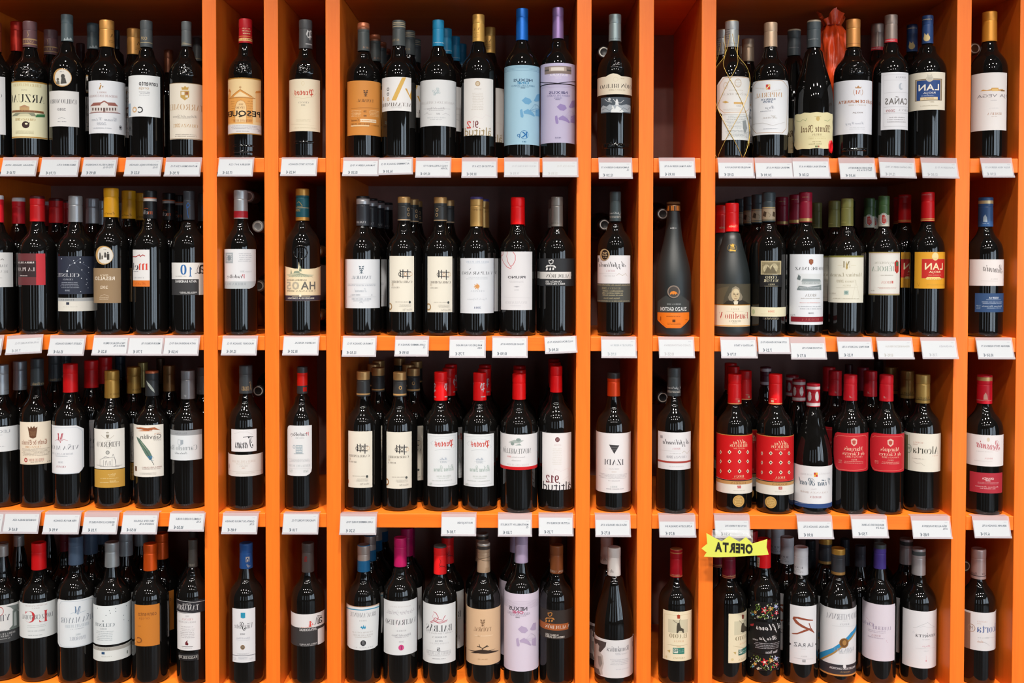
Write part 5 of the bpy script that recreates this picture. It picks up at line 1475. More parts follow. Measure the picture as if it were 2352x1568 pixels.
W('3c', 224, 149, 182, 1360, ('#383838', 401, 57, dict(bands=[(176, 262, '#c2965e', 'foil'), (376, 388, '#c89c62')])),
  'tan topped cap, noughts grid label in the corner',
  [L(99, 692, 298, 1163, '#e6e0d2', carra(-378, -5, 'ROBLE', '13', '#b0603c'))], back=[(312, 1), (345, 2), (380, 3), (424, 4)])
W('3c', 530, 149, 190, 1365, ('#383838', 405, 57, dict(bands=[(184, 268, '#c2965e', 'foil'), (382, 396, '#c89c62')], art=[('o', '#d8a868', 534, 330, 13, 16, .6)])),
  'tan topped cap with one ring, noughts grid label',
  [L(419, 702, 628, 1175, '#e6e0d2', carra(-48, 8, 'ROBLE', '13', '#9a6a3c'))], back=[(592, 1), (606, 2), (670, 3)])


def protos(x, y, w=245, h=440):
    t = lambda s, st, c, a, b, d, e: ('t', s, st, c, x + a, y + b, x + d, y + e)
    return [('l', '#b4bcc4', 2, [(x + 10, y + 15), (x + w - 12, y + 10), (x + w - 12, y + h - 30), (x + 10, y + h - 22), (x + 10, y + 15)]), t('Protos', 'f', '#c8402e', 58, 52, 212, 122), ('l', '#c0c6cc', 3, [(x + 40, y + 95), (x + 25, y + 75), (x + 45, y + 60)]), ('l', '#c0c6cc', 3, [(x + 215, y + 85), (x + 228, y + 105), (x + 205, y + 120)]), ('l', '#c0c6cc', 3, [(x + 60, y + 140), (x + 110, y + 128), (x + 190, y + 132)]),
            ('l', '#c4cad0', 2, [(x + 60, y + 50), (x + 120, y + 38), (x + 190, y + 48)]), t('Roble', 'c', '#8a9ab0', 100, 198, 162, 220), ('l', '#b4bcc4', 2, [(x + 88, y + 226), (x + 182, y + 226)]), t('2013', 'i', '#a4aeb8', 104, 230, 160, 244), t('Ribera Duero', 'c', '#9cb0a8', 50, 262, 216, 316), t('RIBERA DEL DUERO', 'S', '#a8b4ac', 74, 348, 192, 362), ('m', '#b8c0bc', x + 78, y + 368, x + 180, y + 374, 1), ('m', '#b8c0bc', x + 30, y + 386, x + 215, y + 400, 1), t('75cl', 'i', '#a8b4ac', 8, 410, 38, 428)]


W('3c', 884, 150, 190, 1365, ('#de1214', 440, 57, dict(art=[('t', 'P', 'f', '#e6dcdc', 914, 290, 938, 362), ('t', 'T', 'f', '#e6dcdc', 820, 290, 842, 372), ('r', '#d8b4b0', 916, 400, 938, 410), ('r', '#d8b4b0', 826, 402, 846, 410)])),
  'red cap with white letters, red blackletter label',
  [L(774, 718, 1021, 1158, '#dfe2e5', protos(775, 715))], back=[(950, 1), (982, 2)])
W('3c', 1210, 150, 195, 1365, ('#de1214', 440, 57, dict(art=[('t', 'P', 'f', '#e6dcdc', 1214, 288, 1254, 368), ('r', '#d8b4b0', 1220, 400, 1256, 410), ('r', '#d8b4b0', 1152, 290, 1160, 300)])),
  'red cap with centred letter, red blackletter label',
  [L(1077, 720, 1326, 1160, '#dfe2e5', protos(1078, 718))], back=[(1206, 1), (1262, 2)])
W('3c', 1538, 155, 205, 1385, ('#e01012', 432, 57, dict()),
  'red cap, white label edged red below',
  [L(1372, 722, 1702, 1018, '#e4e2e4', [('r', '#cc1a20', 1360, 992, 1710, 1020), ('p', '#a8b2ae', [(1450, 785), (1500, 765), (1580, 770), (1540, 795), (1480, 792)]), ('o', '#8a9894', 1534, 766, 20, 14), ('o', '#8a9894', 1484, 798, 16, 14), ('p', '#9aa8a4', [(1505, 812), (1545, 796), (1560, 812)]), ('t', 'MONTEABELLÓN', 'S', '#5c6062', 1404, 826, 1638, 882), ('t', '5 meses en barrica', 'i', '#9a9a9c', 1478, 904, 1590, 916), ('t', '2012', 'i', '#d05a5a', 1440, 898, 1474, 910), ('t', 'tempranillo', 'i', '#a8a8aa', 1478, 932, 1552, 948), ('t', 'RIBERA DEL DUERO', 'S', '#c8c4c4', 1438, 968, 1620, 984)])],
  back=[(1494, 1), (1552, 2)])
W('3c', 1860, 149, 142, 1368, ('#da1014', 371, 52, dict()),
  'red cap and label numbered 912 in maroon',
  [L(1746, 710, 1986, 1187, '#e5e2e3', [('o', '#5e2028', 1872, 764, 19, 20), ('m', '#d8c4c4', 1860, 752, 1884, 778, 3), ('m', '#d0b8b8', 1840, 800, 1906, 818, 2), ('m', '#d8d2cc', 1826, 836, 1910, 978, 10), ('t', '912', 'S', '#6e2a34', 1776, 1062, 1884, 1126), ('l', '#dcc8cc', 2, [(1765, 1080), (1785, 1050), (1830, 1060), (1850, 1010), (1900, 1030), (1960, 1000), (1975, 1060), (1920, 1100)]), ('t', 'altitud', 's', '#3f3a40', 1752, 1118, 1982, 1195), ('t', 'de', 's', '#3f3a40', 1956, 1110, 1978, 1134)])],
  back=[(1835, 1), (1806, 2)])

W('3d', 325, 146, 195, 1372, ('#2c2b2b', 404, 55, dict(bands=[(256, 404, '#dd4414', 'foil')])),
  'black cap with orange sleeve, triangle label',
  [L(177, 712, 468, 1212, '#e4e2e4', [('p', '#403e40', [(288, 806), (374, 812), (331, 884)]), ('l', '#8a888a', 2, [(295, 828), (365, 830)]), ('l', '#8a888a', 2, [(304, 846), (356, 848)]), ('t', 'IZADI', 'S', '#4e4c52', 247, 930, 410, 977), ('t', 'CRIANZA', 'S', '#a8a6aa', 284, 1004, 372, 1016), ('t', '2010', 'S', '#d0c0b8', 310, 1030, 350, 1040), ('m', '#a8a6ac', 202, 1052, 442, 1096, 4), ('m', '#b8b4b8', 275, 1106, 382, 1114, 1), ('t', 'RIOJA', 'S', '#98a4a8', 298, 1152, 356, 1168), ('m', '#a8a6ac', 248, 1174, 408, 1182, 1)])])
W('3d', 830, 147, 155, 1386, ('#3b4143', 403, 56, dict(art=[('t', 'Azpilicueta', 'c', '#d8dad8', 772, 318, 888, 350), ('m', '#d8d4c8', 772, 354, 886, 364, 1), ('m', '#d8d4c8', 772, 364, 886, 374, 1)])),
  'charcoal cap and script label with red line',
  [L(699, 705, 970, 1018, '#e3e1e4', [('t', 'Azpilicueta', 'c', '#4c4a4e', 738, 758, 956, 828), ('t', 'RIOJA', 'S', '#c08088', 818, 832, 884, 850), ('l', '#b4a894', 3, [(900, 878), (915, 858), (940, 880), (962, 850)]), ('l', '#c4c0c4', 2, [(720, 850), (890, 858)]), ('m', '#b8b6ba', 795, 876, 890, 886, 1), ('t', 'CRIANZA 2010', 'S', '#98969c', 770, 900, 934, 922), ('r', '#a8443c', 690, 946, 980, 962), ('m', '#c8c6ca', 790, 984, 910, 994, 1), ('r', '#a8a6aa', 718, 728, 738, 750)])])


def altos(dx, dy):
    X = lambda a, b: (a + dx, b + dy)
    els = [('r', '#c8924c', 60 + dx, 724 + dy, 420 + dx, 732 + dy), ('t', 'Altos', 'c', '#e0c4a0', 232 + dx, 762 + dy, 344 + dx, 800 + dy), ('t', 'IBERICOS', 'S', '#e0c4a0', 206 + dx, 802 + dy, 352 + dx, 828 + dy), ('t', 'CRIANZA 2010', 'S', '#dcb090', 238 + dx, 834 + dy, 330 + dx, 844 + dy)]
    for j, y in enumerate((868, 946, 1028)):
        for x, k in ((130, .5), (203, 1), (286, 1), (354, .7)):
            els += [('p', '#ecdcc0', [X(x - 16 * k, y), X(x, y - 18), X(x + 16 * k, y), X(x, y + 18)]), ('p', '#2c1a14', [X(x - 8 * k, y), X(x, y - 9), X(x + 8 * k, y), X(x, y + 9)])]
    return els + [('t', 'RIOJA', 'S', '#e0c4a0', 240 + dx, 1062 + dy, 322 + dx, 1084 + dy), ('l', '#d8a070', 2, [X(226, 1090), X(334, 1090)])]


for dx, dy, cx, hw, top, base, ph, bk in ((0, 0, 243, 148, 208, 1378, 'red diamond pattern label, next to the upright', [(355, 1), (278, 2), (214, 3)]), (350, 10, 588, 152, 208, 1392, 'red diamond pattern label, beside burgundy-shaped bottle', [])):
    W('3e', cx, hw, top, base, ('#d01418', 470 + dy * .3, 57, dict(kind='satin', bands=[(462, 468, '#d8b070')], art=[('m', '#e0b090', (250 if not dx else 552), 418, (290 if not dx else 606), 430, 1), ('r', '#e0b090', (272 if not dx else 556), 434, (288 if not dx else 578), 452)])),
      ph,
      [L(80 + dx, 727 + dy, 404 + dx, 1108 + dy, '#cc1218', altos(dx, dy)),
       L(80 + dx, 1104 + dy, 404 + dx, 1218 + dy, '#e2ddd4', [('r', '#1c1416', 60 + dx, 1104 + dy, 420 + dx, 1112 + dy), ('r', '#c0935c', 60 + dx, 1112 + dy, 420 + dx, 1140 + dy), ('t', 'TORRES', 'S', '#8a6034', 214 + dx, 1120 + dy, 342 + dx, 1138 + dy), ('r', '#b43028', 268 + dx, 1148 + dy, 298 + dx, 1172 + dy), ('m', '#e2ddd4', 272 + dx, 1150 + dy, 294 + dx, 1170 + dy, 2), ('m', '#c8c0b4', 232 + dx, 1184 + dy, 330 + dx, 1198 + dy, 1)], name='lower_label'),
       L(230 + dx * .79, 1230 + dy, 325 + dx * .79, 1328 + dy, '#c49a54', [('o', '#a07a3c', 277 + dx * .79, 1279 + dy, 38, 39), ('o', '#caa664', 277 + dx * .79, 1279 + dy, 34, 35), ('m', '#94703a', 250 + dx * .79, 1250 + dy, 305 + dx * .79, 1308 + dy, 4)], 'oval', name='gold_seal')],
      back=bk)
W('3e', 907, 157, 287, 1408, ('#9c1422', 492, 57, dict(kind='satin', bands=[(322, 346, '#c4b4b4'), (458, 484, '#c4b4b4')], art=[('o', '#d8d0d0', 880, 402, 18, 40), ('o', '#d8d0d0', 944, 402, 18, 40), ('m', '#9a8a90', 870, 380, 892, 424, 3), ('m', '#9a8a90', 934, 380, 956, 424, 3)])),
  'crimson cap with white ovals, sloping shoulders',
  [L(746, 988, 1069, 1338, '#e2e2e5', [('r', '#2e4a80', 730, 1302, 1080, 1340), ('r', '#c43a34', 916, 1040, 932, 1058), ('r', '#e0ac3c', 932, 1040, 948, 1058), ('r', '#e0ac3c', 916, 1058, 932, 1076), ('r', '#c43a34', 932, 1058, 948, 1076), ('t', 'CUNE RIOJA', 'S', '#c4c0c4', 805, 1046, 900, 1062), ('t', 'HARO ESPAÑA', 'S', '#c4c0c4', 960, 1040, 1050, 1056), ('t', 'Viña Real', 'c', '#5f6e7c', 790, 1086, 1052, 1150), ('t', 'Tinto', 'i', '#c4bcc0', 895, 1172, 940, 1184), ('t', 'CRIANZA 2010', 'S', '#c8b8b4', 805, 1200, 1030, 1214), ('t', 'RIOJA', 'S', '#b47a7c', 882, 1236, 978, 1256), ('l', '#c0c4cc', 2, [(755, 1285), (900, 1300), (1060, 1285)])])],
  shape='bg', back=[(806, 1), (714, 2)])


def caceres(dx, dy):
    t = lambda s, st, c, a, b, d, e: ('t', s, st, c, a + dx, b + dy, d + dx, e + dy)
    return [('l', '#e08070', 3, [(1085 + dx, 740 + dy), (1105 + dx, 728 + dy), (1330 + dx, 728 + dy), (1345 + dx, 748 + dy), (1342 + dx, 995 + dy), (1322 + dx, 1012 + dy), (1110 + dx, 1012 + dy), (1088 + dx, 990 + dy)]),
            ('p', '#dcb4a4', [(1212 + dx, 765 + dy), (1238 + dx, 752 + dy), (1264 + dx, 765 + dy), (1262 + dx, 800 + dy), (1238 + dx, 820 + dy), (1214 + dx, 800 + dy)]), ('p', '#b44a40', [(1222 + dx, 775 + dy), (1238 + dx, 768 + dy), (1254 + dx, 775 + dy), (1250 + dx, 798 + dy), (1238 + dx, 806 + dy), (1226 + dx, 798 + dy)]),
            t('Marqués', 'S', '#e8c4ac', 1156, 824, 1310, 868), t('de Cáceres', 'S', '#e8c4ac', 1142, 866, 1322, 896), t('CRIANZA 2011', 'S', '#e0b09c', 1166, 902, 1306, 916), t('RIOJA', 'S', '#e0b09c', 1214, 926, 1262, 940), ('m', '#e0a494', 1150 + dx, 944 + dy, 1316 + dx, 970 + dy, 2), ('m', '#e0a494', 1108 + dx, 932 + dy, 1138 + dx, 962 + dy, 3)]


CUTC = [(.06, .04), (.12, 0), (.9, 0), (.97, .02), (1, .08), (1, .9), (.97, .97), (.9, 1), (.16, 1), (.1, .97), (.04, .86), (.0, .6), (0, .2)]
W('3e', 1203, 145, 213, 1390, ('#ca1a26', 441, 56, dict(kind='satin', art=[('t', 'M', 'c', '#e0a8a0', 1194, 398, 1222, 416)])),
  'red crested label, right after the burgundy-shaped bottle',
  [L(1068, 713, 1357, 1032, '#c2202b', caceres(0, 0), CUTC)], back=[(1112, 1), (1050, 2)])
W('3f', 193, 143, 213, 1393, ('#ca1a26', 446, 57, dict(kind='satin', art=[('t', 'M', 'c', '#e0a8a0', 170, 400, 198, 418)])),
  'red crested label, beside gold capped white label',
  [L(60, 717, 350, 1037, '#c2202b', caceres(-1006, 4), CUTC)], back=[(42, 1)])
W('3f', 503, 147, 212, 1380, ('#ac8a48', 463, 59, dict(kind='foil', bands=[(430, 436, '#4a3c20', 'satin')], art=[('t', 'Alcorta', 'S', '#5a4824', 466, 402, 562, 428)])),
  'gold cap, white label with olive side stripe',
  [L(350, 716, 656, 1034, '#e2ddd0', [('r', '#77704c', 330, 716, 385, 1040), ('r', '#c8c4a8', 394, 716, 398, 1040), ('t', 'RESERVA', 'S', '#c89a8a', 426, 782, 512, 795), ('t', '2008', 'S', '#c8b4a4', 428, 798, 466, 808), ('t', 'Alcorta', 'S', '#4a4a40', 426, 820, 636, 884), ('o', '#7a8a7c', 394, 838, 26, 36, .86), ('t', 'M', 's', '#6a7a6c', 384, 822, 406, 856), ('t', 'RIOJA', 'S', '#d0a898', 586, 892, 634, 906), ('m', '#b8b4a8', 424, 918, 530, 930, 1), ('l', '#b4b0a4', 2, [(430, 945), (460, 965), (490, 958), (525, 985)])])],
  back=[(380, 1), (246, 2)])
W('3f', 1020, 150, 215, 1402, ('#ba1426', 467, 61, dict(kind='satin', bands=[(244, 275, '#c09a64', 'foil')], art=[('p', '#e0a898', [(1018, 430), (1020, 392), (1036, 370), (1050, 395), (1054, 430)]), ('r', '#d87a74', 960, 434, 1084, 440)])),
  'red cap with gold ring and split labels',
  [L(873, 727, 1183, 988, '#e8e2e2', [('o', '#d8c8b4', 1058, 765, 12, 18), ('t', 'Beronia', 'c', '#c0626a', 958, 776, 1154, 858, .12), ('l', '#d09a9c', 2, [(985, 815), (1050, 845), (1140, 862)]), ('m', '#d4cccc', 950, 858, 1100, 872, 1), ('t', 'RIOJA', 'S', '#cc8a88', 1026, 916, 1094, 930), ('l', '#ccc4c4', 2, [(940, 936), (1090, 946)])]),
   L(903, 1044, 1172, 1213, '#b02c3a', [('t', 'CRIANZA', 'b', '#e4c8c8', 1006, 1082, 1104, 1100), ('t', '2011', 'b', '#e4c8c8', 1036, 1102, 1076, 1114), ('m', '#d8a4a8', 950, 1122, 1150, 1140, 2), ('t', 'Bodegas Beronia', 'i', '#e0b4b4', 950, 1154, 1140, 1168), ('m', '#d8a4a8', 980, 1170, 1120, 1180, 1)], name='lower_label')])

# ------------------------------------------------------------------ bottom shelf
W('4a', 36, 172, 185, 1552, ('#aaa6a2', 337, 52, dict(kind='foil')),
  'silver band cap beside the picture edge',
  [L(-160, 808, 190, 1062, '#dcdcdc', [('p', '#7a8280', [(60, 815), (180, 790), (185, 850), (130, 850), (110, 830)]), ('p', '#6a7470', [(125, 860), (150, 840), (185, 860), (188, 1040), (120, 1050), (90, 1040), (125, 1000)]), ('p', '#aab2b0', [(140, 880), (160, 860), (165, 1000), (140, 1010)]), ('o', '#b43a3a', 0, 868, 34, 45, .86), ('t', 'Yllera', 'S', '#6a6a70', -100, 905, 104, 965), ('m', '#a8a8ac', -20, 1050, 60, 1062, 1)]),
   L(-160, 1064, 190, 1176, '#3c3e40', [('t', 'ROBLE FRANCES', 'S', '#c4c4c4', -60, 1078, 150, 1096), ('t', 'Y AMERICANO', 'S', '#c4c4c4', -50, 1102, 120, 1120), ('m', '#b4b4b4', -20, 1128, 110, 1140, 1)], name='lower_label')],
  back=[(202, 1)])
W('4a', 386, 178, 175, 1562, ('#de181c', 469, 70, dict(bands=[(168, 182, '#4a1a1a')])),
  'bright red cap and big red letters label',
  [L(190, 788, 566, 1128, '#dee2e3', [('t', 'TEMPRANILLO', 'S', '#b8a4a4', 246, 806, 466, 820), ('t', '2012', 'S', '#c0b4b4', 312, 832, 388, 844), ('t', 'L', 'S', '#c4363c', 380, 858, 470, 968), ('t', 'C', 'S', '#c4363c', 250, 866, 345, 978), ('t', 'LOPEZ CRISTOBAL', 'S', '#5f6468', 218, 900, 516, 944), ('m', '#b4babc', 255, 1000, 460, 1030, 2), ('t', 'RIBERA DEL DUERO', 'S', '#9ea6aa', 272, 1052, 438, 1068), ('m', '#a8b0b2', 272, 1096, 420, 1108, 1)])])
W('4a', 748, 177, 112, 1580, ('#45566c', 421, 70, dict()),
  'slate blue cap, bordered label with blue monogram',
  [L(566, 755, 922, 1218, '#dee3e8', [('l', '#9fb0c0', 3, [(585, 800), (605, 768), (880, 740), (905, 740), (905, 1170), (830, 1195), (610, 1208), (585, 1185), (585, 800)]), ('t', 'M', 'S', '#5a7898', 730, 818, 790, 880), ('l', '#5a7898', 4, [(734, 818), (764, 900), (790, 818)]), ('l', '#9ab0c4', 3, [(690, 892), (720, 880), (765, 892), (810, 868), (836, 862)]), ('t', 'VIÑA MAYOR', 'S', '#7f8894', 598, 908, 912, 978), ('t', 'RIBERA DEL DUERO', 'S', '#a4b0bc', 640, 992, 872, 1024), ('m', '#b0b8c0', 690, 1030, 830, 1044, 1), ('t', '2012', 'S', '#9aa4b0', 742, 1084, 790, 1100), ('t', 'TINTO ROBLE', 'S', '#8f98a6', 684, 1112, 842, 1148)],
     [(0, .1), (.06, 0), (.94, 0), (1, .05), (1, .92), (.94, 1), (.09, 1), (0, .93)])],
  back=[(870, 1), (990, 2)])
W('4a', 1102, 180, 170, 1590, ('#a3a8aa', 443, 69, dict(kind='foil')),
  'silver cap and white constellation label',
  [L(916, 812, 1288, 1192, '#dce2e5', [('o', '#4a565e', x, y, r, r) for x, y, r in ((1010, 962, 6), (1038, 906, 4), (1080, 885, 4), (1072, 862, 4), (1132, 838, 4), (1134, 868, 4), (1210, 905, 4), (1212, 950, 4), (1254, 958, 4), (1236, 812, 4), (958, 835, 4))] +
     [('t', 'CELESTE', 'S', '#6f7a82', 932, 985, 1122, 1018), ('t', 'ROBLE', 'S', '#a0aab0', 978, 1030, 1046, 1048), ('m', '#aab4ba', 945, 1058, 1115, 1160, 6)]),
   L(916, 1214, 1288, 1352, '#dde0de', [('r', '#a8a6a0', 900, 1214, 1300, 1250), ('t', 'TORRES', 'S', '#77726a', 960, 1228, 1080, 1248), ('r', '#2f4f74', 996, 1264, 1026, 1288), ('m', '#b8bcb8', 990, 1302, 1100, 1318, 1), ('r', '#7f8a84', 1238, 1248, 1250, 1278)], name='lower_label')],
  back=[(1256, 1), (1370, 2)])
W('4a', 1474, 176, 185, 1590, ('#ee5c14', 477, 66, dict(kind='foil')),
  'orange foil cap and orange label',
  [L(1320, 808, 1562, 1210, '#c87b2c', [('t', 'convento', 'b', '#8a5226', 1352, 876, 1532, 914), ('t', 'oreja', 's', '#a05f2a', 1360, 920, 1465, 956), ('m', '#a0622c', 1350, 1008, 1380, 1016, 1), ('t', 'C', 'b', '#8a5022', 1342, 1120, 1392, 1180), ('t', 'o', 'b', '#dca060', 1280, 1120, 1332, 1178)])],
  back=[(1594, 1)])
W('4a', 1892, 160, 150, 1590, ('#46433f', 441, 46, dict(art=[('t', 'TAMARON', 'S', '#a8a094', 1850, 405, 1905, 428)])),
  'dark brown cap, black banded white label',
  [L(1736, 868, 1960, 1252, '#e4e2e4', [('t', '2011', 'S', '#a8a4a8', 1812, 908, 1852, 924), ('t', 'CRIANZA', 'S', '#c89090', 1782, 936, 1886, 958), ('t', 'RIBERA DEL DUERO', 'S', '#a8a4a8', 1750, 966, 1916, 984), ('m', '#b8b4b8', 1768, 1010, 1890, 1030, 1), ('m', '#b0acb0', 1766, 1036, 1906, 1136, 6), ('p', '#6a2a30', [(1815, 1198), (1812, 1175), (1832, 1150), (1834, 1146), (1834, 1172), (1846, 1185), (1840, 1200)]), ('l', '#4a3a3c', 4, [(1780, 1208), (1886, 1212)]), ('m', '#b4b0b4', 1790, 1222, 1880, 1234, 1)]),
   L(1730, 762, 2060, 884, '#26252a', [('l', '#c8c6c8', 4, [(1735, 745), (1820, 772), (1900, 778), (2010, 756)]), ('l', '#c8c6c8', 4, [(1735, 860), (1820, 882), (1900, 886), (2010, 872)]), ('t', 'ALTOS DE', 'S', '#c4c0c0', 1786, 790, 1872, 812), ('t', 'TAMARON', 'S', '#d4d2d4', 1736, 806, 1944, 860)], name='band_label'),
   L(1752, 1282, 1942, 1350, '#1a191b', [('l', '#9a9896', 4, [(1758, 1292), (1936, 1292), (1936, 1342), (1758, 1342), (1758, 1292)]), ('t', 'PAGOS DEL REY', 'b', '#b4b0ac', 1750, 1308, 1928, 1332)], name='lower_label')],
  back=[(1772, 1)])

W('4b', 452, 172, 180, 1605, ('#244f8c', 457, 65, dict(art=[('r', '#c8c0b8', 444, 336, 482, 386), ('p', '#244f8c', [(448, 362), (462, 342), (478, 362), (478, 384), (448, 384)]), ('r', '#c8c0b8', 454, 360, 472, 382), ('t', 'S', 'c', '#d4ccc4', 452, 408, 476, 440), ('m', '#d4ccc4', 474, 414, 492, 434, 1)])),
  'blue cap and tall label with turquoise square',
  [L(317, 845, 538, 1370, '#e2e2e6', [('p', '#2f93b4', [(396, 882), (440, 882), (440, 932), (418, 938), (396, 930)]), ('t', 'VM', 'S', '#2a7f9e', 402, 894, 434, 914), ('t', 'Viña', 'i', '#77777c', 436, 980, 512, 1036), ('t', 'astre', 'i', '#77777c', 334, 990, 400, 1036), ('t', 'S', 'c', '#3a3a3c', 388, 972, 442, 1058), ('t', '2012', 'b', '#6a6a70', 390, 1084, 438, 1098), ('t', 'Ribera del Duero', 'i', '#a4a8b8', 354, 1122, 486, 1140), ('l', '#b8bcc8', 2, [(356, 1146), (482, 1146)]), ('o', '#a08060', 415, 1220, 22, 23), ('o', '#5a4a3a', 415, 1220, 17, 18), ('m', '#d8c8b0', 402, 1208, 428, 1232, 3), ('m', '#b4b4ba', 352, 1276, 480, 1296, 2), ('r', '#5f5f66', 310, 1300, 545, 1304), ('m', '#a8acb8', 370, 1314, 465, 1340, 3), ('t', '75 cl', 's', '#a8acb8', 484, 1322, 512, 1336), ('m', '#a8acb8', 325, 1318, 350, 1344, 2)])])
W('4b', 1055, 164, 180, 1600, ('#4b4341', 492, 62, dict(art=[('t', 'a', 'b', '#8a2c2c', 1016, 330, 1046, 386)])),
  'brown black cap and half-and-half label, red figure',
  [L(880, 898, 1214, 1212, '#3b393a', [('r', '#e2dfe0', 860, 880, 1240, 1030), ('r', '#e2dfe0', 1150, 1020, 1240, 1230), ('t', '4', 'S', '#d84030', 1060, 962, 1106, 1018), ('l', '#2a282a', 5, [(1190, 912), (1150, 908), (1135, 935), (1132, 985), (1118, 1000)]), ('l', '#2a282a', 5, [(1148, 990), (1146, 940), (1160, 915)]), ('t', 'a', 's', '#2a282a', 1146, 925, 1192, 985), ('m', '#d8907c', 990, 1022, 1080, 1030, 1), ('t', 'ANTA BODEGAS', 'b', '#d8d4d4', 972, 1036, 1138, 1062), ('t', 'RIBERA DEL DUERO', 'b', '#c4c0c0', 972, 1184, 1140, 1196), ('m', '#a8a4a4', 980, 1200, 1136, 1208, 1)])])

W('4c', 262, 160, 185, 1490, ('#1c5c88', 456, 60, dict(bands=[(222, 354, '#b0a29a', 'foil')])),
  'blue and silver cap, tapered label edged blue',
  [L(104, 770, 402, 1170, '#dfe1e3', [('r', '#c08a5c', 90, 764, 420, 776), ('l', '#2f93bb', 9, [(104, 772), (180, 795), (255, 800), (330, 788), (402, 765)]), ('t', 'BRACAMONTE', 'S', '#8a8c90', 138, 826, 372, 868), ('t', '2011', 'S', '#b4b4b8', 218, 894, 290, 904), ('p', '#2f8fb8', [(230, 962), (240, 945), (248, 962), (258, 935), (266, 960), (274, 940), (280, 965), (270, 975), (262, 965), (252, 978), (244, 968)]), ('t', 'TEMPRANILLO', 'S', '#b4b0ae', 158, 1000, 345, 1014), ('t', 'RIBERA DEL DUERO', 'S', '#b4b0ae', 164, 1024, 344, 1040), ('m', '#c0bcb8', 180, 1046, 332, 1054, 1), ('o', '#2a2a2e', 256, 1103, 25, 26), ('m', '#c4c4c8', 242, 1086, 270, 1120, 4), ('t', 'ROBLE', 'S', '#b8b8bc', 175, 1140, 345, 1150)],
     [(0, 0), (1, 0), (.93, .95), (.82, .985), (.5, 1), (.2, .985), (.065, .95)])],
  back=[(318, 1), (375, 2), (432, 3)])
W('4c', 597, 160, 118, 1500, ('#a21450', 410, 60, dict()),
  'magenta cap, white label with pink dot',
  [L(446, 722, 746, 1214, '#dfe1e3', [('t', 'PRODUCTO DE ESPAÑA', 'S', '#c4b8bc', 505, 764, 690, 778), ('t', 'Esta edicion limitada', 'c', '#b8b4bc', 480, 800, 722, 830), ('t', 'de la finca', 'c', '#b8b4bc', 470, 824, 705, 850), ('t', 'VT', 'S', '#e8dfe4', 545, 880, 640, 960), ('t', 'VALTRAVIESO', 'S', '#5c5c62', 464, 890, 734, 938), ('t', 'ROBLE', 'S', '#a09ca4', 556, 984, 650, 998), ('t', 'Ribera del Duero', 'S', '#8a8890', 518, 1020, 690, 1042), ('m', '#b0acb4', 540, 1044, 672, 1056, 1), ('t', '2011', 'S', '#b0acb4', 582, 1084, 628, 1098), ('o', '#d04a86', 604, 1144, 25, 26), ('t', 'T', 'S', '#5a2a40', 594, 1130, 616, 1160)])],
  back=[(655, 1)])
W('4c', 960, 160, 190, 1500, ('#d81c1e', 479, 60, dict(bands=[(180, 238, '#3c3a38')], art=[('l', '#7a2020', 4, [(955, 330), (968, 360), (950, 390), (975, 405), (1000, 400), (1010, 430)]), ('l', '#7a2020', 4, [(950, 410), (975, 395), (1012, 410)])])),
  'red cap with black top, red flourish label',
  [L(804, 752, 1100, 1292, '#dfe1e3', [('l', '#b83a50', 5, [(900, 815), (925, 830), (945, 870), (930, 895), (900, 888), (915, 870), (950, 885), (985, 895), (1000, 860), (1010, 850)]), ('l', '#b83a50', 5, [(870, 908), (900, 895), (940, 912), (990, 905), (1028, 890)]), ('l', '#b83a50', 4, [(875, 918), (910, 905), (950, 922), (1020, 905)]), ('l', '#d8909c', 3, [(905, 830), (890, 860), (905, 880)]), ('t', 'BALBAS', 'S', '#4e5054', 838, 940, 1068, 1000), ('l', '#4e5054', 7, [(880, 932), (890, 940)]), ('t', 'Familia Vinos desde 1777', 'i', '#b0b0b4', 830, 1002, 1072, 1022), ('t', 'BARRICA', 'S', '#8a8c92', 888, 1042, 1018, 1056), ('t', '2012', 'S', '#9a9ca2', 914, 1076, 984, 1090), ('t', 'TEMPRANILLO', 'S', '#c4c4c8', 866, 1100, 1040, 1114), ('t', '5', 'S', '#2c2c30', 932, 1144, 962, 1176), ('l', '#9a9ca2', 2, [(840, 1160), (925, 1180), (970, 1180), (1058, 1162)]), ('t', 'RIBERA DEL DUERO', 'S', '#b4b4b8', 836, 1184, 1056, 1210), ('m', '#c0c0c4', 845, 1212, 1050, 1224, 1), ('m', '#b0b0b4', 882, 1240, 1018, 1252, 1)])],
  back=[(1030, 1)])
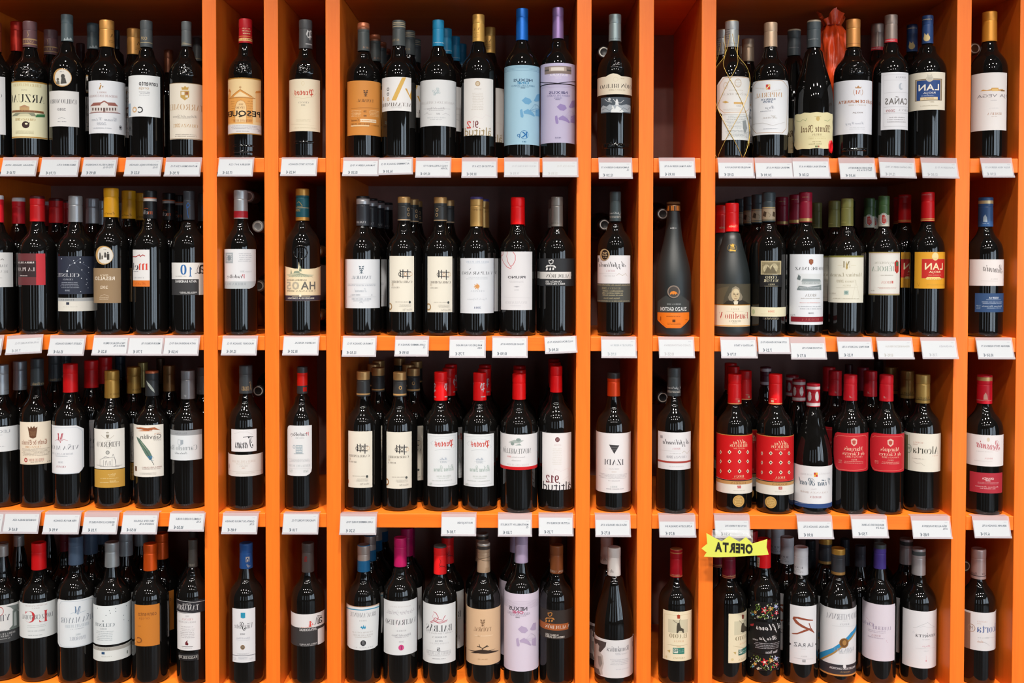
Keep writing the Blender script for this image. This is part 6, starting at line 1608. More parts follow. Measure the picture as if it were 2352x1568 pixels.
W('4c', 1358, 158, 168, 1500, ('#bfa084', 463, 62, dict(kind='foil', bands=[(160, 218, '#b4b0aa', 'foil'), (222, 252, '#3c3632', 'satin')], art=[('l', '#5a4836', 4, [(1302, 318), (1330, 340), (1380, 350), (1420, 345)]), ('l', '#5a4836', 4, [(1302, 335), (1340, 330), (1390, 320), (1422, 300)]), ('t', 'TAMARAL', 'S', '#8a6a4c', 1370, 410, 1412, 450)])),
  'silver topped beige cap, tan branch label',
  [L(1202, 795, 1512, 1306, '#d8b490', tree('#7a5c44', 1350, 918, 46, 64) + [('t', 'TAMARAL', 'S', '#6e5038', 1270, 958, 1428, 996), ('m', '#e8cdb0', 1270, 1030, 1445, 1044, 1), ('t', '2012', 'S', '#a8845f', 1300, 1034, 1325, 1044), ('p', '#3a2c24', [(1215, 1158), (1280, 1172), (1345, 1160), (1400, 1170), (1470, 1150), (1420, 1172), (1500, 1165), (1440, 1190), (1370, 1200), (1310, 1195), (1240, 1190), (1280, 1182)]), ('l', '#3a2c24', 9, [(1350, 1172), (1352, 1150), (1375, 1138), (1392, 1125)]), ('l', '#3a2c24', 7, [(1350, 1152), (1325, 1138), (1300, 1132)]), ('l', '#3a2c24', 5, [(1325, 1138), (1318, 1112)]), ('l', '#3a2c24', 5, [(1375, 1138), (1405, 1132)]), ('m', '#b4906a', 1300, 1246, 1400, 1256, 1)])],
  back=[(1352, 1)])
W('4c', 1710, 160, 92, 1510, ('#b3a0bd', 376, 61, dict()),
  'lilac cap and lilac wrapped label',
  [L(1536, 655, 1886, 1364, '#d6cadb', [('l', '#a498ac', 1.5, [(1540, y), (1885, y)]) for y in range(672, 735, 10)] + [('t', 'NEXUS', 'b', '#4a444e', 1598, 772, 1764, 808), ('t', 'ONE', 'b', '#c0406a', 1628, 808, 1730, 834), ('t', 'RIBERA DEL DUERO', 's', '#9a90a0', 1584, 824, 1786, 848), ('m', '#a89eae', 1600, 850, 1755, 858, 1), ('t', '2013', 'b', '#4a444e', 1658, 862, 1696, 872)] + nexus_map('#b4a2c0', 1678, 945, 1.08, '#c4b6ce'))],
  back=[(1650, 1)])
W('4c', 2034, 156, 188, 1500, ('#7a4424', 472, 62, dict(kind='satin', art=[('t', 'VALDUBON', 'S', '#d0c0b0', 1975, 436, 2034, 458), ('t', 'MON', 'S', '#d0c0b0', 2050, 436, 2096, 458)])),
  'brown cap and dark label with rust band',
  [L(1880, 805, 2196, 1068, '#2f2723', valdubon('#a0562a', '#d4ccc4', '#b87a3c', 1882, 812, 1.0) + [('t', 'ROBLE 2012', 'b', '#c8c0b8', 1934, 1020, 2052, 1036), ('t', 'RIBERA DEL DUERO', 'b', '#c8c0b8', 1934, 1040, 2106, 1058)])],
  back=[(2018, 1)])

W('4d', 397, 190, 222, 1610, ('#d8d4d0', 527, 66, dict(art=[('t', 'de Tin', 'i', '#6a6460', 330, 455, 392, 488)])),
  'white cap, sloping shoulders and photo label',
  [L(196, 1152, 592, 1522, '#dbd9db', [('p', '#4a4140', [(196, 1120), (260, 1150), (325, 1170), (318, 1210), (285, 1250), (250, 1285), (232, 1250), (220, 1190)]), ('p', '#b8b0ac', [(212, 1190), (240, 1180), (256, 1210), (250, 1250), (290, 1300), (300, 1380), (285, 1440), (290, 1490), (205, 1460), (200, 1300)]), ('p', '#8a827e', [(240, 1300), (275, 1310), (285, 1380), (262, 1420), (248, 1380)]), ('p', '#6a625e', [(205, 1400), (250, 1430), (270, 1490), (215, 1470)]), ('t', 'Romántica', 'S', '#77787e', 328, 1212, 542, 1262), ('t', 'Crianza 2010', 'i', '#b8b8be', 412, 1270, 536, 1292), ('m', '#b0b0b6', 362, 1336, 540, 1398, 4), ('m', '#c4c4ca', 420, 1420, 540, 1445, 1), ('r', '#9a989e', 574, 1160, 580, 1210)])],
  shape='bg', back=[(322, 1)])
W('4d', 994, 170, 238, 1605, ('#98121f', 541, 62, dict(kind='satin', bands=[(262, 274, '#c8905c', 'foil'), (298, 308, '#c8905c', 'foil'), (524, 532, '#c8905c', 'foil')], art=[('m', '#d8a888', 950, 506, 1032, 522, 1)])),
  'deep red cap and cream stag label',
  [L(868, 872, 1146, 1356, '#ebdfc0', [('l', '#c8b484', 2, [(884, 890), (1130, 888), (1130, 1335), (884, 1335), (884, 890)]), ('p', '#a8442c', [(1004, 906), (1020, 900), (1036, 906), (1034, 940), (1008, 940)]), ('r', '#d0c8ac', 918, 952, 1110, 1082), ('p', '#4a4438', [(1000, 1080), (1002, 1020), (1008, 985), (1030, 975), (1034, 1000), (1045, 1030), (1070, 1040), (1072, 1080), (1060, 1078), (1052, 1058), (1025, 1060), (1012, 1082)]), ('l', '#6a6252', 4, [(1012, 985), (985, 972), (966, 952)]), ('l', '#6a6252', 4, [(1028, 980), (1030, 955), (1040, 948)]), ('l', '#6a6252', 3, [(985, 972), (984, 955)]),
                                    ('t', 'EL COTO', 'S', '#7f7252', 932, 1090, 1102, 1132), ('t', 'RIOJA', 'S', '#d8aa84', 974, 1152, 1070, 1172), ('l', '#a89c78', 2, [(915, 1190), (1105, 1192)]), ('t', '2010', 'S', '#d8aa7c', 1002, 1206, 1042, 1220), ('r', '#2f7a6c', 965, 1226, 1076, 1286), ('r', '#d8dcd0', 972, 1234, 1014, 1276), ('t', '90', 'b', '#2f6a60', 974, 1236, 1012, 1270), ('m', '#a8c8bc', 1022, 1240, 1070, 1275, 2), ('p', '#c0a868', [(910, 1250), (940, 1244), (936, 1272)]), ('t', 'CRIANZA', 'S', '#b8a67c', 968, 1318, 1078, 1332), ('o', '#d8c898', 902, 1310, 10, 12)])])
W('4e', 328, 172, 245, 1575, ('#74142a', 551, 66, dict(kind='satin', bands=[(524, 531, '#c8905c'), (540, 546, '#c8905c')], art=[('t', 'CRIANZA', 'S', '#d8a888', 324, 514, 405, 528)])),
  'maroon cap under the offer sign, turned stag label',
  [L(327, 888, 520, 1370, '#e6dbbc', [('p', '#8a4434', [(456, 905), (468, 898), (480, 906), (476, 940), (460, 942)]), ('r', '#cfc8ac', 384, 956, 530, 1092), ('p', '#4a4438', [(448, 1068), (452, 1015), (458, 985), (478, 978), (486, 1010), (510, 1030), (516, 1070), (490, 1060), (470, 1075)]), ('l', '#6a6252', 4, [(460, 990), (445, 970), (432, 958)]), ('l', '#6a6252', 4, [(474, 985), (482, 962), (492, 955)]), ('t', 'EL COTO', 'S', '#7f7252', 396, 1104, 530, 1145), ('t', 'RIOJA', 'S', '#d8aa84', 434, 1168, 510, 1186), ('l', '#a89c78', 2, [(375, 1206), (500, 1215)]), ('r', '#2f6a60', 424, 1228, 520, 1286), ('r', '#d8dcd0', 430, 1234, 462, 1280), ('t', '90', 'b', '#2f6a60', 430, 1238, 462, 1276), ('m', '#a8c8bc', 468, 1240, 500, 1278, 2), ('p', '#c0a868', [(374, 1268), (402, 1264), (398, 1290)]), ('t', 'CRIANZA', 'S', '#b8a67c', 424, 1322, 520, 1338), ('o', '#d8c898', 366, 1338, 14, 12)])],
  back=[(216, 1)])
FL = ['#d83a3c', '#e8a040', '#e8d8c0', '#a8b8e0', '#58a8d8', '#7a9a3c', '#d84860']


def bloom(x, y, r, c, c2, n=6, seed=0):
    rnd = random.Random(seed + int(x))
    els = []
    a0 = rnd.random()
    for i in range(n):
        a = a0 + 2 * PI * i / n
        els.append(('p', c, [(x, y), (x + r * .55 * math.cos(a - .42), y + r * .55 * math.sin(a - .42)), (x + r * math.cos(a), y + r * math.sin(a)), (x + r * .55 * math.cos(a + .42), y + r * .55 * math.sin(a + .42))]))
    return els + [('o', c2, x, y, r * .28, r * .28)]


def flowers(x0, y0, seed):
    rnd = random.Random(seed)
    els = [('l', '#7a9a3c', 4, [(x0 + 20, y0 + 95), (x0 + 60, y0 + 60), (x0 + 85, y0 + 20), (x0 + 70, y0 + 5), (x0 + 52, y0 + 18), (x0 + 65, y0 + 30)]), ('l', '#7a9a3c', 4, [(x0 + 130, y0 + 130), (x0 + 200, y0 + 60), (x0 + 260, y0 + 20)]), ('l', '#7a9a3c', 3, [(x0 + 100, y0 + 100), (x0 + 160, y0 + 150)])]
    for x, y, r, c, c2 in ((140, 68, 42, '#c83238', '#f0d8c8'), (200, 52, 28, '#e0953a', '#f0e0b0'), (250, 30, 26, '#a8b4e0', '#e8e8f4'), (255, 92, 24, '#d04858', '#f0d0c8'), (50, 85, 20, '#e0a040', '#f0e0b0'), (80, 130, 18, '#e8e4dc', '#d8c070'), (215, 115, 14, '#c83238', '#c83238'), (28, 108, 18, '#4a9cd0', '#90c8e8')):
        els += bloom(x0 + x, y0 + y, r, c, c2, 5, seed)
    for _ in range(46):
        els.append(('o', rnd.choice(['#dcdad2', '#cfd8e4', '#e0dcc8', '#8aa048']), x0 + rnd.uniform(5, 275), y0 + rnd.uniform(0, 150), 5, 5))
    for _ in range(10):
        x, y, a = x0 + rnd.uniform(20, 260), y0 + rnd.uniform(10, 150), rnd.uniform(0, 6)
        els.append(('p', '#6f9038', [(x, y), (x + 14 * math.cos(a - .4), y + 14 * math.sin(a - .4)), (x + 26 * math.cos(a), y + 26 * math.sin(a)), (x + 14 * math.cos(a + .4), y + 14 * math.sin(a + .4))]))
    return els


W('4e', 638, 162, 138, 1570, ('#d4141a', 449, 68, dict(bands=[], art=[('p', '#d8d0bc', [(560, 330), (602, 342), (598, 438), (562, 424)]), ('m', '#a89c80', 568, 350, 598, 425, 3)])),
  'red cap and painted flowers on black glass',
  [L(505, 780, 800, 955, '#0d0b0b', flowers(508, 790, 3), name='painted_flowers'),
   L(505, 1290, 800, 1450, '#0d0b0b', flowers(508, 1295, 5), name='painted_flowers'),
   L(505, 975, 800, 1288, '#0d0b0b', [('t', 'Milflores', 'c', '#d8d4d4', 566, 988, 830, 1082), ('t', 'Rioja', 'c', '#d8d4d4', 596, 1108, 762, 1168), ('t', 'unica', 'c', '#c0bcbc', 536, 1130, 584, 1148), ('m', '#b8b4b8', 545, 1176, 790, 1240, 4), ('t', 'Vinos Tintos', 'b', '#c8c4c8', 658, 1250, 770, 1278), ('p', '#b83a3c', [(512, 990), (548, 985), (540, 1010), (515, 1008)])], name='painted_lettering')])
W('4e', 1018, 168, 218, 1580, ('#d4d4d8', 517, 69, dict(art=[('t', 'RIOJA', 'S', '#8a8a90', 948, 428, 1042, 452), ('t', '2012', 'S', '#a0a0a6', 976, 456, 1016, 468), ('t', 'CRIANZA', 'S', '#a0a0a6', 952, 474, 1042, 490)])),
  'white cap and white label with brown brush mark',
  [L(912, 818, 1169, 1390, '#dcdce0', [('p', '#8f4a36', [(938, 935), (950, 918), (1000, 922), (1060, 938), (1138, 950), (1138, 960), (1050, 955), (985, 938), (966, 940), (1010, 985), (1070, 1020), (1125, 1045), (1150, 1080), (1100, 1052), (1030, 1025), (970, 985)]), ('p', '#8f4a36', [(928, 1080), (985, 1078), (1050, 1050), (1110, 1030), (1112, 1046), (1050, 1072), (985, 1092), (940, 1090)]), ('l', '#8f4a36', 10, [(1100, 985), (1115, 1030), (1148, 1078)]), ('p', '#3a3438', [(900, 1160), (928, 1186), (900, 1210)]), ('p', '#3a3438', [(1180, 1160), (1156, 1188), (1180, 1210)]), ('t', 'LA RAZ', 's', '#55565c', 952, 1180, 1138, 1218), ('t', 'CRIANZA', 'S', '#b4b4ba', 1018, 1232, 1070, 1242), ('t', 'RIOJA', 'S', '#b0b0b6', 1020, 1302, 1082, 1318), ('l', '#c0c0c6', 2, [(952, 1318), (1138, 1328)]), ('r', '#9a9a9e', 1034, 1340, 1066, 1366), ('m', '#d0d0d4', 1038, 1343, 1062, 1363, 2)])],
  back=[(886, 1), (806, 2), (735, 3)])
W('4e', 1380, 172, 230, 1590, ('#3a3a3e', 516, 67, dict(bands=[(222, 320, '#bf8f3c', 'foil'), (488, 516, '#b88a4c', 'foil')], art=[])),
  'gold topped black cap, blue diagonal sash label',
  [L(1206, 845, 1566, 1400, '#dcdde1', [('t', 'FEDERICO PATERNINA', 'S', '#8a8c94', 1270, 892, 1620, 952), ('m', '#c8c8cc', 1420, 958, 1480, 966, 1), ('t', 'RIOJA', 'S', '#aaacb4', 1402, 984, 1492, 1006), ('l', '#c0c2c8', 2, [(1325, 1004), (1450, 1016), (1540, 1004)]),
                                   ('p', '#a8844a', [(1200, 1320), (1330, 1225), (1450, 1140), (1530, 1050), (1566, 970), (1566, 1035), (1540, 1095), (1460, 1190), (1330, 1290), (1200, 1365)]), ('p', '#2f8cc0', [(1200, 1275), (1330, 1225), (1430, 1155), (1510, 1070), (1560, 985), (1562, 1030), (1530, 1090), (1450, 1175), (1330, 1270), (1200, 1340)]),
                                   ('o', '#8a6234', 1442, 1177, 46, 48), ('o', '#6f4c28', 1442, 1177, 37, 39), ('o', '#a87c44', 1446, 1174, 20, 26), ('t', 'BANDA AZUL', 'S', '#98a0ac', 1336, 1226, 1536, 1264), ('t', 'CRIANZA 2010', 'S', '#b8bcc4', 1392, 1258, 1520, 1280)]),
   L(1206, 1388, 1566, 1500, '#333238', [('r', '#c08a4c', 1200, 1484, 1570, 1502), ('t', 'MARQUES DE LA CONCORDIA', 'b', '#c8c8cc', 1300, 1418, 1545, 1442), ('t', 'HARO ESPAÑA', 'S', '#b89a64', 1400, 1452, 1500, 1466), ('o', '#dcdce0', 1446, 1405, 16, 22)], name='lower_label')],
  shape='tp', back=[(1316, 1)])
W('4f', 168, 158, 190, 1590, ('#453684', 459, 60, dict(bands=[(182, 262, '#3f4748')])),
  'purple banded cap and lilac tinted label',
  [L(-16, 800, 318, 1352, '#d8cfda', [('o', '#c0828a', 32 + i * 10, 916 + i * 12, 3, 3) for i in range(9)] + [('t', 'LUBERRI', 'S', '#9a8fa6', 105, 1018, 282, 1052), ('t', 'Orlegi', 'S', '#a89cb4', 0, 965, 118, 1012), ('m', '#b0a6b8', 60, 1056, 240, 1084, 2), ('t', 'RIOJA', 'S', '#b49aa4', 92, 1094, 182, 1118), ('m', '#b4a8b8', 62, 1124, 230, 1132, 1), ('o', '#c0828a', 238, 1158, 3, 3), ('o', '#c0828a', 250, 1170, 3, 3)])])
W('4f', 545, 168, 230, 1590, ('#c0babb', 519, 66, dict(kind='foil', bands=[(288, 328, '#4c5254', 'satin')])),
  'silver cap with dark ring, mountain sketch label',
  [L(394, 866, 725, 1422, '#dddce0', [('l', '#a4a8ae', 2.5, [(498, 1025), (540, 1018), (580, 1000), (610, 990), (640, 975), (665, 995), (690, 1010), (705, 1018)]), ('l', '#b8bcc2', 2, [(560, 1022), (600, 1012), (640, 1022), (700, 1025)]), ('t', 'sonsierra', 'S', '#5f6064', 520, 1078, 712, 1122), ('m', '#c0c0c6', 585, 1138, 660, 1148, 1), ('t', 'Rioja', 'c', '#d09aa8', 586, 1196, 664, 1222), ('l', '#c0c0c6', 2, [(520, 1225), (600, 1232), (640, 1222), (705, 1218)]), ('m', '#c8c8ce', 598, 1250, 652, 1258, 1), ('o', '#d0707c', 624, 1350, 5, 8), ('l', '#d8a8b0', 2, [(624, 1300), (624, 1340)]), ('o', '#c8c8ce', 503, 1070, 9, 10, .8)])],
  back=[(448, 1)])
W('4f', 1133, 160, 235, 1600, ('#c4aaa6', 558, 70, dict(kind='foil', bands=[(522, 530, '#4a3f44', 'satin')], art=[('t', 'Alcorta', 'S', '#5a4c50', 1068, 480, 1130, 512), ('t', 'ta', 'S', '#5a4c50', 1172, 490, 1196, 512)])),
  'rose silver cap, label with brown side stripe',
  [L(1000, 882, 1320, 1254, '#dcdadc', [('r', '#94705e', 980, 870, 1060, 1260), ('r', '#e8e6e8', 1066, 870, 1070, 1260), ('t', 'CRIANZA', 'S', '#c8a498', 1124, 962, 1224, 978), ('t', '2010', 'S', '#c8b4ac', 1126, 984, 1166, 994), ('t', 'Alcorta', 'S', '#5f6f9c', 1122, 998, 1332, 1078), ('o', '#a8846c', 1070, 1028, 36, 38, .86), ('t', 'M', 's', '#a08c84', 1060, 1010, 1086, 1044), ('l', '#c0c0c4', 2, [(1210, 1122), (1310, 1110)]), ('m', '#b8b8bc', 1124, 1122, 1245, 1134, 1), ('t', 'Alcorta', 'c', '#d0a088', 1128, 1150, 1186, 1174), ('l', '#a8a8ac', 2, [(1180, 1165), (1220, 1182), (1245, 1205)])])])

# ------------------------------------------------------------------ details that belong to single bottles
def gold_net(o, sf, crop):
    """fine gold wire netting crossed round the bottle"""
    R, H = sf.R, 0.305
    V, F = [], []
    for sgn in (1, -1):
        for k in range(4):
            pts = []
            for i in range(41):
                z = 0.004 + (H - .036) * i / 40
                a = 2 * PI * k / 4 + .5 + sgn * z / H * 4.2
                r = sf.rad(z) if sf.rad else R
                pts.append(((r + .0014) * math.sin(a), -(r + .0014) * math.cos(a), z))
            v, f = tube(pts, 0.00055, 5)
            n = len(V)
            V += v
            F += [tuple(i + n for i in q) for q in f]
    mesh_obj('gold_wire_net', V, F, paint('#d8b45c', 'foil'), None, o, True)


def wax_seal(o, sf, crop):
    u, v = sf.uv(*P(crop, 914, 1100))
    V, F = [], []
    n = 18
    rnd = random.Random(4)
    for j, (k, w) in enumerate(((1.0, .0004), (.95, .003), (.7, .0034), (.62, .0024), (0, .0024))):
        for i in range(n):
            a = 2 * PI * i / n
            rr = k * (1 + (.22 * rnd.random() if j < 2 else 0))
            V.append(sf.pos(u + .0062 * rr * math.cos(a), v + .0125 * rr * math.sin(a), w))
    for j in range(4):
        for i in range(n):
            F.append((j * n + i, j * n + (i + 1) % n, (j + 1) * n + (i + 1) % n, (j + 1) * n + i))
    mesh_obj('wax_seal', V, F, paint('#c8141c', 'satin'), None, o, True)


def glass_ring(o, sf, crop, x, y, r):
    u, v = sf.uv(*P(crop, x, y))
    rr = r * CROPS[crop][2] * 2.16 / FOC
    pts = [sf.pos(u + rr * math.cos(2 * PI * i / 36), v + rr * math.sin(2 * PI * i / 36), .0006) for i in range(37)]
    V, F = tube(pts, .0014, 7)
    for a, b in (((-.3, -.5), (-.3, .5)), ((.3, -.5), (.3, .5)), ((-.3, 0), (.3, 0))):
        p = [sf.pos(u + rr * (a[0] + (b[0] - a[0]) * t), v + rr * (a[1] + (b[1] - a[1]) * t), .0005) for t in (0, .5, 1)]
        v2, f2 = tube(p, .0011, 6)
        n = len(V)
        V += v2
        F += [tuple(i + n for i in q) for q in f2]
    mesh_obj('embossed_ring', V, F, GLASS, None, o, True)


def neck_print(o, sf, crop):
    build_art('neck_print', sf, crop, [('t', 'ZUAZO', 'b', '#c4c4c4', 802, 440, 842, 456), ('m', '#c4c4c4', 850, 442, 882, 456, 1), ('m', '#c4c4c4', 764, 444, 796, 456, 1)], o, .0006)


# ------------------------------------------------------------------ build every front bottle and its file
for d in BOTTLES:
    for lb in d['labels']:
        pass
for s, st in (('ZUAZO', 'b'), ('OFERTA', 'h')):
    need_text(s, st)

# single bottles further back
EXTRA = [
    ('1a', 145, 190, 436, 51, 1, '#c22c1c', 'bright red capped bottle peeping over between two front bottles, top shelf', 'foil'),
    ('1a', 1003, 262, 420, 22, 2, '#30363a', 'dark slate capped bottle behind the villa label bottle, top shelf', 'satin'),
    ('1a', 1446, 430, 622, 38, 2.4, '#8a5238', 'short copper capped bottle behind the crowned crest bottle, top shelf', 'foil'),
    ('1a', 690, 375, 560, 36, 3, '#4a2a28', 'dull maroon capped bottle deep in the shadow, top shelf', 'satin'),
    ('3a', 1413, 140, 368, 51, 1, '#8a6236', 'bronze capped bottle between feather and script labels, third shelf', 'foil'),
    ('3a', 1190, 115, 332, 42, 2, '#b09a5c', 'pale gold capped bottle third in line behind church label, third shelf', 'foil'),
    ('3a', 1338, 80, 300, 36, 3, '#5f4a36', 'dull brown capped bottle at the very back, third shelf', 'foil'),
    ('3a', 990, 62, 250, 44, 3, '#2a3644', 'dark blue capped bottle at the very back, third shelf', 'satin'),
    ('3e', 478, 150, 312, 46, 1.6, '#4a1a26', 'wine capped bottle with two white bands between the diamond labels, third shelf', 'satin'),
    ('3e', 1296, 130, 330, 34, 3, '#4a1a20', 'dim maroon capped bottle at the back near crested labels, third shelf', 'satin'),
    ('3e', 1338, 165, 372, 50, 1.4, '#7a1c2c', 'dark red capped bottle between the two red crested labels, third shelf', 'satin'),
    ('3f', 60, 100, 300, 40, 3, '#3c332c', 'grey brown capped bottle deep behind the crested labels, third shelf', 'satin'),
    ('4a', 375, 62, 135, 36, 1.5, '#a9abae', 'silver capped bottle right behind the bright red cap, bottom shelf', 'foil'),
    ('4a', 640, 85, 285, 42, 1.4, '#6a1a26', 'dark crimson capped bottle behind the blue monogram bottle, bottom shelf', 'satin'),
    ('4c', 680, 45, 330, 50, 1.9, '#8a1446', 'magenta capped bottle deepest in its file, bottom shelf', 'satin'),
    ('4e', 545, 78, 310, 56, 1.1, '#b8181e', 'red capped bottle half hidden by the offer sign, bottom shelf', 'satin'),
    ('4e', 1140, 175, 470, 50, 2, '#26282c', 'black capped bottle with plain neck behind white capped ones, bottom shelf', 'satin'),
    ('4e', 1500, 150, 430, 46, 2.2, '#2a2a30', 'black capped bottle behind the blue sash label, bottom shelf', 'satin'),
    ('4f', 300, 122, 300, 42, 1.6, '#77706c', 'pewter capped bottle behind the purple banded cap, bottom shelf', 'foil'),
    ('4f', -80, 210, 440, 52, 1.1, '#3a3a42', 'dark capped bottle beside the lilac tinted label, bottom shelf', 'satin'),
    ('2e', 1255, 215, 425, 40, 2, '#23302a', 'dark green black capped bottle behind the olive cap, second shelf', 'satin'),
    ('2f', -95, 222, 425, 36, 3.2, '#26322c', 'darkest green capped bottle at the back, second shelf', 'satin'),
]

# ------------------------------------------------------------------ price cards
def euros(p):
    return p.replace(' €', ' euros')


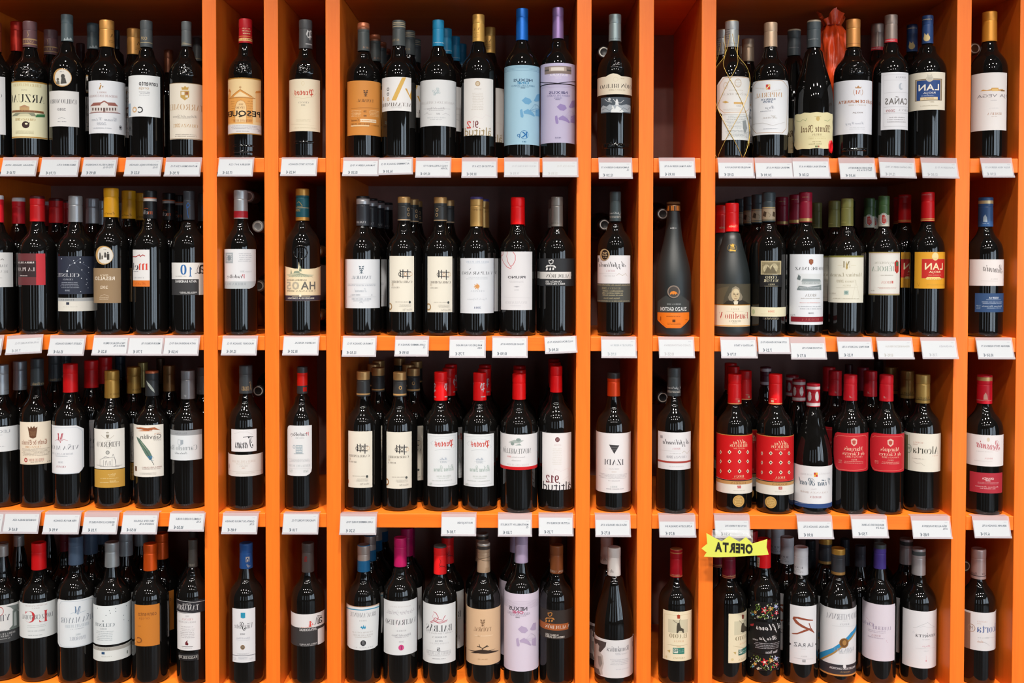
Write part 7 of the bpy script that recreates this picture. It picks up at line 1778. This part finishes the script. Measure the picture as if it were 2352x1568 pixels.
CARD = [
    ('1a', 5, 295, 1376, 1505, ['ARZUAGA  CRIANZA  0.75CL'], '17.10 €', ''), ('1a', 340, 656, 1370, 1510, ['EMILIO MORO 0.75 L'], '17.70 €', ''), ('1a', 700, 980, 1370, 1508, ['DEHESA DE LOS CANONIGOS', 'TTO 75 CL'], '18.95 €', ''),
    ('1a', 1065, 1366, 1372, 1506, ['CONVENTO OREJA CRIANZA', '75 CL'], '11.25 €', ''), ('1a', 1410, 1704, 1390, 1507, ['MATARROMERA CZA 75 CL'], '17.95 €', ''),
    ('1b', 150, 438, 1366, 1506, ['PESQUERA 3/4 T. CZA'], '17.50 €', ''), ('1b', 690, 986, 1365, 1502, ['PROTOS TINTO CRIANZA'], '14.25 €', ''),
    ('1c', 65, 360, 1380, 1503, ['TAMARAL RESERVA 75 CL'], '15.50 €', ''), ('1c', 366, 650, 1366, 1492, ['ALTAMIMBRE CRIANZA 75 CL'], '16.50 €', '', .03), ('1c', 690, 980, 1380, 1516, ['PAGO CAPELLANES TTO', 'JOVEN'], '10.90 €', ' under the teal blue cap'),
    ('1c', 1087, 1378, 1385, 1518, ['ALTITUD 912 CZA 0.75'], '10.90 €', ' under the label numbered 912'), ('1c', 1452, 1742, 1386, 1512, ['NEXUS ONE ROBLE 75 CL'], '9.95 €', '', 0, '#a4a8ac'), ('1c', 1782, 2074, 1386, 1512, ['NEXUS CZA 75 CL'], '13.95 €', '', 0, '#acaeac'),
    ('1d', 212, 486, 1394, 1526, ['RAMON BILBAO RESERVA 75', 'CL'], '12.20 €', ''), ('1d', 732, 1027, 1382, 1520, ['VIÑA POMAL RESERVA 0.75L'], '10.95 €', ''),
    ('1e', 72, 328, 1218, 1328, ['MARQUES DE RISCAL RVA'], '13.95 €', ''), ('1e', 350, 622, 1220, 1330, ['IMPERIAL RESERVA 0.75L'], '20.90 €', ''), ('1e', 630, 896, 1208, 1330, ['MONTE REAL RESERVA 0.75'], '12.50 €', ''),
    ('1e', 982, 1240, 1222, 1334, ['MARQUES DE MURRIETA', 'TINTO RVA 3/4'], '16.50 €', ''), ('1e', 1285, 1542, 1216, 1326, ['LUIS CAÑAS RESERVA 75CL'], '12.95 €', '', -.03, '#888c92'), ('1e', 1600, 1860, 1220, 1328, ['LAN RESERVA 75 CL'], '12.80 €', '', -.02, '#969aa0'), ('1e', 2048, 2272, 1222, 1322, ['RIOJA VEGA RESERVA 75'], '11.90 €', '', 0, '#8a9098'),
    ('2a', -290, -2, 1375, 1508, ['MARQUES DE VELILLA'], '6.95 €', ''), ('2a', 40, 328, 1375, 1498, ['LA PLANTA ROBLE 75 CL'], '7.95 €', '', .06, '#888c92'), ('2a', 402, 690, 1375, 1512, ['CELESTE TORRES CRIANZA'], '15.60 €', ''), ('2a', 770, 1056, 1370, 1510, ['FINCA RESALSO EMILIO', 'MORO 0.75L'], '8.25 €', ''), ('2a', 1070, 1350, 1372, 1512, ['MELIOR ROBLE 0.75L'], '7.70 €', ''), ('2a', 1368, 1650, 1372, 1512, ['ANTA BANDERAS A10 75 CL'], '14.50 €', ''),
    ('2b', 178, 460, 1376, 1510, ['PRADOREY CRIANZA 75 CL'], '12.95 €', ''), ('2b', 692, 978, 1366, 1510, ['HACIENDA ABASCAL'], '10.20 €', ''),
    ('2c', 60, 330, 1370, 1520, ['TAMARAL CRIANZA 75 CL'], '12.50 €', ''), ('2c', 500, 770, 1386, 1518, ['CARRAMIMBRE CRIANZA 75', 'CL'], '10.95 €', ''), ('2c', 958, 1248, 1386, 1530, ['MARQUES DE VALPARAISO', 'CZA'], '7.75 €', ''), ('2c', 1318, 1600, 1372, 1530, ['PRUNO SELECCION 0.75L'], '10.90 €', ' under the scarlet cap'), ('2c', 1755, 2010, 1362, 1492, ['VALDUBON CRIANZA 75 CL'], '10.90 €', ' under the black label with white band', .05),
    ('2d', 228, 510, 1386, 1532, ['AZPILICUETA RESERVA'], '11.95 €', '', 0, '#8f9aa0'), ('2d', 712, 996, 1386, 1532, ['ZUAZO GASTON RESERVA'], '10.55 €', '', 0, '#a0a2a4'),
    ('2e', 138, 427, 1388, 1534, ['FAUSTINO V TINTO'], '9.70 €', ''), ('2e', 450, 708, 1366, 1498, ['COTO MAYOR CRIANZA 75 CL'], '7.25 €', ''), ('2e', 724, 1008, 1416, 1544, ['COTO DE IMAZ 0.75L'], '8.75 €', ''), ('2e', 1122, 1400, 1402, 1540, ['MARTINEZ LACUESTA 0.75L'], '9.25 €', ''),
    ('2f', 142, 428, 1396, 1542, ['FERNANDEZ DE PIEROLA'], '8.95 €', '', 0, '#a4a4a0'), ('2f', 512, 798, 1396, 1540, ['LAN CRIANZA'], '7.15 €', '', 0, '#989ca2'), ('2f', 978, 1270, 1392, 1542, ['BERONIA TINTO RESERVA 75'], '10.50 €', ''),
    ('3a', -290, 6, 1385, 1542, ['LEGARIS ROBLE'], '9.45 €', ''), ('3a', 22, 308, 1385, 1542, ['CONDE DE SIRUELA CZA'], '8.65 €', ''), ('3a', 358, 648, 1392, 1546, ['VIÑA MAYOR CRIANZA'], '9.95 €', ''), ('3a', 690, 968, 1412, 1546, ['FEDERICO JOVEN ROBLE 75', 'CL'], '7.55 €', ''), ('3a', 1016, 1302, 1396, 1546, ['VINO CEPA GAVILAN', 'COSECHA 0.75L'], '10.50 €', ' under the long feather label'), ('3a', 1412, 1696, 1382, 1524, ['CARMELO RODERO ROBLE', '0.75L'], '10.50 €', ' under the pale script label'),
    ('3b', 180, 465, 1402, 1546, ['QUINTA DE TARSUS CRIANZA', '0.75L'], '9.85 €', ' alone in its narrow bay'), ('3b', 690, 976, 1388, 1548, ['PRADOREY ROBLE 75 CL'], '7.10 €', ''),
    ('3c', 38, 332, 1406, 1552, ['CARRAMIMBRE ROBLE 75 CL'], '5.20 €', ''), ('3c', 890, 1168, 1412, 1562, ['PROTOS JOVEN'], '7.85 €', ''), ('3c', 1366, 1636, 1432, 1566, ['MONTEABELLON TT.ROBLE 75', 'CL'], '7.50 €', ' under the white label edged red'), ('3c', 1708, 1984, 1416, 1562, ['ALTITUD 912 ROBLE 0.75'], '7.25 €', ''),
    ('3d', 178, 460, 1436, 1570, ['VIÑA IZADI CRIANZA 0.75L'], '8.75 €', ''), ('3d', 714, 1007, 1450, 1574, ['AZPILICUETA CRIANZA 3/4'], '8.70 €', ''),
    ('3e', 88, 370, 1442, 1580, ['SOTO DE TORRES 75C'], '6.50 €', ''), ('3e', 784, 1066, 1450, 1588, ['VIÑA REAL CRIANZA 0.75L'], '8.90 €', ''), ('3f', -75, 214, 1430, 1580, ['MARQUES DE CACERES', 'CZA 3/4'], '7.50 €', ' under the two crested labels'), ('3f', 432, 746, 1442, 1586, ['VIÑA ALCORTA RESERVA', '0.75L'], '9.85 €', ' under the olive striped label'), ('3f', 948, 1242, 1440, 1580, ['BERONIA CRIANZA 0.75L'], '6.70 €', ''),
]
for c in CARD:
    crop, xl, xr, yt, yb, lines, price, more = c[:8]
    bx = P(crop, (xl + xr) / 2, 0)[0]
    near = [d for d in BOTTLES if d['crop'][0] == crop[0]]
    d = min(near, key=lambda d: abs(P(d['crop'], d['cx'], 0)[0] - bx))
    under = 'under the ' + d['p'] if abs(P(d['crop'], d['cx'], 0)[0] - bx) < 60 else 'under the empty narrow bay'
    text = 'white price card, %s, %s' % (euros(price), under)
    if len(text.replace('-', ' ').split()) > 15:
        text = text.replace('white price card, ', 'price card, ')
    T(crop, xl, xr, yt, yb, lines, price, text, *(c[8:9] or (0.0,)), **({'ink': c[9]} if len(c) > 9 else {}))

make_glyphs()
for d in BOTTLES:
    build_bottle(d)
for e in EXTRA:
    extra_bottle(*e[:7], e[7], e[8], bands=([(172, 196, '#b0a4a8'), (282, 306, '#b0a4a8')] if e[7].startswith('wine capped') else ()))
settle()
for a in TAGS:
    build_tag(a)

# bottles lying on their sides at the back of the narrow bays
for crop, x, y, r, col, where in (
        ('1d', 250, 445, 40, '#4a4a4a', 'grey capsule end of a lying bottle beside the silver grey cap, top shelf'),
        ('1e', 1985, 362, 42, '#6a4a34', 'brownish capsule end of a lying bottle in the end bay, top shelf'),
        ('2b', 481, 437, 48, '#9a9a9a', 'silver capsule end of a lying bottle beside the red banded cap'),
        ('2b', 402, 185, 46, '#7a7a7a', 'silver capsule end half hidden by the red banded cap'),
        ('2b', 490, 935, 46, '#5a544c', 'grey capsule end of a lying bottle at label height, second shelf'),
        ('2b', 975, 645, 48, '#7a5c3a', 'brown capsule end peeping past the landscape label, second shelf'),
        ('2b', 975, 1183, 48, '#7a5c3a', 'brown capsule end low beside the landscape label bottle'),
        ('2d', 250, 422, 45, '#2e2c2c', 'dark capsule end of a lying bottle beside the grey green cap'),
        ('2d', 738, 332, 40, '#3a3634', 'dark capsule end of a lying bottle beside the matte black bottle'),
        ('3b', 485, 355, 45, '#2c2724', 'dark capsule end of a lying bottle beside the gold script cap'),
        ('3d', 738, 410, 42, '#2a2a2c', 'dark capsule end of a lying bottle beside the charcoal cap, third shelf'),
        ('4f', 1010, 425, 50, '#5a4a42', 'brown capsule end of a lying bottle beside the rose silver cap')):
    lying_bottle(crop, x, y, r, col, where)

# ------------------------------------------------------------------ the bottle wrapped in crumpled red cloth
def red_wrap():
    t = 0.052 + 1.12 * STEP
    zs = TOPZ[1]
    s = CROPS['1e'][2] * (t - EYE.y) / FOC
    base = at(*P('1e', 938, 700), t)
    ztop = at(*P('1e', 900, 122), t).z - zs
    prof = []
    rnd = random.Random(11)
    n, m = 56, 46
    V, F = [], []
    for j in range(m + 1):
        f = j / m
        z = .001 + ztop * f
        r = .0365 if f < .70 else .0365 - .007 * (f - .70) / .14 if f < .84 else .0295 - .0135 * ((f - .84) / .09) ** 2 if f < .93 else .016 + .011 * (f - .93) / .07
        sway = -.010 * max(0, f - .70) / .30
        for i in range(n):
            a = 2 * PI * i / n
            w = .10 * math.sin(7 * a + 9 * f) + .07 * math.sin(13 * a - 14 * f + 1) + .05 * math.sin(23 * a + 30 * f)
            k = 1 + w * (.6 + .8 * f)
            dz = .012 * math.sin(3 * a + 1.2) * max(0, (f - .93) / .07)
            V.append((r * k * math.sin(a) + sway, -r * k * math.cos(a), z + dz))
    for j in range(m):
        for i in range(n):
            a, b = j * n + i, j * n + (i + 1) % n
            F.append((a, b, b + n, a + n))
    mm, nt, b = new_mat('red_satin_cloth')
    b.inputs['Base Color'].default_value = (0.97, 0.085, 0.012, 1)
    b.inputs['Roughness'].default_value = 0.34
    b.inputs['Sheen Weight'].default_value = 0.5
    b.inputs['Sheen Tint'].default_value = (1, .35, .15, 1)
    nz = nt.nodes.new('ShaderNodeTexNoise')
    nz.inputs['Scale'].default_value = 120
    mp = nt.nodes.new('ShaderNodeMapping')
    mp.inputs['Scale'].default_value = (1, 1, .12)
    tc = nt.nodes.new('ShaderNodeTexCoord')
    bp = nt.nodes.new('ShaderNodeBump')
    bp.inputs['Strength'].default_value = .5
    bp.inputs['Distance'].default_value = .003
    nt.links.new(tc.outputs['Object'], mp.inputs['Vector'])
    nt.links.new(mp.outputs['Vector'], nz.inputs['Vector'])
    nt.links.new(nz.outputs['Fac'], bp.inputs['Height'])
    nt.links.new(bp.outputs['Normal'], b.inputs['Normal'])
    o = mesh_obj('wrapped_bottle', V, F, mm, None, None, True, (base.x, t, zs + .0003))
    pts = [(.0185 * math.sin(2 * PI * i / 20) - .0077, -.0185 * math.cos(2 * PI * i / 20), ztop * .93) for i in range(21)]
    v, f = tube(pts, .0012, 6)
    mesh_obj('tie_cord', v, f, paint('#a01810', 'satin'), None, o, True)
    tag(o, 'bottle wrapped in crumpled red cloth behind the torn parchment label bottle', 'wrapped bottle')


red_wrap()

# ------------------------------------------------------------------ the yellow offer sign on its tag
def offer_sign():
    Y = -0.026
    out = [(95, 102), (170, 145), (248, 184), (320, 130), (420, 188), (484, 142), (548, 205), (692, 162), (684, 240), (706, 312), (640, 318), (400, 332), (200, 338), (72, 332), (98, 292), (48, 252), (104, 208)]
    c = at(*P('4e', 380, 240), Y)
    pts = [at(*P('4e', x, y), Y) - c for x, y in out]
    pts = [(p.x, p.z) for p in pts]
    tri = triangulate(pts)
    V, F = [], []
    th = .0012
    for y in (0, th):
        for q in tri:
            F.append(tuple(range(len(V), len(V) + len(q))))
            V += [(x, y, z) for x, z in q]
    for i in range(len(pts)):
        a, b = pts[i], pts[(i + 1) % len(pts)]
        F.append(tuple(range(len(V), len(V) + 4)))
        V += [(a[0], 0, a[1]), (b[0], 0, b[1]), (b[0], th, b[1]), (a[0], th, a[1])]
    o = mesh_obj('offer_sign', V, F, paint('#e6ea62'), None, None, False, c)
    surf = Flat((c.x, Y, c.z), (1, 0, 0), (0, 0, 1), c)
    build_art('lettering', surf, '4e', [('t', 'OFERTA', 'h', '#2c2c22', 178, 208, 550, 306, .06)], o, .0005)
    # clear film pocket that holds the sign on the price tag
    q = [(160, 95), (520, 90), (540, 160), (450, 195), (330, 150), (260, 195), (150, 150)]
    V, F = [], []
    rnd = random.Random(3)
    nx, nz = 14, 5
    a, b2 = at(*P('4e', 150, 78), Y + .004) - c, at(*P('4e', 552, 200), Y + .004) - c
    for j in range(nz + 1):
        for i in range(nx + 1):
            V.append((a.x + (b2.x - a.x) * i / nx, .0045 + .0025 * rnd.random(), a.z + (b2.z - a.z) * j / nz + .0012 * rnd.random()))
    for j in range(nz):
        for i in range(nx):
            k = j * (nx + 1) + i
            F.append((k, k + 1, k + nx + 2, k + nx + 1))
    m, nt, bs = new_mat('clear_film')
    bs.inputs['Base Color'].default_value = (.9, .9, .9, 1)
    bs.inputs['Roughness'].default_value = .12
    bs.inputs['Alpha'].default_value = .22
    mesh_obj('film_pocket', V, F, m, None, o)
    tag(o, 'yellow starburst cardboard offer sign hanging from the third shelf edge', 'sign')


offer_sign()
